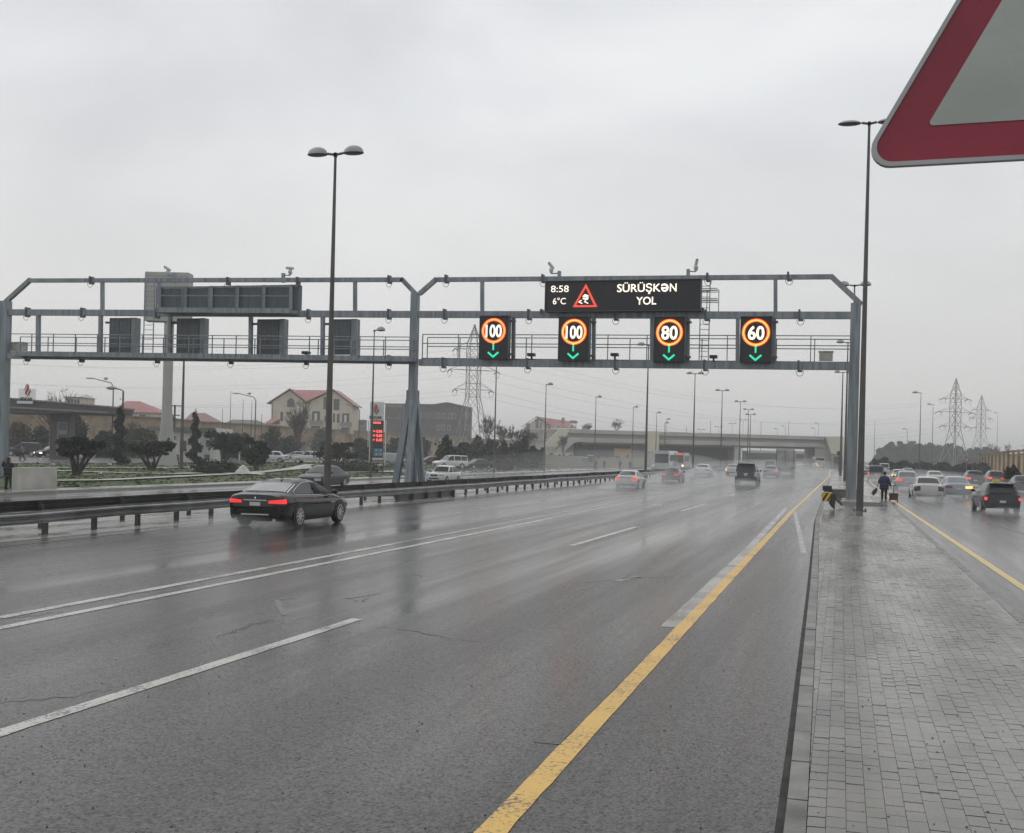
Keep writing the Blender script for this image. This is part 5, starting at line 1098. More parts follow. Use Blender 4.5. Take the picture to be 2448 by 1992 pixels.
# white kiosk with a rounded roof
KW = Wall(on_g(450, 1106), Rv); kx = lambda cx, cy: KW.hit(340 + cx/7.113, 990 + cy/7.113)
kt = thing('kiosk', 'white roadside kiosk with a thick rounded roof slab and dark window', 'kiosk', tuple(KW.P(0, 0, gz(KW.p.x))))
a, b = kx(480, 800), kx(1160, 300); q = MB(); KW.box(q, a[0], b[0], 0, 6, a[1]-0.3, b[1]); q.build('wall', WHITEP, kt, world=True)
a, b = kx(150, 290), kx(1295, 250); zc = kx(700, 265)[1]; h_ = (kx(700, 225)[1] - kx(700, 300)[1]) / 2; q = MB()
q.loft([[KW.P(x, -1.6 + 0.6 - 0.6*math.cos(t_), zc + (h_*math.sin(t_) if abs(t_) < 9 else 0)) if False else KW.P(x, -1.5 + (0.45 - 0.45*math.cos(t_) if t_ <= pi else 0), zc + h_*math.cos(t_)) for t_ in [pi*k/8 for k in range(9)]] + [KW.P(x, 7.5, zc-h_), KW.P(x, 7.5, zc+h_)] for x in (a[0], b[0])]); q.build('roof', WHITEP, kt, 60, world=True)
for (x0, x1, y0, y1) in ((530, 568, 380, 440), (640, 755, 460, 630), (1085, 1155, 450, 560)): A_, B_ = kx(x0, y1), kx(x1, y0); facade_window(KW, kt, A_[0], B_[0], A_[1], B_[1], FRAME, 0)
for x0, x1 in ((515, 625), (1075, 1150)):
    q = MB()
    for yy in (700, 728, 752): A_, B_ = kx(x0, yy), kx(x1, yy); KW.box(q, A_[0], B_[0], -0.5, -0.1, A_[1]-0.06, A_[1]+0.06)
    bn = thing('bench', 'dark slatted bench against the kiosk wall%s' % (' behind the billboard pole' if x0 < 600 else ' at its plain end'), 'bench', tuple(KW.P(kx(x0, 790)[0], -0.4, gz(KW.p.x)))); q.build('slat', DTRIM, bn, world=True)
    q = MB(); 
    for xx in (x0+8, x1-8): A_ = kx(xx, 760); KW.box(q, A_[0]-0.05, A_[0]+0.05, -0.45, -0.15, gz(KW.p.x)-0.1, A_[1]); 
    q.build('leg', DTRIM, bn, world=True)
# small guard hut
GW = Wall(on_g(712, 1092), Rv); gx2 = lambda cx, cy: GW.hit(500 + cx/3.81, 860 + cy/3.81)
gt = thing('guard_hut', 'small grey guard hut with a flat dark roof among the bushes', 'hut', tuple(GW.P(0, 0, gz(GW.p.x))))
a, b = gx2(735, 880), gx2(875, 775); q = MB(); GW.box(q, a[0], b[0], 0, 4, a[1]-0.3, b[1]); q.build('wall', pm('hut_grey', (0.22, 0.22, 0.2), 0.8, var=0.12), gt, world=True)
a, b = gx2(715, 775), gx2(885, 748); q = MB(); GW.box(q, a[0], b[0], -0.7, 4.6, a[1]+0.002, b[1]); q.build('roof', DTRIM, gt, world=True)
a, b = gx2(785, 865), gx2(815, 825); facade_window(GW, gt, a[0], b[0], a[1], b[1], FRAME, 0)
# billboard on a single thick pole, seen from behind
bb = on_g(396, 1113); Zb = (bb - EYE).dot(Fv); BW = Wall(bb, Rv); bx_ = lambda px, py: BW.hit(px, py)
BGREY = pm('billboard_grey', (0.36, 0.36, 0.345), 0.6, var=0.06, scale=0.4)
bt = thing('billboard', 'tall grey billboard box on one thick tapered pole behind the gantry', 'billboard', (bb.x, bb.y, gz(bb.x)))
top = bx_(396, 770)
q = MB(); z0 = gz(bb.x)
for k in range(1): q.lathe_z([(1.35, -0.2), (1.0, 1.5), (0.62, 4.2), (0.52, 6.5), (0.50, top[1] - z0)], (bb.x, bb.y, z0), 10)
q.build('pole', BGREY, bt, 30, world=True)
a, b, c = bx_(348, 768), bx_(455, 654), bx_(466, 658)
q = MB(); BW.box(q, a[0], b[0], -0.6, 1.2, a[1], b[1]); q.build('panel_box', BGREY, bt, world=True)
q = MB(); BW.box(q, a[0], b[0], -0.62, -0.602, b[1]-0.45, b[1]-0.4); BW.box(q, a[0]+0.2, a[0]+0.24, -0.62, -0.602, a[1], b[1]); q.build('seam', LIP, bt, world=True)
a2, b2 = bx_(380, 728), bx_(388, 676); q = MB(); BW.box(q, a2[0], b2[0], -0.68, -0.603, a2[1], b2[1]); q.build('blue_strip', pm('strip_blue', (0.09, 0.20, 0.34), 0.5, var=0.1), bt, world=True)
a2, b2 = bx_(381, 724), bx_(388, 701); q = MB(); BW.box(q, a2[0], b2[0], -0.70, -0.681, a2[1], b2[1]); q.build('red_strip', FRED, bt, world=True)
# white block wall by the standing man
a, b = on_g(28, 1176), on_g(117, 1174); zt_ = on_d(70, 1119, (a - EYE).dot(Fv)).z; q = MB(); d = (b - a); d.z = 0
q.obox(((a.x+b.x)/2, (a.y+b.y)/2 + 0.3, (zt_ - 0.35)/2), d/2, Vector((-d.y, d.x, 0)).normalized()*0.3, (0, 0, (zt_+0.35)/2)); o = q.build('low_wall', pm('pale_concrete', (0.43, 0.42, 0.385), 0.8, var=0.14, scale=0.9, bump=0.2)); tag(o, 'pale rectangular concrete wall beside the hooded man', 'wall')
# tan boundary wall with pilasters beyond the other road
a, b = on_z(2343, 1132), on_z(2448, 1147); d = (b - a); d.z = 0; ln = d.length; d.normalize(); FW = Wall(a, d); FWALL = pm('tan_wall', (0.40, 0.30, 0.19), 0.8, var=0.14, scale=0.4)
t = thing('boundary_wall', 'tan boundary wall with many pilasters beyond the other road', 'wall', tuple(a)); q = MB(); FW.box(q, 0, ln*2.4, 0, 0.4, -0.3, 3.9); q.build('wall', FWALL, t, world=True)
q = MB(); FW.box(q, -0.2, ln*2.4, -0.1, 0.5, 3.902, 4.15); q.build('coping', TAN, t, world=True)
for k in range(26):
    x = k * ln * 2.4 / 26; q = MB(); FW.box(q, x, x+0.9, -0.35, -0.002, -0.3, 4.4); FW.box(q, x-0.1, x+1.0, -0.5, 0.5, 4.402, 4.75); q.build('pilaster', TAN, t, world=True)
p = on_z(2310, 1137); t = thing('warning_sign', 'small triangular road sign on a thin post before the pines', 'road sign', (p.x, p.y, 0)); pz = on_d(2310, 1104, (p - EYE).dot(Fv)).z
MB().tube([(p.x, p.y, 0), (p.x, p.y, pz+0.6)], 0.05, 6).build('post', GALV, t, world=True); k_ = 0.65
q = MB(); q.prism([p + Rv*-k_ - Fv*0.06 + Zv*pz, p + Rv*k_ - Fv*0.06 + Zv*pz, p - Fv*0.06 + Zv*(pz+1.1)], Fv*0.03); pl = q.build('red_border', RED, t, world=True)
q = MB(); q.prism([p + Rv*-k_*.6 - Fv*0.075 + Zv*(pz+.16), p + Rv*k_*.6 - Fv*0.075 + Zv*(pz+.16), p - Fv*0.075 + Zv*(pz+0.8)], Fv*0.013); q.build('white_field', SWHITE, pl, world=True)
# round sign, clear of the island tip
p = on_z(2005, 1128, 0.13); t = thing('round_sign', 'dark round sign seen on a post at the island tip', 'road sign', (p.x, p.y, 0.13)); Zs = (p - EYE).dot(Fv); c = on_d(2005, 1084, Zs)
MB().tube([(p.x, p.y, 0.1), (p.x, p.y, c.z + 0.4)], 0.07, 6).build('post', POSTM, t, world=True)
q = MB(); q.loft([[Vector(c) + Rv*0.42*math.cos(2*pi*k/20) + Zv*0.42*math.sin(2*pi*k/20) - Fv*dd for k in range(20)] for dd in (0.12, 0.15)]); q.build('disc', pm('sign_blue', (0.02, 0.035, 0.09), 0.4, var=0.05), t, world=True)
# recycling bins and bus stop cabinet near the lay-by
for (px, py, w, h, m_, lab) in ((1398, 1117, 13, 24, pm('bin_blue', (0.17, 0.23, 0.29), 0.6, var=0.1), 'pale blue cabinet by the lay-by'), (1411, 1116, 11, 28, pm('bin_dark', (0.06, 0.085, 0.11), 0.6, var=0.1), 'dark blue cabinet by the lay-by')):
    p = on_g(px, py); s = 1/ppm(p); t = thing('cabinet', lab, 'cabinet', tuple(p), TH); q = MB(); q.box(-w*s/2, w*s/2, -0.4, 0.4, 0, h*s*0.92); q.build('body', m_, t); q = MB(); q.box(-w*s/2-0.1, w*s/2+0.1, -0.5, 0.5, h*s*0.921, h*s); q.build('lid', WHITEP, t); q = MB(); q.box(-w*s*0.35, w*s*0.35, -0.43, -0.402, h*s*0.15, h*s*0.8); q.build('door', DTRIM if 'dark' in lab else m_, t)
# thin railing along the far verge
a, b = on_g(1290, 1122), on_g(1420, 1119); t = thing('verge_railing', 'thin pale railing along the far verge before the stair end', 'railing', tuple(a)); q = MB(); q.bar(a + Zv*1.0, b + Zv*1.0, 0.06, 0.06); q.bar(a + Zv*0.5, b + Zv*0.5, 0.05, 0.05); q.build('rail', GALV, t, world=True)
for k in range(14): p = a + (b-a)*k/13; q = MB(); q.tube([p, p + Zv*1.05], 0.04, 5); q.build('post', GALV, t, world=True)
# ------------------------------------------------------------------ vehicles
TYRE = pm('tyre', (0.014, 0.014, 0.014), 0.6, var=0.1); RIM = pm('alloy_rim', (0.55, 0.56, 0.57), 0.35, 0.3, var=0.08); TRIMB = pm('black_trim', (0.016, 0.016, 0.017), 0.45, var=0.08)
CHROME = pm('chrome', (0.65, 0.66, 0.67), 0.18, 0.9, var=0.03); PLATE = pm('number_plate', (0.50, 0.50, 0.49), 0.5, var=0.05); CGLASS = pm('car_glass', (0.018, 0.022, 0.024), 0.08, spec=0.35, var=0.05); CGLASSB = pm('car_glass_misted', (0.15, 0.18, 0.175), 0.15, spec=0.6, var=0.12, scale=1.5)
TAILOFF = pm('tail_lamp', (0.16, 0.012, 0.012), 0.2, var=0.1); TAILDK = pm('tail_lamp_dark', (0.05, 0.018, 0.018), 0.25, var=0.1); TAILON = led('tail_lamp_lit', (1.0, 0.035, 0.035), 0.9); TAILHI = led('brake_lamp_lit', (1.0, 0.06, 0.055), 1.25)
TAILMID = led('tail_lamp_glow', (1.0, 0.14, 0.10), 0.8); AMB = led('indicator_lit', (1.0, 0.50, 0.12), 2.0); HEADON = led('head_lamp_lit', (1.0, 0.93, 0.80), 2.0); HEADWARM = led('head_lamp_warm', (1.0, 0.62, 0.32), 7.0); HEADOFF = pm('head_lamp', (0.40, 0.41, 0.42), 0.12, var=0.05, spec=0.8)
def carpaint(name, col, rough=0.16): return pm('paint_' + name, col, rough, var=0.06, scale=0.8, coat=0.4)
P_BLACK = pm('paint_black', (0.006, 0.006, 0.007), 0.06, spec=0.5, var=0.05); P_WHITE = carpaint('white', (0.60, 0.61, 0.60)); P_SILVER = carpaint('silver', (0.30, 0.325, 0.345)); P_BLUESIL = carpaint('blue_silver', (0.26, 0.30, 0.36)); P_DKGREY = pm('paint_dark_grey', (0.020, 0.022, 0.026), 0.2, spec=0.4, var=0.05); P_NAVY = pm('paint_navy', (0.012, 0.014, 0.021), 0.2, spec=0.4, var=0.05); P_MAROON = carpaint('maroon', (0.10, 0.022, 0.025)); P_GREY = carpaint('grey', (0.10, 0.105, 0.11)); P_OFFW = carpaint('off_white', (0.50, 0.505, 0.48)); P_PALE = carpaint('pale_grey', (0.42, 0.44, 0.45))
def pch(xs, ys, q):
    """smooth monotone interpolation through stations"""
    xs, ys = np.asarray(xs, float), np.asarray(ys, float); h = np.diff(xs); d = np.diff(ys) / h; m_ = np.zeros(len(xs)); m_[0], m_[-1] = d[0], d[-1]
    for i in range(1, len(xs) - 1):
        if d[i-1] * d[i] > 0: w1, w2 = 2*h[i] + h[i-1], h[i] + 2*h[i-1]; m_[i] = (w1 + w2) / (w1 / d[i-1] + w2 / d[i])
    i = np.clip(np.searchsorted(xs, q) - 1, 0, len(h) - 1); t = (q - xs[i]) / h[i]
    return (1+2*t)*(1-t)**2*ys[i] + t*(1-t)**2*h[i]*m_[i] + t*t*(3-2*t)*ys[i+1] + t*t*(t-1)*h[i]*m_[i+1]
TYPES = {
 # dims L W H ; body stations (y/L, width, bottom, shoulder, deck) ; greenhouse (y/L, top, top width) ; wheel radius, wheelbase/L, wheel offset
 'sedan': dict(d=(4.75, 1.80, 1.44), st=[(-.5,.80,.36,.76,.84),(-.492,.90,.27,.88,.97),(-.46,.96,.24,.93,1.0),(-.36,1,.21,.94,1.04),(-.1,1,.19,.92,1.0),(.12,1,.19,.90,.98),(.25,1,.20,.87,.97),(.36,.99,.21,.82,.88),(.45,.95,.22,.74,.79),(.488,.88,.26,.65,.70),(.5,.80,.34,.57,.62)],
   gh=[(-.39,1.0,.86),(-.22,-.07,.70),(-.15,-.015,.68),(-.05,0,.67),(.04,-.02,.67),(.10,-.08,.69),(.27,.93,.88)], w=(.325,.575,.01)),
 'lux': dict(d=(5.12, 1.90, 1.44), st=[(-.5,.78,.40,.84,.92),(-.494,.88,.28,.93,1.02),(-.47,.95,.23,.97,1.06),(-.42,.985,.21,.985,1.09),(-.34,1,.20,.99,1.10),(-.1,1,.19,.96,1.03),(.12,1,.19,.94,1.01),(.24,1,.20,.91,1.0),(.34,.99,.21,.86,.92),(.43,.96,.22,.78,.83),(.482,.88,.26,.68,.73),(.5,.78,.36,.58,.64)],
   gh=[(-.40,1.04,.84),(-.225,-.11,.69),(-.16,-.035,.655),(-.06,0,.64),(.02,-.02,.64),(.09,-.10,.67),(.265,.95,.87)], w=(.36,.605,.012)),
 'old': dict(d=(4.1, 1.62, 1.44), st=[(-.5,.86,.36,.82,.86),(-.495,.95,.30,.88,.92),(-.42,.99,.26,.90,.95),(-.3,1,.24,.90,.96),(0,1,.24,.90,.96),(.2,1,.24,.89,.95),(.35,.99,.25,.87,.92),(.47,.97,.27,.84,.88),(.495,.94,.32,.80,.84),(.5,.86,.38,.74,.78)],
   gh=[(-.33,.92,.86),(-.25,-.08,.76),(-.20,-.01,.75),(-.05,0,.75),(.04,-.02,.75),(.08,-.08,.77),(.17,.91,.88)], w=(.30,.585,.02)),
 'hatch': dict(d=(4.15, 1.70, 1.43), st=[(-.5,.80,.38,.74,.80),(-.494,.92,.28,.86,.92),(-.46,.97,.24,.92,.97),(-.36,1,.21,.93,1.0),(-.1,1,.19,.92,.99),(.14,1,.19,.90,.97),(.28,1,.20,.86,.94),(.38,.98,.21,.80,.86),(.46,.93,.23,.71,.76),(.49,.86,.28,.63,.67),(.5,.78,.36,.56,.60)],
   gh=[(-.492,.88,.82),(-.39,-.10,.69),(-.34,-.02,.67),(-.15,0,.67),(.0,-.02,.67),(.07,-.09,.69),(.29,.90,.88)], w=(.30,.59,.0)),
 'suv': dict(d=(4.85, 1.92, 1.87), st=[(-.5,.86,.50,.98,1.05),(-.494,.94,.42,1.08,1.14),(-.46,.98,.37,1.12,1.18),(-.34,1,.34,1.12,1.18),(0,1,.33,1.11,1.17),(.2,1,.33,1.10,1.16),(.28,1,.34,1.08,1.15),(.40,.98,.35,1.02,1.09),(.47,.93,.38,.92,.98),(.495,.86,.44,.82,.87),(.5,.80,.50,.74,.79)],
   gh=[(-.488,1.08,.88),(-.455,-.12,.78),(-.42,-.03,.76),(-.2,0,.75),(.05,-.02,.75),(.10,-.09,.77),(.24,1.11,.88)], w=(.38,.58,.01)),
 'van': dict(d=(4.4, 1.80, 1.82), st=[(-.5,.9,.4,.95,1.0),(-.495,.96,.32,1.0,1.05),(-.4,1,.28,1.02,1.06),(0,1,.26,1.02,1.06),(.2,1,.26,1.0,1.05),(.3,1,.27,.96,1.03),(.40,.98,.28,.88,.95),(.47,.92,.3,.78,.84),(.5,.82,.38,.66,.71)],
   gh=[(-.49,1.0,.92),(-.475,-.08,.84),(-.45,-.01,.83),(-.2,0,.83),(.05,-.02,.82),(.12,-.12,.82),(.33,1.0,.88)], w=(.31,.6,.01)),
}
def make_car(kind, paint, label, loc, rz, cat='car', name='car', sc=1.0, group=None, tails=None, heads=None, glass=None, rearglass=None, plate=True, taxi=False, hero=False, rim=RIM, spoiler=False, wagon_side=True, trim=None):
    T = TYPES[kind]; Lc, Wc, Hc = T['d']; t = thing(name, label, cat, loc, rz, group, sc); w2 = Wc / 2; wr, wbf, wo = T['w']
    glass = glass or CGLASS; rearglass = rearglass or glass
    st = T['st']; ys = [s[0]*Lc for s in st]; yq = sorted(set(list(np.linspace(ys[0], ys[-1], 30)) + ys))
    col = lambda k: [s[k] for s in st]
    rings = []
    for y in yq:
        w = float(pch(ys, col(1), y)) * w2; zb, zs, zd = (float(pch(ys, col(k), y)) for k in (2, 3, 4)); h = zs - zb
        half = [(0, zb), (.80*w, zb), (.93*w, zb + .05*h), (.975*w, zb + .18*h), (.992*w, zb + .36*h), (1.0*w, zb + .62*h), (.988*w, zb + .80*h), (.965*w, zb + .93*h), (.925*w, zs), (.86*w, zs + .35*(zd-zs)), (.6*w, zs + .85*(zd-zs)), (0, zd)]
        rings.append([(x, y, z) for x, z in half] + [(-x, y, z) for x, z in half[-2:0:-1]])
    B = MB(); B.loft(rings)
    body = None
    gh = [(a*Lc, (Hc + b) if b <= 0.001 else b, c) for a, b, c in T['gh']]
    gy = [g[0] for g in gh]; zt_ = lambda y: float(np.interp(y, gy, [g[1] for g in gh])); wt_ = lambda y: float(np.interp(y, gy, [g[2] for g in gh])) * w2
    zsh = lambda y: float(pch(ys, col(3), y)) - 0.03
    wbs = lambda y: float(pch(ys, col(1), max(ys[0], min(ys[-1], y)))) * w2 * 0.925
    def side_x(y, z):
        zb = zsh(y); f = (z - zb) / max(1e-3, zt_(y) - zb); f = max(0, min(1, f)); a, b = wbs(y), wt_(y)
        return a + (b - a) * (f * 1.0)
    rings = []
    for y in sorted(set(list(np.linspace(gy[0], gy[-1], 26)) + gy)):
        zb, z1, a, b = zsh(y) - 0.02, zt_(y), wbs(y), wt_(y); k = max(0.0, min(1.0, (z1 - zb) / 0.3)); b = min(b, a) if z1 - zb > 0.05 else min(b, a)
        half = [(a, zb), (a + (b-a)*.33, zb + .33*(z1-zb)), (a + (b-a)*.66, zb + .66*(z1-zb)), (a + (b-a)*.93, z1 - .07*k), (b*.955, z1 - .025*k), (b*.86, z1), (b*.5, z1 + .022*k), (0, z1 + .03*k)]
        rings.append([(x, y, z) for x, z in half] + [(-x, y, z) for x, z in half[-2::-1]])
    B.loft(rings)
    body = B.build('body', paint, t, 38)
    bvh = BVHTree.FromPolygons([Vector(v) for v in B.v], B.f)
    def cast(o, d, off):
        h = bvh.ray_cast(Vector(o), Vector(d).normalized()); return (h[0] + (h[1] if h[1].dot(Vector(d)) < 0 else -h[1]) * off) if h[0] is not None else None
    def patch(name, mat, ph0, ph1, z0, z1, end=-1, off=0.008, n=7, m_=3, skew=0.0, tz=0.0, cy=0.75, parent=None):
        """a lamp or trim that follows the body round its corner; ph measured from straight behind (end=-1) or ahead (end=1)"""
        rows = []
        for i in range(m_ + 1):
            row = []
            for k in range(n + 1):
                ph = math.radians(ph0 + (ph1 - ph0) * k / n); z = z0 + (z1 - z0) * i / m_ + skew * k / n + tz * (k / n) * (0.5 - i / m_)
                o = Vector((4*math.sin(ph), end*(Lc/2 - cy) + end*4*math.cos(ph), z)); p = cast(o, Vector((-math.sin(ph), -end*math.cos(ph), 0)), off)
                row.append(p if p is not None else Vector((w2*math.sin(ph), end*Lc/2*math.cos(ph), z)))
            rows.append(row)
        q = MB(); q.grid(rows); return q.build(name, mat, parent or t, 50)
    # windows
    def slope_glass(name, mat, y0, y1, f0, f1, fx, out):
        rows = []
        for i in range(6):
            y = y0 + (y1-y0)*(f0 + (f1-f0)*i/5); hw = min(wt_(y), wbs(y)) * fx
            rows.append([])
            for k in range(9):
                x = -hw + 2*hw*k/8; p = cast((x, y + (-0.0), zt_(y) + 1.0), (0, 0, -1), 0.0); z = (p.z if p is not None else zt_(y)) + 0.009
                rows[-1].append((x, y + out*0.010, z))
        q = MB(); q.grid(rows); return q.build(name, mat, t, 60)
    slope_glass('rear_window', rearglass, gy[0], gy[1], .16 if kind not in ('suv', 'van') else .12, .93, .86, -1); slope_glass('windscreen', glass, gy[-1], gy[-2], .10, .95, .88, 1)
    lo_off, hi_off = 0.075, 0.085
    if kind in ('suv', 'van'): spans = [(-.445, -.27), (-.255, -.05), (-.03, .20)] if kind == 'suv' else [(.07, .27)]
    elif kind == 'hatch': spans = [(-.40, -.06), (-.035, .22)]
    else: spans = [(-.31, -.055), (-.03, .215)]
    for s in (-1, 1):
        for a, b in spans:
            pts_lo, pts_hi = [], []
            for k in range(15):
                y = Lc*(a + (b-a)*k/14); zl = zsh(y) + lo_off; zh = zt_(y) - hi_off
                if zh - zl < 0.03: continue
                pts_lo.append((s*(side_x(y, zl) + 0.010), y, zl)); pts_hi.append((s*(side_x(y, zh) + 0.006), y, zh))
            if len(pts_lo) > 1: q = MB(); q.grid([pts_lo, pts_hi]); q.build('side_window', glass, t, 60)
    # wheels
    wy = [-wbf*Lc/2 + wo*Lc, wbf*Lc/2 + wo*Lc]
    for y in wy:
        for s in (-1, 1):
            x = s * (w2 - 0.085); q = MB(); pr = [(-.105, wr*.70), (-.105, wr*.90), (-.085, wr*.985), (-.03, wr), (.03, wr), (.085, wr*.985), (.105, wr*.90), (.105, wr*.70)]
            q.lathe_x([(a*s, r) for a, r in pr], (x, y, wr), 22); wh = q.build('wheel', TYRE, t, 40)
            q = MB(); q.lathe_x([(s*.04, 0.001), (s*.04, wr*.60), (s*.085, wr*.66), (s*.107, wr*.70), (s*.108, wr*.64), (s*.06, wr*.60)], (x, y, wr), 22)
            ns = 10 if hero else 7
            for k in range(ns):
                a = 2*pi*k/ns; q.bar((x + s*.095, y, wr), (x + s*.095, y + math.cos(a)*wr*.66, wr + math.sin(a)*wr*.66), wr*(.12 if hero else .2), 0.025, up=(1, 0, 0))
            q.lathe_x([(s*.08, wr*.16), (s*.115, wr*.13), (s*.118, 0.001)], (x, y, wr), 12); q.build('rim', rim, wh, 30)
            q = MB(); xx = s*(w2*1.0 + 0.004); a0 = -.32; rws = []
            for R in (wr*.93, wr*1.13): rws.append([(xx, y + R*math.cos(a0 + (pi-2*a0)*k/20), wr + R*math.sin(a0 + (pi-2*a0)*k/20)) for k in range(21)])
            q.grid(rws); q.build('wheel_arch', TRIMB, t)
    # lamps
    tails = tails or ('box', TAILOFF, TAILOFF)
    zs_r = st[1][3]
    for i, s in enumerate((-1, 1)):
        mt = tails[1 + i]
        if mt is None: continue
        k_ = tails[0]
        if k_ == 'box': patch('tail_light', mt, s*28, s*56, zs_r - .20, zs_r - .03, off=0.012)
        elif k_ == 'tri':
            patch('tail_light', mt, s*34, s*58, zs_r - .26, zs_r - .005, off=0.012, tz=-0.10)
        elif k_ == 'tall': patch('tail_light', mt, s*44, s*58, zs_r - .36, zs_r + .05, off=0.014)
        elif k_ == 'round': patch('tail_light', mt, s*43, s*51, zs_r - .24, zs_r - .10, off=0.012)
        elif k_ == 'lux':
            patch('tail_light', mt, s*30, s*60, zs_r - .165, zs_r - .085, off=0.012, skew=0.025, tz=-.07, n=12)
    hd = heads or HEADOFF
    for s in (-1, 1):
        zf = st[-2][3]; patch('headlight', hd, s*32, s*54, zf - .16, zf - .01, end=1, off=0.012)
    zf = st[-2][3]; patch('grille', TRIMB, -22, 22, zf - .20, zf - .06, end=1, off=0.006); patch('lower_grille', TRIMB, -30, 30, st[-2][2] + .06, st[-2][2] + .16, end=1, off=0.006)
    patch('front_plate', PLATE, -10, 10, st[-2][2] + .19, st[-2][2] + .29, end=1, off=0.02)
    if plate:
        zp = zs_r - .30 if kind in ('hatch',) else (zs_r - .19 if hero else zs_r - .22); patch('number_plate', PLATE, -13 if hero else -10.5, 13 if hero else 10.5, zp - 0.055, zp + 0.055, off=0.012)
    if not hero: patch('bumper_strip', TRIMB if trim is None else trim, -50, 50, st[1][2] + .02, st[1][2] + .12, off=0.012, n=14)
    # mirrors, door lines, handles
    for s in (-1, 1):
        y = Lc * (.20 if kind not in ('hatch', 'suv') else .19); zb = zsh(y) + .12; q = MB(); q.ball((s*(w2 + 0.07), y - 0.03, zb + 0.03), (0.11, 0.055, 0.075), 10, 7); q.bar((s*(w2*.9), y, zb - .03), (s*(w2 + .02), y, zb), 0.05, 0.04); q.build('mirror', paint if not kind == 'old' else TRIMB, t, 60)
    def side_strip(name, mat, y0, y1, z0, z1, off=0.006, n=12, slope=0.0):
        for s in (-1, 1):
            rows = []
            for zz in (z0, z1):
                row = []
                for k in range(n + 1):
                    y = y0 + (y1-y0)*k/n; z = zz + slope*k/n; p = cast((s*4, y, z), (-s, 0, 0), off); row.append(p if p is not None else Vector((s*w2, y, z)))
                rows.append(row)
            q = MB(); q.grid(rows); q.build(name, mat, t, 50)
    for a in spans[:2] + [(spans[-1][1] + .0, 0)]:
        y = a[0]*Lc; side_strip('door_seam', TRIMB, y - 0.006, y + 0.006, st[4][2] + .12, st[4][3] - .02, 0.003, 1)
    for a in ((-.10, -.06), (.08, .12)): side_strip('door_handle', paint if hero else TRIMB, Lc*a[0], Lc*a[1], st[4][3] - .12, st[4][3] - .085, 0.02, 2)
    side_strip('sill', TRIMB, wy[0] + wr*1.2, wy[1] - wr*1.2, st[4][2] + .01, st[4][2] + .09, 0.006, 6)
    if taxi:
        q = MB(); y0 = -.05*Lc; q.loft([[(-.19, y0-.09, Hc+.015), (.19, y0-.09, Hc+.015), (.19, y0+.09, Hc+.015), (-.19, y0+.09, Hc+.015)], [(-.15, y0-.06, Hc+.17), (.15, y0-.06, Hc+.17), (.15, y0+.06, Hc+.17), (-.15, y0+.06, Hc+.17)]]); q.build('taxi_light', pm('taxi_yellow', (0.50, 0.42, 0.06), 0.4, var=0.1), t)
    if spoiler or kind == 'suv':
        q = MB(); y = gy[1]; hw = wt_(y)*.95; q.obox((0, y - .03, zt_(y) + .055), (hw, 0, 0), (0, .14, -.02), (0, .003, .02)); q.build('spoiler', paint, t)
    if kind in ('suv',):
        q = MB()
        for s in (-1, 1): q.tube([(s*wt_(0)*.84, -.38*Lc, Hc+.05), (s*wt_(0)*.84, .03*Lc, Hc+.06)], 0.025, 6)
        q.build('roof_rail', TRIMB, t)
        patch('rear_bumper', TRIMB, -52, 52, st[1][2] + .02, st[1][2] + .22, off=0.03, n=14); patch('plate_chrome', CHROME, -14, 14, zs_r - .13, zs_r - .07, off=0.02)
    if hero:
        patch('boot_chrome', CHROME, -27, 27, zs_r - .095, zs_r - .06, off=0.014, n=12); patch('bumper_chrome', CHROME, -31, 31, .41, .45, off=0.012, n=12)
        patch('bumper_insert', TRIMB, -38, 38, .26, .34, off=0.008, n=12)
        patch('badge', CHROME, -1.6, 1.6, zs_r - .04, zs_r + .012, off=0.010, n=3)
        # chrome line round the side glass
        for s in (-1, 1):
            lo, hi = [], []
            for k in range(40):
                y = Lc*(-.325 + .565*k/39); zl = zsh(y) + lo_off - .022; zh = zt_(y) - hi_off + .022
                if zh - zl < .02: continue
                lo.append((s*(side_x(y, zl) + .012), y, zl)); hi.append((s*(side_x(y, zh) + .010), y, zh))
            lp = lo + hi[::-1]; lp.append(lp[0]); MB().tube(lp, 0.011, 5, False).build('window_chrome', CHROME, t, 60)
        q = MB(); y = -.15*Lc; q.loft([[(-.02, y-.10, Hc+.02), (.02, y-.10, Hc+.02), (.02, y+.10, Hc+.02), (-.02, y+.10, Hc+.02)], [(-.008, y-.10, Hc+.075), (.008, y-.10, Hc+.075), (.008, y-.02, Hc+.06), (-.008, y-.02, Hc+.06)]]); q.build('roof_fin', paint, t)
        for s in (-1, 1):
            p0 = cast((s*4, wy[1] - wr*1.55, .70), (-s, 0, 0), .012); q = MB(); q.box(p0.x - .006, p0.x + .006, p0.y - .17, p0.y + .10, .69, .725); q.build('side_chrome', CHROME, t)
            q = MB(); q.tube([(s*.62, -Lc/2 + .30, .27), (s*.62, -Lc/2 + .0, .265)], 0.05, 10); q.build('exhaust', CHROME, t, 40)
        # light roof drip strip seen behind the rear glass
        for s in (-1, 1):
            pts = []
            for k in range(9): y = gy[0] + (gy[1]-gy[0])*(.12 + .84*k/8); hw = min(wt_(y), wbs(y))*.93; p = cast((s*hw, y, 3), (0, 0, -1), .008); pts.append(p if p is not None else Vector((s*hw, y, zt_(y))))
            MB().tube(pts, 0.013, 5).build('glass_edge', CHROME, t, 60)
    return t
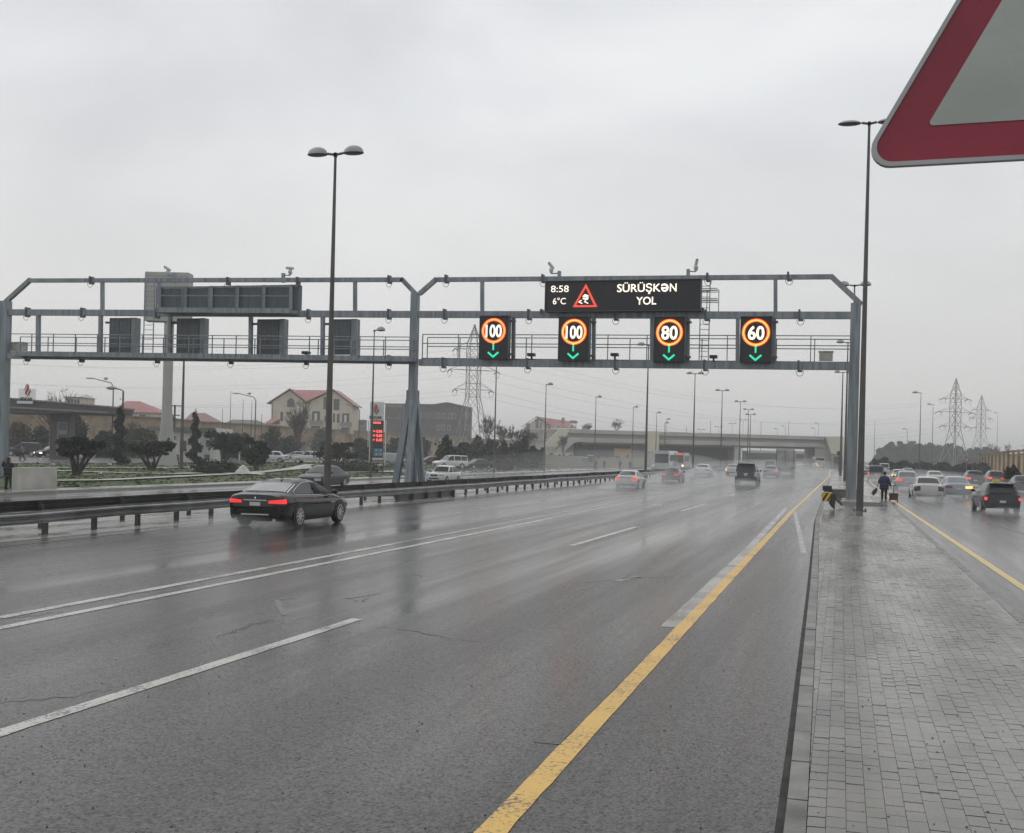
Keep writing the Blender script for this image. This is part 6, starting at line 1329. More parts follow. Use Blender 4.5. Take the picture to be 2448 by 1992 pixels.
def rear_at(px, py, kind, label, paint, dz=0.0, z=0.0, yaw=0.0, sc=1.0, L_=None, **k):
    """stand a car with the middle of its tail over the photographed spot, nose along the road"""
    p = on_z(px, py, z); Lc = (L_ or TYPES[kind]['d'][0]) * sc; rz = yaw
    c = Vector((p.x - math.sin(rz)*Lc/2, p.y + math.cos(rz)*Lc/2, z)); return make_car(kind, paint, label, tuple(c), rz, sc=sc, **k)
def front_at(px, py, kind, label, paint, z=None, yaw=pi, sc=1.0, gr=True, **k):
    p = on_g(px, py) if z is None else on_z(px, py, z); Lc = TYPES[kind]['d'][0] * sc; c = Vector((p.x + math.sin(yaw)*Lc/2, p.y - math.cos(yaw)*Lc/2, p.z)); return make_car(kind, paint, label, tuple(c), yaw, sc=sc, **k)
def centre_at(px, py, kind, label, paint, yaw, sc=1.0, dist=None, **k):
    p = on_g(px, py); return make_car(kind, paint, label, tuple(p), yaw, sc=sc, **k)

# the black sedan in the near carriageway
pr_ = on_z(707, 1262); yw = math.radians(1.2); LX = TYPES['lux']['d'][0]
HS = 0.95; off = Vector((0.83, -.605*LX/2 + .012*LX)); cxh = pr_.x - (off.x*math.cos(yw) - off.y*math.sin(yw))*HS; cyh = pr_.y - (off.x*math.sin(yw) + off.y*math.cos(yw))*HS
HERO = make_car('lux', P_BLACK, 'glossy black sedan with lit red tail lights in the nearest lane to the median', (cxh, cyh, 0), yw, sc=HS, hero=True, tails=('lux', TAILON, TAILON), rearglass=CGLASSB)
q = MB()
for s in (-1, 1): q.ball((s*.38, -.2, .80), (.25, .13, .33), 10, 8); q.ball((s*.38, -.2, 1.14), (.12, .06, .13), 10, 8)
q.build('seat', TRIMB, HERO, 60)
# own carriageway
rear_at(1495, 1168, 'sedan', 'white sedan with two red lamps beside the guard rail', P_OFFW, tails=('tri', TAILMID, TAILMID), sc=.86)
rear_at(1601, 1153, 'sedan', 'dark sedan with bright red brake lamps in thick spray', P_DKGREY, tails=('box', TAILON, TAILON), plate=False, sc=.9)
rear_at(1677, 1139, 'sedan', 'white sedan blurred by spray between two median lamp posts', P_WHITE, tails=('box', TAILOFF, TAILOFF))
rear_at(1750, 1136, 'sedan', 'pale sedan with glowing orange and red lamps half hidden by the dark off-roader', P_PALE, tails=('tall', AMB, TAILON))
rear_at(1782, 1160, 'suv', 'large dark off-road car driving away in the middle of the carriageway', P_DKGREY, tails=('tall', HEADOFF, HEADOFF))
rear_at(1841, 1142, 'sedan', 'silver sedan with one lit lamp, left of the box lorry'.replace('left of', 'just behind'), P_BLUESIL, tails=('box', TAILOFF, TAILMID))
rear_at(1840, 1128, 'suv', 'dark grey car ahead of the silver sedan', P_DKGREY, tails=('tall', TAILOFF, TAILOFF))
rear_at(1910, 1121, 'sedan', 'white sedan just past the box lorry', P_WHITE); rear_at(1925, 1117, 'suv', 'far white off-road car under the overpass, beside the bus', P_OFFW, sc=.9); rear_at(1939, 1115, 'sedan', 'small far white car close to the bus', P_WHITE, sc=.9)
# other road
rear_at(2397, 1228, 'hatch', 'dark hatchback with a yellow taxi light and red lamps', P_NAVY, yaw=math.radians(3), tails=('round', TAILHI, TAILHI), taxi=True, spoiler=True, sc=1.0)
rear_at(2221, 1198, 'sedan', 'white sedan with dark triangular lamps, beside the sweeper', P_OFFW, tails=('tri', TAILDK, TAILDK), yaw=math.radians(1))
rear_at(2292, 1193, 'sedan', 'silver blue sedan with a lit amber indicator', P_BLUESIL, tails=('box', TAILOFF, AMB), rearglass=CGLASSB, yaw=math.radians(2))
rear_at(2169, 1172, 'old', 'pale square sedan with one lit red lamp ahead of the white sedan', P_PALE, tails=('box', TAILHI, TAILOFF), rearglass=CGLASSB, sc=1.08)
rear_at(2236, 1160, 'sedan', 'white sedan partly hidden behind two sedans', P_WHITE); rear_at(2150, 1153, 'sedan', 'pale sedan with a glowing yellow indicator', P_PALE, tails=('box', AMB, TAILOFF)); rear_at(2171, 1144, 'sedan', 'grey sedan with a high red brake lamp ahead of the pale ones', P_GREY, tails=('box', TAILOFF, TAILON))
rear_at(2094, 1152, 'van', 'dark grey van ahead of the sweeper, one lamp lit', P_GREY, tails=('tall', TAILMID, TAILOFF), cat='van', name='van'); rear_at(2078, 1139, 'sedan', 'silver sedan hugging the island kerb', P_SILVER); rear_at(2114, 1133, 'van', 'far white van on the other road', P_WHITE, cat='van', name='van', sc=1.05); rear_at(2070, 1131, 'sedan', 'farthest pale car seen beside the tall column', P_PALE)
rear_at(2332, 1164, 'hatch', 'dark car with one bright brake lamp ahead of the taxi', P_NAVY, tails=('box', TAILHI, TAILOFF), sc=1.12); rear_at(2382, 1162, 'hatch', 'dark red car with lit lamps beside the round bush', P_MAROON, tails=('box', TAILHI, TAILON), sc=1.12); rear_at(2452, 1180, 'sedan', 'dark car at the picture edge past the round bush', P_NAVY)
# far carriageway
front_at(735, 1168, 'sedan', 'dark grey sedan passing behind the black sedan on the far carriageway', P_DKGREY, z=-0.34, yaw=pi, rearglass=CGLASS, sc=1.02)
front_at(1037, 1157, 'old', 'old white square sedan with a chrome grille by the gantry legs', P_WHITE, z=-0.34, yaw=pi - .06, tails=('box', TAILOFF, TAILOFF))
front_at(1569, 1123, 'sedan', 'white sedan coming on in front of the white coach', P_WHITE, z=-.3); front_at(1636, 1121, 'van', 'pale van following the lit coach', P_PALE, z=-.3, cat='van', name='van')
# parked in the lay-by and the garden
yl = math.radians(65)
centre_at(1076, 1121, 'suv', 'parked white off-road car in the lay-by', P_WHITE, pi - .75); centre_at(1142, 1122, 'sedan', 'parked dark grey car in the lay-by behind the white off-road car', P_DKGREY, pi - .6); centre_at(1028, 1113, 'hatch', 'parked dark red car half hidden by the gantry legs', P_MAROON, pi - .8)
centre_at(652, 1105, 'old', 'parked white square sedan among the pruned bushes', P_WHITE, pi/2 + .25, tails=('box', TAILOFF, TAILOFF), sc=1.06)
centre_at(942, 1114, 'van', 'parked grey and white van behind the price pylon', P_SILVER, -.9, cat='van', name='van')
centre_at(60, 1092, 'suv', 'dark off-road car with a pale roof parked at the filling station', P_DKGREY, pi/2 + .2); centre_at(126, 1094, 'hatch', 'dark car with two bright headlights at the filling station', P_NAVY, pi - .35, heads=HEADON, sc=1.1)
centre_at(705, 1098, 'hatch', 'small pale car just behind the white pickup', P_PALE, pi/2 + .2, sc=.95)
# white pickup
p = on_g(744, 1109); t = thing('pickup', 'white double cab pickup parked in front of the guard hut', 'pickup', tuple(p), pi/2 + .2); q = MB()
q.loft([[(-.80, y, .42), (.80, y, .42), (.88, y, .60), (.90, y, zt1-.10), (.84, y, zt1), (-.84, y, zt1), (-.90, y, zt1-.10), (-.88, y, .60)] for y, zt1 in ((-2.6, 1.12), (-2.55, 1.16), (-.85, 1.16), (-.8, 1.16), (1.0, 1.14), (2.0, 1.06), (2.5, .98), (2.6, .86))])
q.loft([[(-.84, y, 1.12), (-.70, y, z), (.70, y, z), (.84, y, 1.12)] for y, z in ((-.9, 1.14), (-.75, 1.72), (-.3, 1.79), (.5, 1.77), (1.25, 1.14))]); q.build('body', P_WHITE, t, 40)
q = MB(); q.box(-.72, .72, -2.5, -1.0, 1.163, 1.17); q.build('load_bed', TRIMB, t)
for s in (-1, 1):
    for P in ([(-.62, 1.22), (-.12, 1.22), (-.12, 1.66), (-.58, 1.64)], [(-.04, 1.22), (.98, 1.22), (.58, 1.66), (-.04, 1.66)]): q = MB(); q.add([(s*(.853 - (z-1.12)*.24), y, z) for y, z in P], [(0,1,2,3)]); q.build('side_window', CGLASS, t)
q = MB(); q.add([(-.70, 1.17, 1.24), (.70, 1.17, 1.24), (.62, .62, 1.70), (-.62, .62, 1.70)], [(0,1,2,3)]); q.build('windscreen', CGLASS, t)
for y in (-1.6, 1.65):
    for s in (-1, 1):
        q = MB(); q.lathe_x([(-.11*s, .25), (-.11*s, .33), (-.05*s, .37), (.05*s, .37), (.11*s, .33), (.11*s, .25)], (s*.82, y, .37), 18); wh = q.build('wheel', TYRE, t, 40); q = MB(); q.lathe_x([(s*.06, .001), (s*.06, .20), (s*.115, .25)], (s*.82, y, .37), 16); q.build('rim', RIM, wh)
for s in (-1, 1): q = MB(); q.box(s*.80-.14, s*.80+.10 if s > 0 else s*.80+.14, 2.5, 2.62, .78, .94); q.build('headlight', HEADOFF, t)
# box lorry
p = on_z(1876, 1136); t = thing('lorry', 'box lorry with a pale dirty body seen from behind', 'lorry', (p.x, p.y, 0)); BOXM = pm('lorry_box', (0.36, 0.36, 0.33), 0.6, var=0.14, scale=0.8)
q = MB(); q.box(-1.22, 1.22, 0.05, 6.0, 1.15, 3.55); q.build('cargo_box', BOXM, t)
q = MB(); 
for x in (-1.25, 1.17): q.box(x, x+.08, -.02, .048, 1.1, 3.6)
q.box(-1.25, 1.25, -.02, .048, 3.602, 3.70); q.box(-1.25, 1.25, -.02, .048, 1.0, 1.098); q.build('door_frame', DTRIM, t); q = MB(); q.box(-.03, .03, .0, .048, 1.15, 3.55); q.build('door_seam', DTRIM, t)
q = MB(); q.box(-1.15, 1.15, .1, 6.2, .55, .98); q.build('chassis', TRIMB, t); q = MB(); q.box(-1.2, 1.2, 6.4, 8.2, .5, 2.6); q.build('cab', P_PALE, t)
for y in (1.4, 6.9):
    for s in (-1, 1): q = MB(); q.lathe_x([(-.2*s, .3), (-.2*s, .46), (.2*s, .46), (.2*s, .3)], (s*.95, y, .47), 16); q.build('wheel', TYRE, t, 40)
for s in (-1, 1): q = MB(); q.box(s*1.0-.14, s*1.0+.14, -.03, .09, .72, .90); q.build('tail_light', TAILOFF, t)
q = MB(); q.box(-1.2, 1.2, -.1, .08, .42, .54); q.build('underrun_bar', DTRIM, t)
# buses
def bus(px, py, label, rz, z, paint, w, h, ln, front, heads=None, topglow=None, front_face=False):
    p = on_z(px, py, z); s = ln/2; c = Vector((p.x - math.sin(rz)*s*(-1 if front_face else 1), p.y + math.cos(rz)*s*(-1 if front_face else 1), z)); t = thing('bus', label, 'bus', tuple(c), rz); q = MB()
    q.loft([[(-w/2*k, y, .38), (w/2*k, y, .38), (w/2*k, y, h-.25), (w/2*k-.15, y, h), (-w/2*k+.15, y, h), (-w/2*k, y, h-.25)] for y, k in ((-ln/2, .95), (-ln/2+.12, 1), (ln/2-.2, 1), (ln/2, .94))]); q.build('body', paint, t, 40)
    for s_ in (-1, 1):
        for k in range(6): y0 = -ln/2 + .5 + k*(ln-1)/6; q = MB(); q.box(s_*(w/2+.004)-.006, s_*(w/2+.004)+.006, y0+.05, y0 + (ln-1)/6-.05, h*.48, h*.80); q.build('side_window', CGLASS, t)
    q = MB(); q.box(-w*.42, w*.42, -ln/2-.015, -ln/2+.01, h*.68, h*.88); q.build('rear_window', CGLASS, t); q = MB(); q.box(-w*.45, w*.45, ln/2-.01, ln/2+.015, h*.40, h*.84); q.build('windscreen', CGLASS, t)
    for s_ in (-1, 1):
        q = MB(); q.box(s_*w*.40-.14, s_*w*.40+.14, ln/2-.01, ln/2+.03, .62, .86); q.build('headlight', heads or HEADOFF, t); q = MB(); q.box(s_*w*.42-.12, s_*w*.42+.10, -ln/2-.03, -ln/2+.01, .8, 1.15); q.build('tail_light', TAILOFF, t)
    q = MB(); q.box(-w*.47, w*.47, -ln/2-.05, -ln/2, .36, .52); q.build('bumper', TRIMB, t)
    for y in (-ln*.27, ln*.30):
        for s_ in (-1, 1): q = MB(); q.lathe_x([(-.14*s_, .3), (-.14*s_, .47), (.14*s_, .47), (.14*s_, .3)], (s_*(w/2-.13), y, .47), 16); q.build('wheel', TYRE, t, 40)
    if topglow: q = MB(); q.box(-w*.36, w*.36, ln/2-.01, ln/2+.02, h*.87, h*.97); q.build('destination_sign', topglow, t)
    return t
B1 = bus(1960, 1120, 'pale bus pulled in beside the overpass ramp with amber lamps lit', 0.10, 0.0, pm('paint_bus_cream', (0.46, 0.45, 0.40), 0.4, var=0.1), 2.45, 3.05, 9.5, False)
q = MB(); q.box(-1.1, -.75, -4.83, -4.74, 1.05, 1.30); q.build('indicator', AMB, B1); q = MB(); q.box(-.80, -.35, -4.83, -4.74, .60, .82); q.build('fog_lamp', AMB, B1)
bus(1581, 1126, 'white coach with a dark windscreen on the far carriageway', pi, -.3, P_PALE, 2.6, 3.5, 11, True, front_face=True)
bus(1620, 1122, 'pale bus with bright warm headlights and a red lit roof sign', pi, -.3, pm('paint_bus_tan', (0.40, 0.36, 0.32), 0.4, var=0.1), 2.4, 3.3, 9, True, heads=HEADWARM, topglow=TAILON, front_face=True)
# ------------------------------------------------------------------ trees and shrubs
LEAFD = pm('dark_needles', (0.022, 0.036, 0.016), 0.8, var=0.35, scale=0.6, island=0.5); LEAFC = pm('clipped_cypress', (0.014, 0.025, 0.012), 0.8, var=0.35, scale=0.8, island=0.5); LEAFG = pm('shrub_leaves', (0.040, 0.055, 0.022), 0.8, var=0.35, scale=0.6, island=0.5); LEAFP = pm('pine_needles_far', (0.010, 0.015, 0.012), 0.85, var=0.35, scale=0.3, island=0.5)
BARK = pm('bark', (0.06, 0.047, 0.036), 0.9, var=0.3, scale=2); TWIG = pm('bare_twigs', (0.085, 0.067, 0.055), 0.9, var=0.25, scale=1); MIDG = pm('drier_shrub', (0.075, 0.062, 0.034), 0.85, var=0.35, scale=0.5, island=0.4)
def size_at(px, py, wpx, hpx):
    p = on_g(px, py); s = 1 / ppm(p); return p, wpx * s, hpx * s
SEED = [100]
def sd_(): SEED[0] += 7; return SEED[0]
def branchy(mb, p, d, ln, r, depth, g, spread=0.6, up=0.25, rmin=.02):
    r = max(r, rmin)
    q = p + d * ln; mid = p + d * ln * 0.5 + Vector((g.gauss(0, 1), g.gauss(0, 1), 0)) * ln * 0.05
    mb.tube([p, mid, q], [r, r * 0.85, r * 0.65], 5 if r > 0.05 else 3, False)
    if depth == 0: return
    for _ in range(3 if depth > 1 else 4):
        a = Vector((g.gauss(0, 1), g.gauss(0, 1), g.gauss(0, 0.5))); n = (d + a * spread + Zv * up).normalized(); branchy(mb, p + d * ln * g.uniform(0.55, 1.0), n, ln * g.uniform(0.5, 0.8), r * 0.55, depth - 1, g, spread, up, rmin)
def bare_tree(px, py, wpx, hpx, label, group=None, z=None, Z=None, depth=4, spread=0.6, nb=8, tw=.022):
    if Z: p = on_d(px, py, Z); s = Z / F; w, h = wpx * s, hpx * s
    else: p, w, h = size_at(px, py, wpx, hpx)
    g = random.Random(sd_()); t = thing('bare_tree', label, 'tree', tuple(p), 0, group); mb = MB(); mb.tube([Vector((0,0,-.3)), Vector((g.gauss(0,.1), g.gauss(0,.1), h*.28))], [h*.022+.03, h*.016+.02], 7); mb.build('trunk', BARK, t, 60)
    cb = MB()
    for k in range(nb):
        a = 2*pi*k/nb*1.62 + g.random(); branchy(cb, Vector((0, 0, h*g.uniform(.12, .30))), Vector((math.cos(a)*w/h*.75, math.sin(a)*w/h*.75, .9)).normalized(), h*g.uniform(.28, .36), h*.009+.02, depth, g, spread, .25, tw)
    # bring the twigs to the measured size
    zs = [v[2] for v in cb.v]; xs_ = [v[0] for v in cb.v]; kz = h / max(zs); kx_ = w / (max(xs_) - min(xs_)); kx_ = max(.5, min(1.6, kx_)); cb.v = [(x*kx_, y*kx_, z*kz) for x, y, z in cb.v]
    cb.build('crown', TWIG, t); return t
def leafy(px, py, wpx, hpx, label, kind='tree', mat=LEAFD, n=900, lobes=9, trunk=0.25, leaf=0.28, name=None, cat=None, Z=None, group=None, cone=False, z=None, rs=(.45, .7)):
    if Z: p = on_d(px, py, Z); s = Z / F; w, h = wpx*s, hpx*s
    else: p, w, h = size_at(px, py, wpx, hpx)
    if z is not None: p.z = z
    g = random.Random(sd_()); t = thing(name or ('tree' if kind == 'tree' else 'shrub'), label, cat or kind, tuple(p), 0, group)
    mb = MB(); mb.tube([Vector((0,0,-.3)), Vector((g.gauss(0,.05*h), g.gauss(0,.03*h), h*.45)), Vector((g.gauss(0,.05*h), g.gauss(0,.03*h), h*.8))], [.03*h+.04, .02*h+.03, .01*h], 7)
    for k in range(4): a = 2*pi*k/4 + g.random(); mb.tube([Vector((0, 0, h*.3)), Vector((math.cos(a)*w*.3, math.sin(a)*w*.3, h*g.uniform(.5, .75)))], [.014*h+.02, .006*h+.01], 5)
    mb.build('trunk', BARK, t, 60)
    cb = MB(); z0 = h * trunk
    for k in range(lobes):
        f = (k + g.random()) / lobes; zc = z0 + (h - z0) * f; rr = (1 - f * .85) if cone else math.sqrt(max(.05, 1 - (2*f - .9)**2)) if trunk > .1 else math.sqrt(max(.08, 1 - f*f))
        a = g.uniform(0, 2*pi); off = g.uniform(.1, .6 if rs[0] > .4 else .85) * w/2 * rr; r_ = w/2 * rr * g.uniform(.45, .7)
        cb.leaves((math.cos(a)*off, math.sin(a)*off, min(zc, h - r_*.5)), (r_, r_, max(.25, min(r_*.8, (h-z0)*.28))), max(20, n // lobes), leaf, sd_())
    cb.leaves((0, 0, z0 + (h-z0)*.45), (w*.33, w*.33, (h-z0)*.42), n // 3, leaf, sd_())
    cb.build('crown', mat, t); return t
# spiral clipped cypresses
def spiral(px, py, wpx, hpx, label):
    p, w, h = size_at(px, py, wpx, hpx); t = thing('spiral_bush', label, 'topiary', tuple(p), 0, 'spiral clipped cypresses'); MB().tube([(0,0,-.2), (0,0,h*.97)], [.12, .05], 6).build('trunk', BARK, t); cb = MB(); N_ = 30
    for k in range(N_):
        f = k / (N_-1); a = f * 2*pi*3.4 + .6; r = (w*.34)*(1 - f*.80); cr_ = (w*.34)*(1 - f*.66); cb.leaves((math.cos(a)*r*.75, math.sin(a)*r*.75, h*(.06 + .90*f)), (cr_, cr_, h*.05), 150, .11, sd_())
    cb.leaves((0, 0, h*.5), (w*.14, w*.14, h*.48), 900, .14, sd_()); cb.build('foliage', LEAFC, t); return t
spiral(284, 1112, 50, 136, 'tall spiral clipped cypress beside the filling station canopy'); spiral(465, 1110, 42, 122, 'spiral clipped cypress standing in front of the white kiosk')
# cloud pruned pines on several trunks
def cloud_pine(px, py, wpx, hpx, label, pads, mat=LEAFC):
    p, w, h = size_at(px, py, wpx, hpx); g = random.Random(sd_()); t = thing('cloud_pruned_tree', label, 'topiary', tuple(p), TH, 'cloud pruned trees in the garden'); tr = MB(); cb = MB(); s = w / wpx
    for (dx, dy_, rx, rz_) in pads:
        x, z = dx*s, dy_*s; yy = g.uniform(-.25, .25)*w; tr.tube([Vector((g.gauss(0, .12), g.gauss(0, .12), -.2)), Vector((x*.35 + g.gauss(0, .1), yy*.4, z*.45)), Vector((x*.85, yy*.9, z - rz_*s*.5))], [.13, .10, .06], 6); cb.leaves((x, yy, z), (rx*s, rx*s*.8, rz_*s), int(40 + rx*rz_*2.2), .13, sd_())
    tr.build('trunk', BARK, t, 60); cb.build('foliage', mat, t); return t
cloud_pine(184, 1137, 104, 112, 'cloud pruned tree on a bundle of trunks beside the white wall', [(-24, 78, 22, 9), (2, 84, 20, 10), (22, 74, 18, 9), (-14, 58, 24, 12), (14, 62, 22, 14), (46, 74, 11, 9), (-34, 66, 12, 8), (30, 54, 14, 7)])
cloud_pine(364, 1125, 96, 76, 'bowl shaped clipped tree in front of the billboard pole', [(-36, 52, 14, 9), (-16, 54, 20, 12), (8, 55, 24, 14), (28, 60, 16, 12), (-2, 42, 26, 8), (-46, 55, 6, 6)])
cloud_pine(536, 1110, 95, 76, 'broad cloud pruned tree to the kiosk end', [(-34, 70, 18, 8), (0, 62, 30, 14), (26, 56, 22, 12), (-10, 46, 28, 12), (12, 40, 26, 14), (36, 42, 14, 9)])
cloud_pine(612, 1125, 70, 78, 'dark clipped bush tree in front of the parked white sedan', [(-20, 70, 12, 8), (6, 60, 16, 10), (-12, 40, 24, 14), (8, 34, 20, 12), (-4, 22, 22, 10), (22, 48, 10, 7)])
cloud_pine(800, 1118, 100, 70, 'low cloud pruned tree behind the tall median lamp post', [(-20, 50, 20, 11), (8, 48, 22, 12), (30, 56, 20, 5), (36, 30, 20, 10), (0, 30, 26, 11), (-34, 30, 14, 9)])
for (px, py, w, h, lab) in ((585, 1100, 70, 62, 'rounded dark shrub behind the parked white sedan'), (650, 1096, 80, 74, 'dark shrub rising behind the parked white sedan roof'), (690, 1096, 60, 52, 'dark round shrub by the guard hut'), (765, 1090, 66, 62, 'dark shrub beside the guard hut wall'), (555, 1096, 60, 60, 'dark shrub next to the spiral bush'), (862, 1100, 56, 50, 'dark shrub beside the price pylon'), (950, 1100, 70, 50, 'olive shrub behind the grey van')):
    leafy(px, py, w, h, lab, 'shrub', LEAFD if 'olive' not in lab and 'rounded' not in lab and 'rising' not in lab else LEAFG, n=2000, lobes=18, rs=(.26, .52), trunk=.02, leaf=.22)
leafy(183, 1092, 66, 96, 'dark bushy pine behind the cloud pruned tree at the canopy end', 'tree', LEAFD, n=2200, lobes=12, trunk=.15, leaf=.22)
for (px, py, w, h, lab, m_) in ((45, 1086, 90, 74, 'green and brown hedge shrub under the canopy', MIDG), (95, 1086, 60, 64, 'dark hedge shrub by the brown pillar', LEAFD), (335, 1094, 110, 66, 'olive shrub beyond the bowl shaped tree', LEAFG), (245, 1094, 70, 62, 'dark shrub behind the tall spiral cypress', LEAFD), (290, 1092, 80, 56, 'second dark shrub behind the tall spiral cypress', LEAFD)):
    leafy(px, py, w, h, lab, 'shrub', m_, n=2000, lobes=18, rs=(.26, .52), trunk=.02, leaf=.24)
# low clipped mounds on the lawn
for (px, py, w, h, lab) in ((520, 1131, 112, 28, 'low dark clipped mound in front of the kiosk'), (845, 1128, 130, 26, 'low dark clipped mound beside the price pylon')):
    p, ww, hh = size_at(px, py, w, h); t = thing('hedge_mound', lab, 'hedge', tuple(p), TH); cb = MB(); cb.leaves((0, 0, hh*.25), (ww/2, ww*.3, hh*.75), 3600, .10, sd_()); cb.build('foliage', LEAFC, t); cb = MB(); cb.ball((0, 0, 0), (ww*.46, ww*.27, hh*.85), 20, 10); cb.build('core', LEAFC, t, 60)
# bare trees
bare_tree(128, 1090, 96, 172, 'bare spreading tree behind the canopy', depth=4, spread=.9, nb=11, tw=.03); bare_tree(713, 1098, 62, 142, 'bare tall tree in front of the cream house', depth=4, spread=.5, nb=16, tw=.03); bare_tree(320, 1094, 60, 92, 'bare young tree before the tan wall')
for (px, py, w, h, lab) in ((1165, 1080, 50, 92, 'bare tree just past the lattice pylon'), (1200, 1085, 52, 84, 'bare tree with thin upright twigs past the pylon'), (1232, 1085, 60, 72, 'bare tree crown before the villa'), (1262, 1080, 44, 60, 'bare low tree at the villa end'), (1345, 1098, 26, 58, 'small bare tree in front of the stair end'), (1404, 1040, 26, 30, 'far bare tree above the overpass'), (1474, 1040, 34, 42, 'far bare tree above the overpass, fuller one')):
    bare_tree(px, py, w, h, lab, depth=4, nb=10, tw=.035, Z=240 if px < 1300 else (330 if py > 1050 else 420))
# dark bushes of the lay-by
for (px, py, w, h, lab, c_) in ((1065, 1118, 76, 74, 'dark conical bush behind the white off-road car', True), (1108, 1112, 70, 52, 'dark bush just behind the white off-road car', False), (1140, 1108, 66, 66, 'dark bush at the pylon feet', True), (1172, 1114, 64, 60, 'dark bush past the pylon feet', False), (1205, 1116, 60, 58, 'dark cypress bush at the lay-by middle', True), (1238, 1118, 64, 60, 'dark bush below the villa', False), (1252, 1118, 40, 74, 'pointed dark cypress below the villa', True), (1275, 1120, 50, 50, 'dark bush at the end of the lay-by', False), (1295, 1115, 22, 42, 'brown upright dead cypress before the stair end', True), (1010, 1100, 44, 52, 'dark bush seen between the gantry legs', False), (1200, 1124, 40, 26, 'low dry shrub by the lay-by kerb', False)):
    leafy(px, py, w, h, lab, 'shrub', LEAFD if 'brown' not in lab and 'dry' not in lab else MIDG, n=1700, lobes=18, rs=(.26, .52), trunk=.02, leaf=.24, cone=c_)
for px in (1318, 1338, 1350, 1362, 1378, 1430, 1450, 1475, 1500):
    leafy(px, 1108 if px < 1400 else 1112, 20, 22, 'small brown shrub on the bank by the stair end' if px < 1400 else 'small brown shrub on the bank below the overpass', 'shrub', MIDG, n=240, lobes=5, trunk=.02, leaf=.22, group='bank shrubs near stair' if px < 1400 else 'bank shrubs below overpass')
q = MB(); a, b, c, d = on_d(1288, 1122, 190), on_d(1545, 1118, 230), on_d(1545, 1095, 300), on_d(1300, 1088, 260)
q.add([a, b, c, d], [(0,1,2,3)]); struct('bank_terrain', q, pm('bank_grass', (0.085, 0.078, 0.036), 0.95, var=0.4, scale=0.25, bump=0.5, bscale=4))
# pines beyond the other road
gpn = random.Random(9); k = 0
for (px, top, w) in ((2108, 1072, 40), (2128, 1058, 46), (2150, 1057, 44), (2176, 1056, 46), (2200, 1062, 48), (2222, 1060, 50), (2246, 1066, 46), (2268, 1062, 52), (2292, 1068, 48), (2315, 1074, 46), (2336, 1072, 44), (2358, 1070, 44), (2380, 1076, 40), (2400, 1082, 36)):
    labs = ['edge pine of the dark row, next to the island', 'tall pine near the island end of the dark row', 'pine right of the bare mast, in the dark row'.replace('right of', 'past'), 'pine behind the nearest single lamp of the other road', 'pine between two single lamps', 'pine behind the second single lamp', 'pine half way between lamps and pylon', 'pine just before the lattice pylon', 'pine at the lattice pylon feet', 'pine just past the lattice pylon', 'pine above the small triangular sign', 'pine before the tan wall end', 'pine behind the tan wall end', 'pine over the tan wall, last of the row']
    Zp = gpn.uniform(545, 620); yb = 1100 + (H*F/Zp) + .025*(px-2012)
    leafy(px, yb, w, yb - top, labs[k], 'tree', LEAFP, n=2400, lobes=26, trunk=.06, leaf=.5, rs=(.24, .48), name='pine_tree', cat='tree', Z=Zp, group='dark pines beyond the other road', z=0.0); k += 1
for k2, (px, w, hh) in enumerate(((2112, 62, 30), (2158, 74, 26), (2208, 74, 25), (2256, 74, 23), (2304, 74, 24), (2348, 64, 24))):
    Zp = 245; yb = 1100 + H*F/Zp + .025*(px-2012); leafy(px, yb, w, hh, ['dense hedge bush below the edge pine', 'dense hedge bush below the tall pines', 'dense hedge bush behind the lamp posts', 'dense hedge bush before the pylon', 'dense hedge bush below the pylon', 'dense hedge bush by the tan wall'][k2], 'shrub', LEAFP, n=1500, lobes=10, trunk=.02, leaf=.4, Z=Zp, name='hedge_bush', cat='bush', group='bushes under the pines', z=0.0)
leafy(2417, 1168, 52, 50, 'round dark bush at the kerb of the other road', 'shrub', LEAFD, n=3000, lobes=12, trunk=.02, leaf=.14, name='round_bush', cat='bush')
bare_tree(2368, 1134, 60, 50, 'bare thin tree in front of the tan wall'); bare_tree(2375, 1100, 34, 40, 'far bare tree behind the tan wall', Z=420); bare_tree(2408, 1100, 16, 44, 'far bare poplar behind the tan wall', Z=430)
# thin stick trunks between garden shrubs, small garden spotlights
for (px, py, lab) in ((126, 1114, 'small white garden light near the pale wall'), (262, 1114, 'small white garden light below the tall spiral cypress'), (239, 1136, 'white garden floodlight on the second lawn strip'), (394, 1124, 'small white garden light by the bowl shaped tree'), (448, 1122, 'white garden light before the kiosk'), (813, 1123, 'small white garden light by the low mound')):
    p = on_g(px, py); s = 1/ppm(p); t = thing('garden_light', lab, 'garden light', tuple(p), TH); q = MB(); q.box(-.06, .06, -.06, .06, 0, 2.5*s); q.build('stake', POSTM, t); q = MB(); q.loft([[(-4*s, -.15, 2.6*s), (4*s, -.15, 2.6*s), (4*s, .2, 2.9*s), (-4*s, .2, 2.9*s)], [(-3*s, -.2, 6*s), (3*s, -.2, 6*s), (3*s, .15, 6.2*s), (-3*s, .15, 6.2*s)]]); q.build('head', WHITEP, t)
for px, top, bot, lab in ((572, 1068, 1100, 'short white post before the dark shrubs'), (597, 1060, 1108, 'taller white post before the dark shrubs')):
    p = on_g(px, bot); Zq = (p-EYE).dot(Fv); h = on_d(px, top, Zq).z - p.z; t = thing('white_post', lab, 'post', tuple(p)); MB().tube([(0,0,0), (0,0,h)], .12, 8).build('post', WHITEP, t, 60)
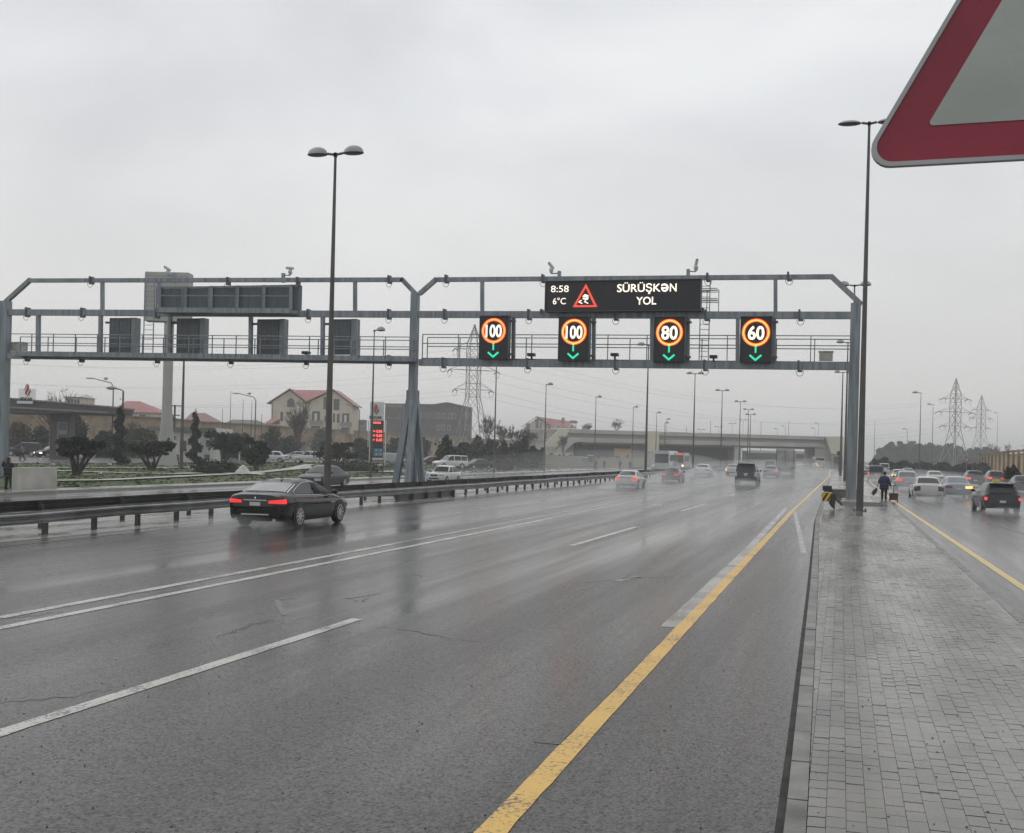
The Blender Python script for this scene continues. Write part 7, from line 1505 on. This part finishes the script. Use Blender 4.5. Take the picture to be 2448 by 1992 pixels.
# white draped netting and paper heap on the lawn
NET = pm('pale_sheet', (0.46, 0.46, 0.42), 0.7, var=0.12, scale=1.5)
g = random.Random(4); p = on_g(590, 1137); s = 1/ppm(p); rows = []
for i in range(5): rows.append([(p.x + Rv.x*(k-6)*5*s + Fv.x*i*.4, p.y + Rv.y*(k-6)*5*s + Fv.y*i*.4, p.z + .1 + max(0, (1.0 - abs(k-3)*.22))*math.sin(pi*i/4)*.8 + g.random()*.1) for k in range(14)])
q = MB(); q.grid(rows); tag(q.build('plastic_sheet', NET, None, 60), 'crumpled pale plastic sheet lying on the lawn behind the sedan', 'sheet')
p0 = [on_g(x, y) for x, y in ((640, 1134), (690, 1130), (724, 1122))]; 
a, b = on_g(715, 1124), on_g(765, 1124); Zq = (a-EYE).dot(Fv); q = MB(); rows = []
for i in range(6): rows.append([on_d(715 + k*5, 1124 - math.sin(pi*min(1, (k+1)/9))*13*(math.sin(pi*(i+.6)/6.2)), Zq + i*.4) for k in range(10)])
q.grid(rows); tag(q.build('covered_heap', NET, None, 60), 'grey white covered heap at the end of the lawn path', 'heap')
# ------------------------------------------------------------------ people
SKIN = pm('skin', (0.33, 0.20, 0.14), 0.6, var=0.06); HAIRM = pm('dark_hair', (0.015, 0.012, 0.010), 0.7, var=0.2)
def skin_mesh(name, verts, edges, radii, mat, parent, sub=2, root=0):
    me = bpy.data.meshes.new(name); me.from_pydata([tuple(v) for v in verts], edges, []); me.update(); o = bpy.data.objects.new(name, me); COL.objects.link(o)
    sk = o.modifiers.new('skin', 'SKIN'); sk.use_smooth_shade = True
    ly = me.skin_vertices[0].data if len(me.skin_vertices) else None
    if ly is None:
        bpy.context.view_layer.objects.active = o; o.select_set(True); bpy.ops.mesh.customdata_skin_add(); ly = me.skin_vertices[0].data
    for i, r in enumerate(radii): ly[i].radius = (r, r) if not isinstance(r, tuple) else r; ly[i].use_root = (i == root)
    sb = o.modifiers.new('sub', 'SUBSURF'); sb.levels = sub; sb.render_levels = sub
    dg = bpy.context.evaluated_depsgraph_get(); m2 = bpy.data.meshes.new_from_object(o.evaluated_get(dg)); bpy.data.objects.remove(o); bpy.data.meshes.remove(me)
    m2.materials.clear(); m2.materials.append(mat); m2.name = name
    ob = bpy.data.objects.new(name, m2); COL.objects.link(ob); ob.parent = parent; return ob
def person(loc, rz, label, J, coat, trouser, h=1.74, hat=None, hood=False, bulk=1.0, coat_len=0.78, group=None, shoe=None, sc=1.0):
    """J: joints (x across, y ahead, z up) in fractions of the height: hip, chest, neck, head, then elbow/hand and knee/foot of each side"""
    t = thing('person', label, 'person', loc, rz, group, h * sc); V = lambda k: Vector(J[k])
    hip, ch, nk, hd = V('hip'), V('chest'), V('neck'), V('head'); vs = [hip, (hip+ch)/2, ch, nk, nk + (hd-nk)*.35, hd + Vector((0, .012, -.028)), hd, hd + Vector((0, 0, .04)), hd + Vector((0, .058, -.012)), hd + Vector((0, .035, -.055))]
    ed = [(0,1), (1,2), (2,3), (3,4), (4,5), (5,6), (6,7), (6,8), (5,9)]; rd = [(.092,.065), (.080,.058), (.095,.062), .034, .034, .040, .047, .036, .012, .022]
    for s, S in ((-1, 'l'), (1, 'r')):
        sh = ch + Vector((s*.105, 0, .03)); el, ha = V('el_'+S), V('ha_'+S); b = len(vs); d = (ha-el).normalized(); vs += [sh, el, ha - d*.02, ha + d*.025]; ed += [(2, b), (b, b+1), (b+1, b+2), (b+2, b+3)]; rd += [.036, .026, .018, (.024, .013)]
        side = d.orthogonal().normalized(); fwd = d.cross(side)
        for k, (a, ln) in enumerate(((-.018, .040), (-.006, .047), (.006, .043), (.018, .033))):
            f = len(vs); p0 = ha + d*.045 + side*a; vs += [p0, p0 + d*ln*.55 + fwd*.006, p0 + d*ln*.9 + fwd*.020]; ed += [(b+3, f), (f, f+1), (f+1, f+2)]; rd += [.0055, .0050, .0042]
        f = len(vs); vs += [ha + d*.01 + side*.030, ha + d*.035 + side*.040 + fwd*.012]; ed += [(b+3, f), (f, f+1)]; rd += [.0060, .0050]
        hp = hip + Vector((s*.052, 0, -.03)); kn, ft = V('kn_'+S), V('ft_'+S); b = len(vs); vs += [hp, kn, ft + Vector((0, 0, .045))]; ed += [(0, b), (b, b+1), (b+1, b+2)]; rd += [.058, .038, .024]
    skin_mesh('body', vs, ed, rd, SKIN, t)
    # coat: torso and sleeves
    low = hip + (hip-ch)*(coat_len-.5)*.5; vs = [hip, low, (hip+ch)/2, ch, nk - (nk-ch)*.1]; ed = [(0,1), (0,2), (2,3), (3,4)]; rd = [(.108,.080), (.112,.085), (.102,.074), (.112,.074), .048]
    for s, S in ((-1, 'l'), (1, 'r')):
        sh = ch + Vector((s*.108, 0, .028)); el, ha = V('el_'+S), V('ha_'+S); b = len(vs); vs += [sh, el, ha - (ha-el).normalized()*.012]; ed += [(3, b), (b, b+1), (b+1, b+2)]; rd += [.050, .042, .032]
    rd = [tuple(q_*bulk for q_ in r) if isinstance(r, tuple) else r*(1 + (bulk-1)*.5) for r in rd]
    skin_mesh('coat', vs, ed, rd, coat, t)
    vs = [hip]; ed = []; rd = [(.098, .072)]
    for s, S in ((-1, 'l'), (1, 'r')):
        hp = hip + Vector((s*.055, 0, -.05)); kn, ft = V('kn_'+S), V('ft_'+S); b = len(vs); vs += [hp, kn, ft + Vector((0, 0, .04))]; ed += [(0, b), (b, b+1), (b+1, b+2)]; rd += [.068, .050, .040]
    skin_mesh('trousers', vs, ed, rd, trouser, t)
    for S in ('l', 'r'):
        ft = V('ft_'+S); q = MB(); q.loft([[(ft.x-.026, ft.y+a, 0+ft.z), (ft.x+.026, ft.y+a, 0+ft.z), (ft.x+.024, ft.y+a, z+ft.z), (ft.x-.024, ft.y+a, z+ft.z)] for a, z in ((-.045, .045), (0, .06), (.05, .038), (.085, .022))]); q.build('shoe', shoe or TRIMB, t, 60)
    if hood:
        q = MB(); q.ball(hd + Vector((0, -.014, .0)), (.064, .066, .082), 14, 10); q.ball(nk + Vector((0, -.02, .0)), (.075, .06, .045), 12, 8); q.build('hood', coat, t, 60)
    else:
        q = MB(); q.ball(hd + Vector((0, -.012, .022)), (.055, .060, .060), 14, 10); q.build('hat' if hat else 'hair', hat or HAIRM, t, 60)
    for s in (-1, 1):
        q = MB(); q.ball(hd + Vector((s*.017, .047, .002)), (.006, .004, .005), 8, 6); q.build('eye', TRIMB, t, 60)
    return t
C_BLACK = pm('cloth_black', (0.014, 0.015, 0.018), 0.85, var=0.2, scale=6); C_DKB = pm('cloth_dark', (0.025, 0.023, 0.024), 0.85, var=0.2, scale=6); C_NAVY = pm('cloth_navy', (0.022, 0.026, 0.060), 0.8, var=0.2, scale=6); C_TAN = pm('cloth_tan', (0.17, 0.115, 0.075), 0.85, var=0.2, scale=6); C_OLIVE = pm('cloth_olive', (0.045, 0.042, 0.03), 0.85, var=0.2, scale=6)
STAND = dict(hip=(0,0,.53), chest=(0,.0,.74), neck=(0,.01,.835), head=(0,.025,.925), el_l=(-.15,-.02,.62), ha_l=(-.15,.05,.48), el_r=(.15,-.02,.62), ha_r=(.15,.05,.48), kn_l=(-.06,.02,.28), ft_l=(-.07,0,0), kn_r=(.06,.02,.28), ft_r=(.07,0,0))
WALK = dict(STAND, kn_l=(-.055,.11,.29), ft_l=(-.06,.14,.0), kn_r=(.055,.02,.27), ft_r=(.06,-.16,.02), ha_l=(-.16,-.10,.50), ha_r=(.16,.14,.52), chest=(0,.03,.74), neck=(0,.05,.83), head=(0,.07,.92))
PHONE = dict(STAND, kn_l=(-.09,.02,.28), ft_l=(-.13,0,0), kn_r=(.06,.03,.28), ft_r=(.09,.01,0), el_r=(.22,.02,.72), ha_r=(.10,.08,.88), el_l=(-.20,.02,.66), ha_l=(-.13,.08,.84), head=(0,.04,.915))
p = on_d(20, 1177, 61.5); zf = p.z; f_ = TH + .2
person((p.x, p.y, max(zf, -.36)), pi + TH - .3, 'man in a dark hooded coat standing by the pale wall, hands raised to the hood', PHONE, C_BLACK, C_DKB, 1.78, hood=True, shoe=C_OLIVE, bulk=1.3)
p = on_g(54, 1101); person(tuple(p), pi/2 + TH - .2, 'man in a tan jacket striding past the filling station', WALK, C_TAN, C_DKB, 1.78)
p = on_g(409, 1101); person(tuple(p), -pi/2 + .4, 'dark dressed person beside the billboard pole', STAND, C_OLIVE, C_DKB, 1.75)
p = on_g(433, 1103); person(tuple(p), pi, 'dark dressed person at the kiosk window, farther from the spiral bush', STAND, C_DKB, C_BLACK, 1.6); p = on_g(441, 1103); person(tuple(p), pi, 'dark dressed person at the kiosk window, close to the spiral bush', STAND, C_BLACK, C_DKB, 1.65)
for px, lab in ((1424, 'faint dark figure near the blue cabinets'), (1444, 'faint walking figure in the haze by the lay-by'), (1482, 'faint dark figure below the overpass in the haze'), (1506, 'faint figure standing near the ochre panel')):
    p = on_g(px, 1122); person(tuple(p), 0.6, lab, WALK if 'walking' in lab else STAND, C_DKB if px != 1444 else C_OLIVE, C_BLACK, 1.75)
# sweeper with a broom on the shoulder and a cart
SWP = dict(hip=(0,0,.52), chest=(.0,.05,.735), neck=(.005,.09,.825), head=(.01,.12,.905), el_l=(-.17,.02,.63), ha_l=(-.16,.13,.60), el_r=(.165,-.01,.61), ha_r=(.215,-.05,.475), kn_l=(-.055,.07,.28), ft_l=(-.06,.03,0), kn_r=(.055,.03,.28), ft_r=(.06,-.05,.0))
ps = on_z(2113, 1197, 0.13); sp = ps
person((ps.x, ps.y, .13), -.03, 'street sweeper in a blue jacket walking away beside the kerb', SWP, C_NAVY, C_BLACK, 1.66, hat=C_BLACK, bulk=1.38)
t = thing('broom', 'long handled twig broom carried by the sweeper', 'broom', (ps.x - .22, ps.y, .75)); b0 = Vector((ps.x - .42, ps.y - .15, .78)); b1 = Vector((ps.x - .03, ps.y + .45, 1.98))
MB().tube([b0, b1], .018, 8).build('handle', pm('wood_handle', (0.12, 0.075, 0.04), 0.7, var=0.2), t, world=True); g = random.Random(8); q = MB()
for k in range(90): a = b0 + Vector((g.gauss(0,.03), g.gauss(0,.03), g.gauss(0,.03))); q.tube([a, a + Vector((-.16 + g.gauss(0,.05), -.12 + g.gauss(0,.07), -.28 + g.gauss(0,.05)))], .008, 3, False)
q.build('twigs', pm('broom_twigs', (0.075, 0.055, 0.045), 0.9, var=0.2), t, world=True)
pc = on_z(2136, 1199, 0.02); s = 1/ppm(pc); t = thing('refuse_cart', 'brown two wheeled refuse cart with a triangle mark, pulled by the sweeper', 'cart', (pc.x, pc.y, 0)); CARTM = pm('cart_brown', (0.10, 0.058, 0.045), 0.7, var=0.25, scale=3); w = .25
q = MB(); q.loft([[(pc.x-w*.9, pc.y-.2, .10), (pc.x+w*.9, pc.y-.2, .10), (pc.x+w*.9, pc.y+.2, .10), (pc.x-w*.9, pc.y+.2, .10)], [(pc.x-w, pc.y-.24, .50), (pc.x+w, pc.y-.24, .50), (pc.x+w, pc.y+.24, .50), (pc.x-w, pc.y+.24, .50)]]); q.build('bin', CARTM, t, world=True)
q = MB(); q.tube([(pc.x, pc.y+.1, .45), (pc.x-.0, pc.y+.1, .93)], .022, 8); q.tube([(pc.x-.14, pc.y+.1, .93), (pc.x+.14, pc.y+.1, .93)], .02, 8); q.build('handle', DTRIM, t, world=True)
q = MB()
for k in range(3):
    T3 = [(pc.x-.10, .18), (pc.x+.10, .18), (pc.x, .37)]; a, b = T3[k], T3[(k+1)%3]; q.bar((a[0], pc.y-.235, a[1]), (b[0], pc.y-.235, b[1]), .02, .02)
q.build('triangle_mark', pm('faded_mark', (0.26, 0.17, 0.12), 0.7, var=0.2), t, world=True)
for s_ in (-1, 1): q = MB(); q.lathe_x([(-.03, .03), (-.03, .09), (.03, .09), (.03, .03)], (pc.x+s_*w*.85, pc.y, .09), 14); q.build('wheel', TYRE, t, 40, world=True)
# ------------------------------------------------------------------ spray and haze
def vol(name, density, col=(0.93, 0.94, 0.95), aniso=0.2):
    M = bpy.data.materials.new(name); M.use_nodes = True; n = M.node_tree; n.nodes.clear(); o = n.nodes.new('ShaderNodeOutputMaterial'); v = n.nodes.new('ShaderNodeVolumePrincipled')
    v.inputs['Color'].default_value = (*col, 1); v.inputs['Density'].default_value = density; v.inputs['Anisotropy'].default_value = aniso; n.links.new(v.outputs[0], o.inputs['Volume'])
    try: M.cycles.homogeneous_volume = True
    except Exception: pass
    return M
q = MB(); q.box(-3900, 3900, -50, 4800, -1.6, 62); tag(q.build('haze', vol('haze_air', HAZE)), 'thin pale rain haze filling the air', 'haze', None, 'stuff')
def spray(c, r, dens, label, yaw=0.0):
    q = MB(); q.ball(c, r, 24, 14, Matrix.Rotation(yaw, 3, 'Z')); o = q.build('spray', vol('spray_air', dens), None, 60); tag(o, label, 'spray', None, 'stuff')
spray((-10, 165, 0.0), (10, 105, 2.2), 0.0050, 'low white road spray hanging over the distant carriageway'); spray((-9, 270, 0.0), (10, 105, 2.6), 0.0024, 'taller white spray by the overpass'); spray((-32, 200, 0), (8, 120, 3.2), 0.004, 'spray over the far carriageway')
spray((8.5, 120, 0), (6.5, 80, 1.6), 0.007, 'low spray over the other road')
spray((cxh - .1, cyh - 3.9, 0.0), (1.35, 3.2, .45), 0.09, 'spray trailing behind the black sedan')
for s in (-1, 1): spray((cxh + s*.8, cyh - 2.2, 0.0), (.34, 1.2, .32), 0.24, 'spray thrown up by a rear wheel of the black sedan')
def tail_spray(px, py, label, w=1.5, l=7, h=1.1, d=.12):
    p = on_z(px, py); spray((p.x, p.y - 1.2, 0), (w, l, h), d, label)
tail_spray(1495, 1168, 'spray behind the white sedan by the guard rail', 1.4, 5, .75, .14); tail_spray(1603, 1152, 'spray behind the dark braking sedan', 1.7, 8, 1.0, .10); tail_spray(1677, 1139, 'spray behind the white sedan in the median lane', 2.0, 9, 1.1, .09); tail_spray(1782, 1160, 'spray behind the dark off-road car', 1.5, 5, .6, .10)
tail_spray(1841, 1142, 'spray behind the silver sedan', 1.5, 7, .8, .06); tail_spray(1876, 1136, 'spray behind the box lorry', 1.8, 8, 1.3, .06); tail_spray(2221, 1198, 'spray behind the white sedan on the other road', 1.4, 3.5, .45, .16); tail_spray(2292, 1193, 'spray behind the silver blue sedan', 1.4, 4, .45, .12); tail_spray(2169, 1172, 'spray behind the pale square sedan', 1.4, 5, .6, .12); tail_spray(2094, 1152, 'spray behind the grey van', 1.6, 7, 1.0, .10)
tail_spray(2397, 1228, 'thin spray behind the taxi', 1.2, 2.2, .35, .15)
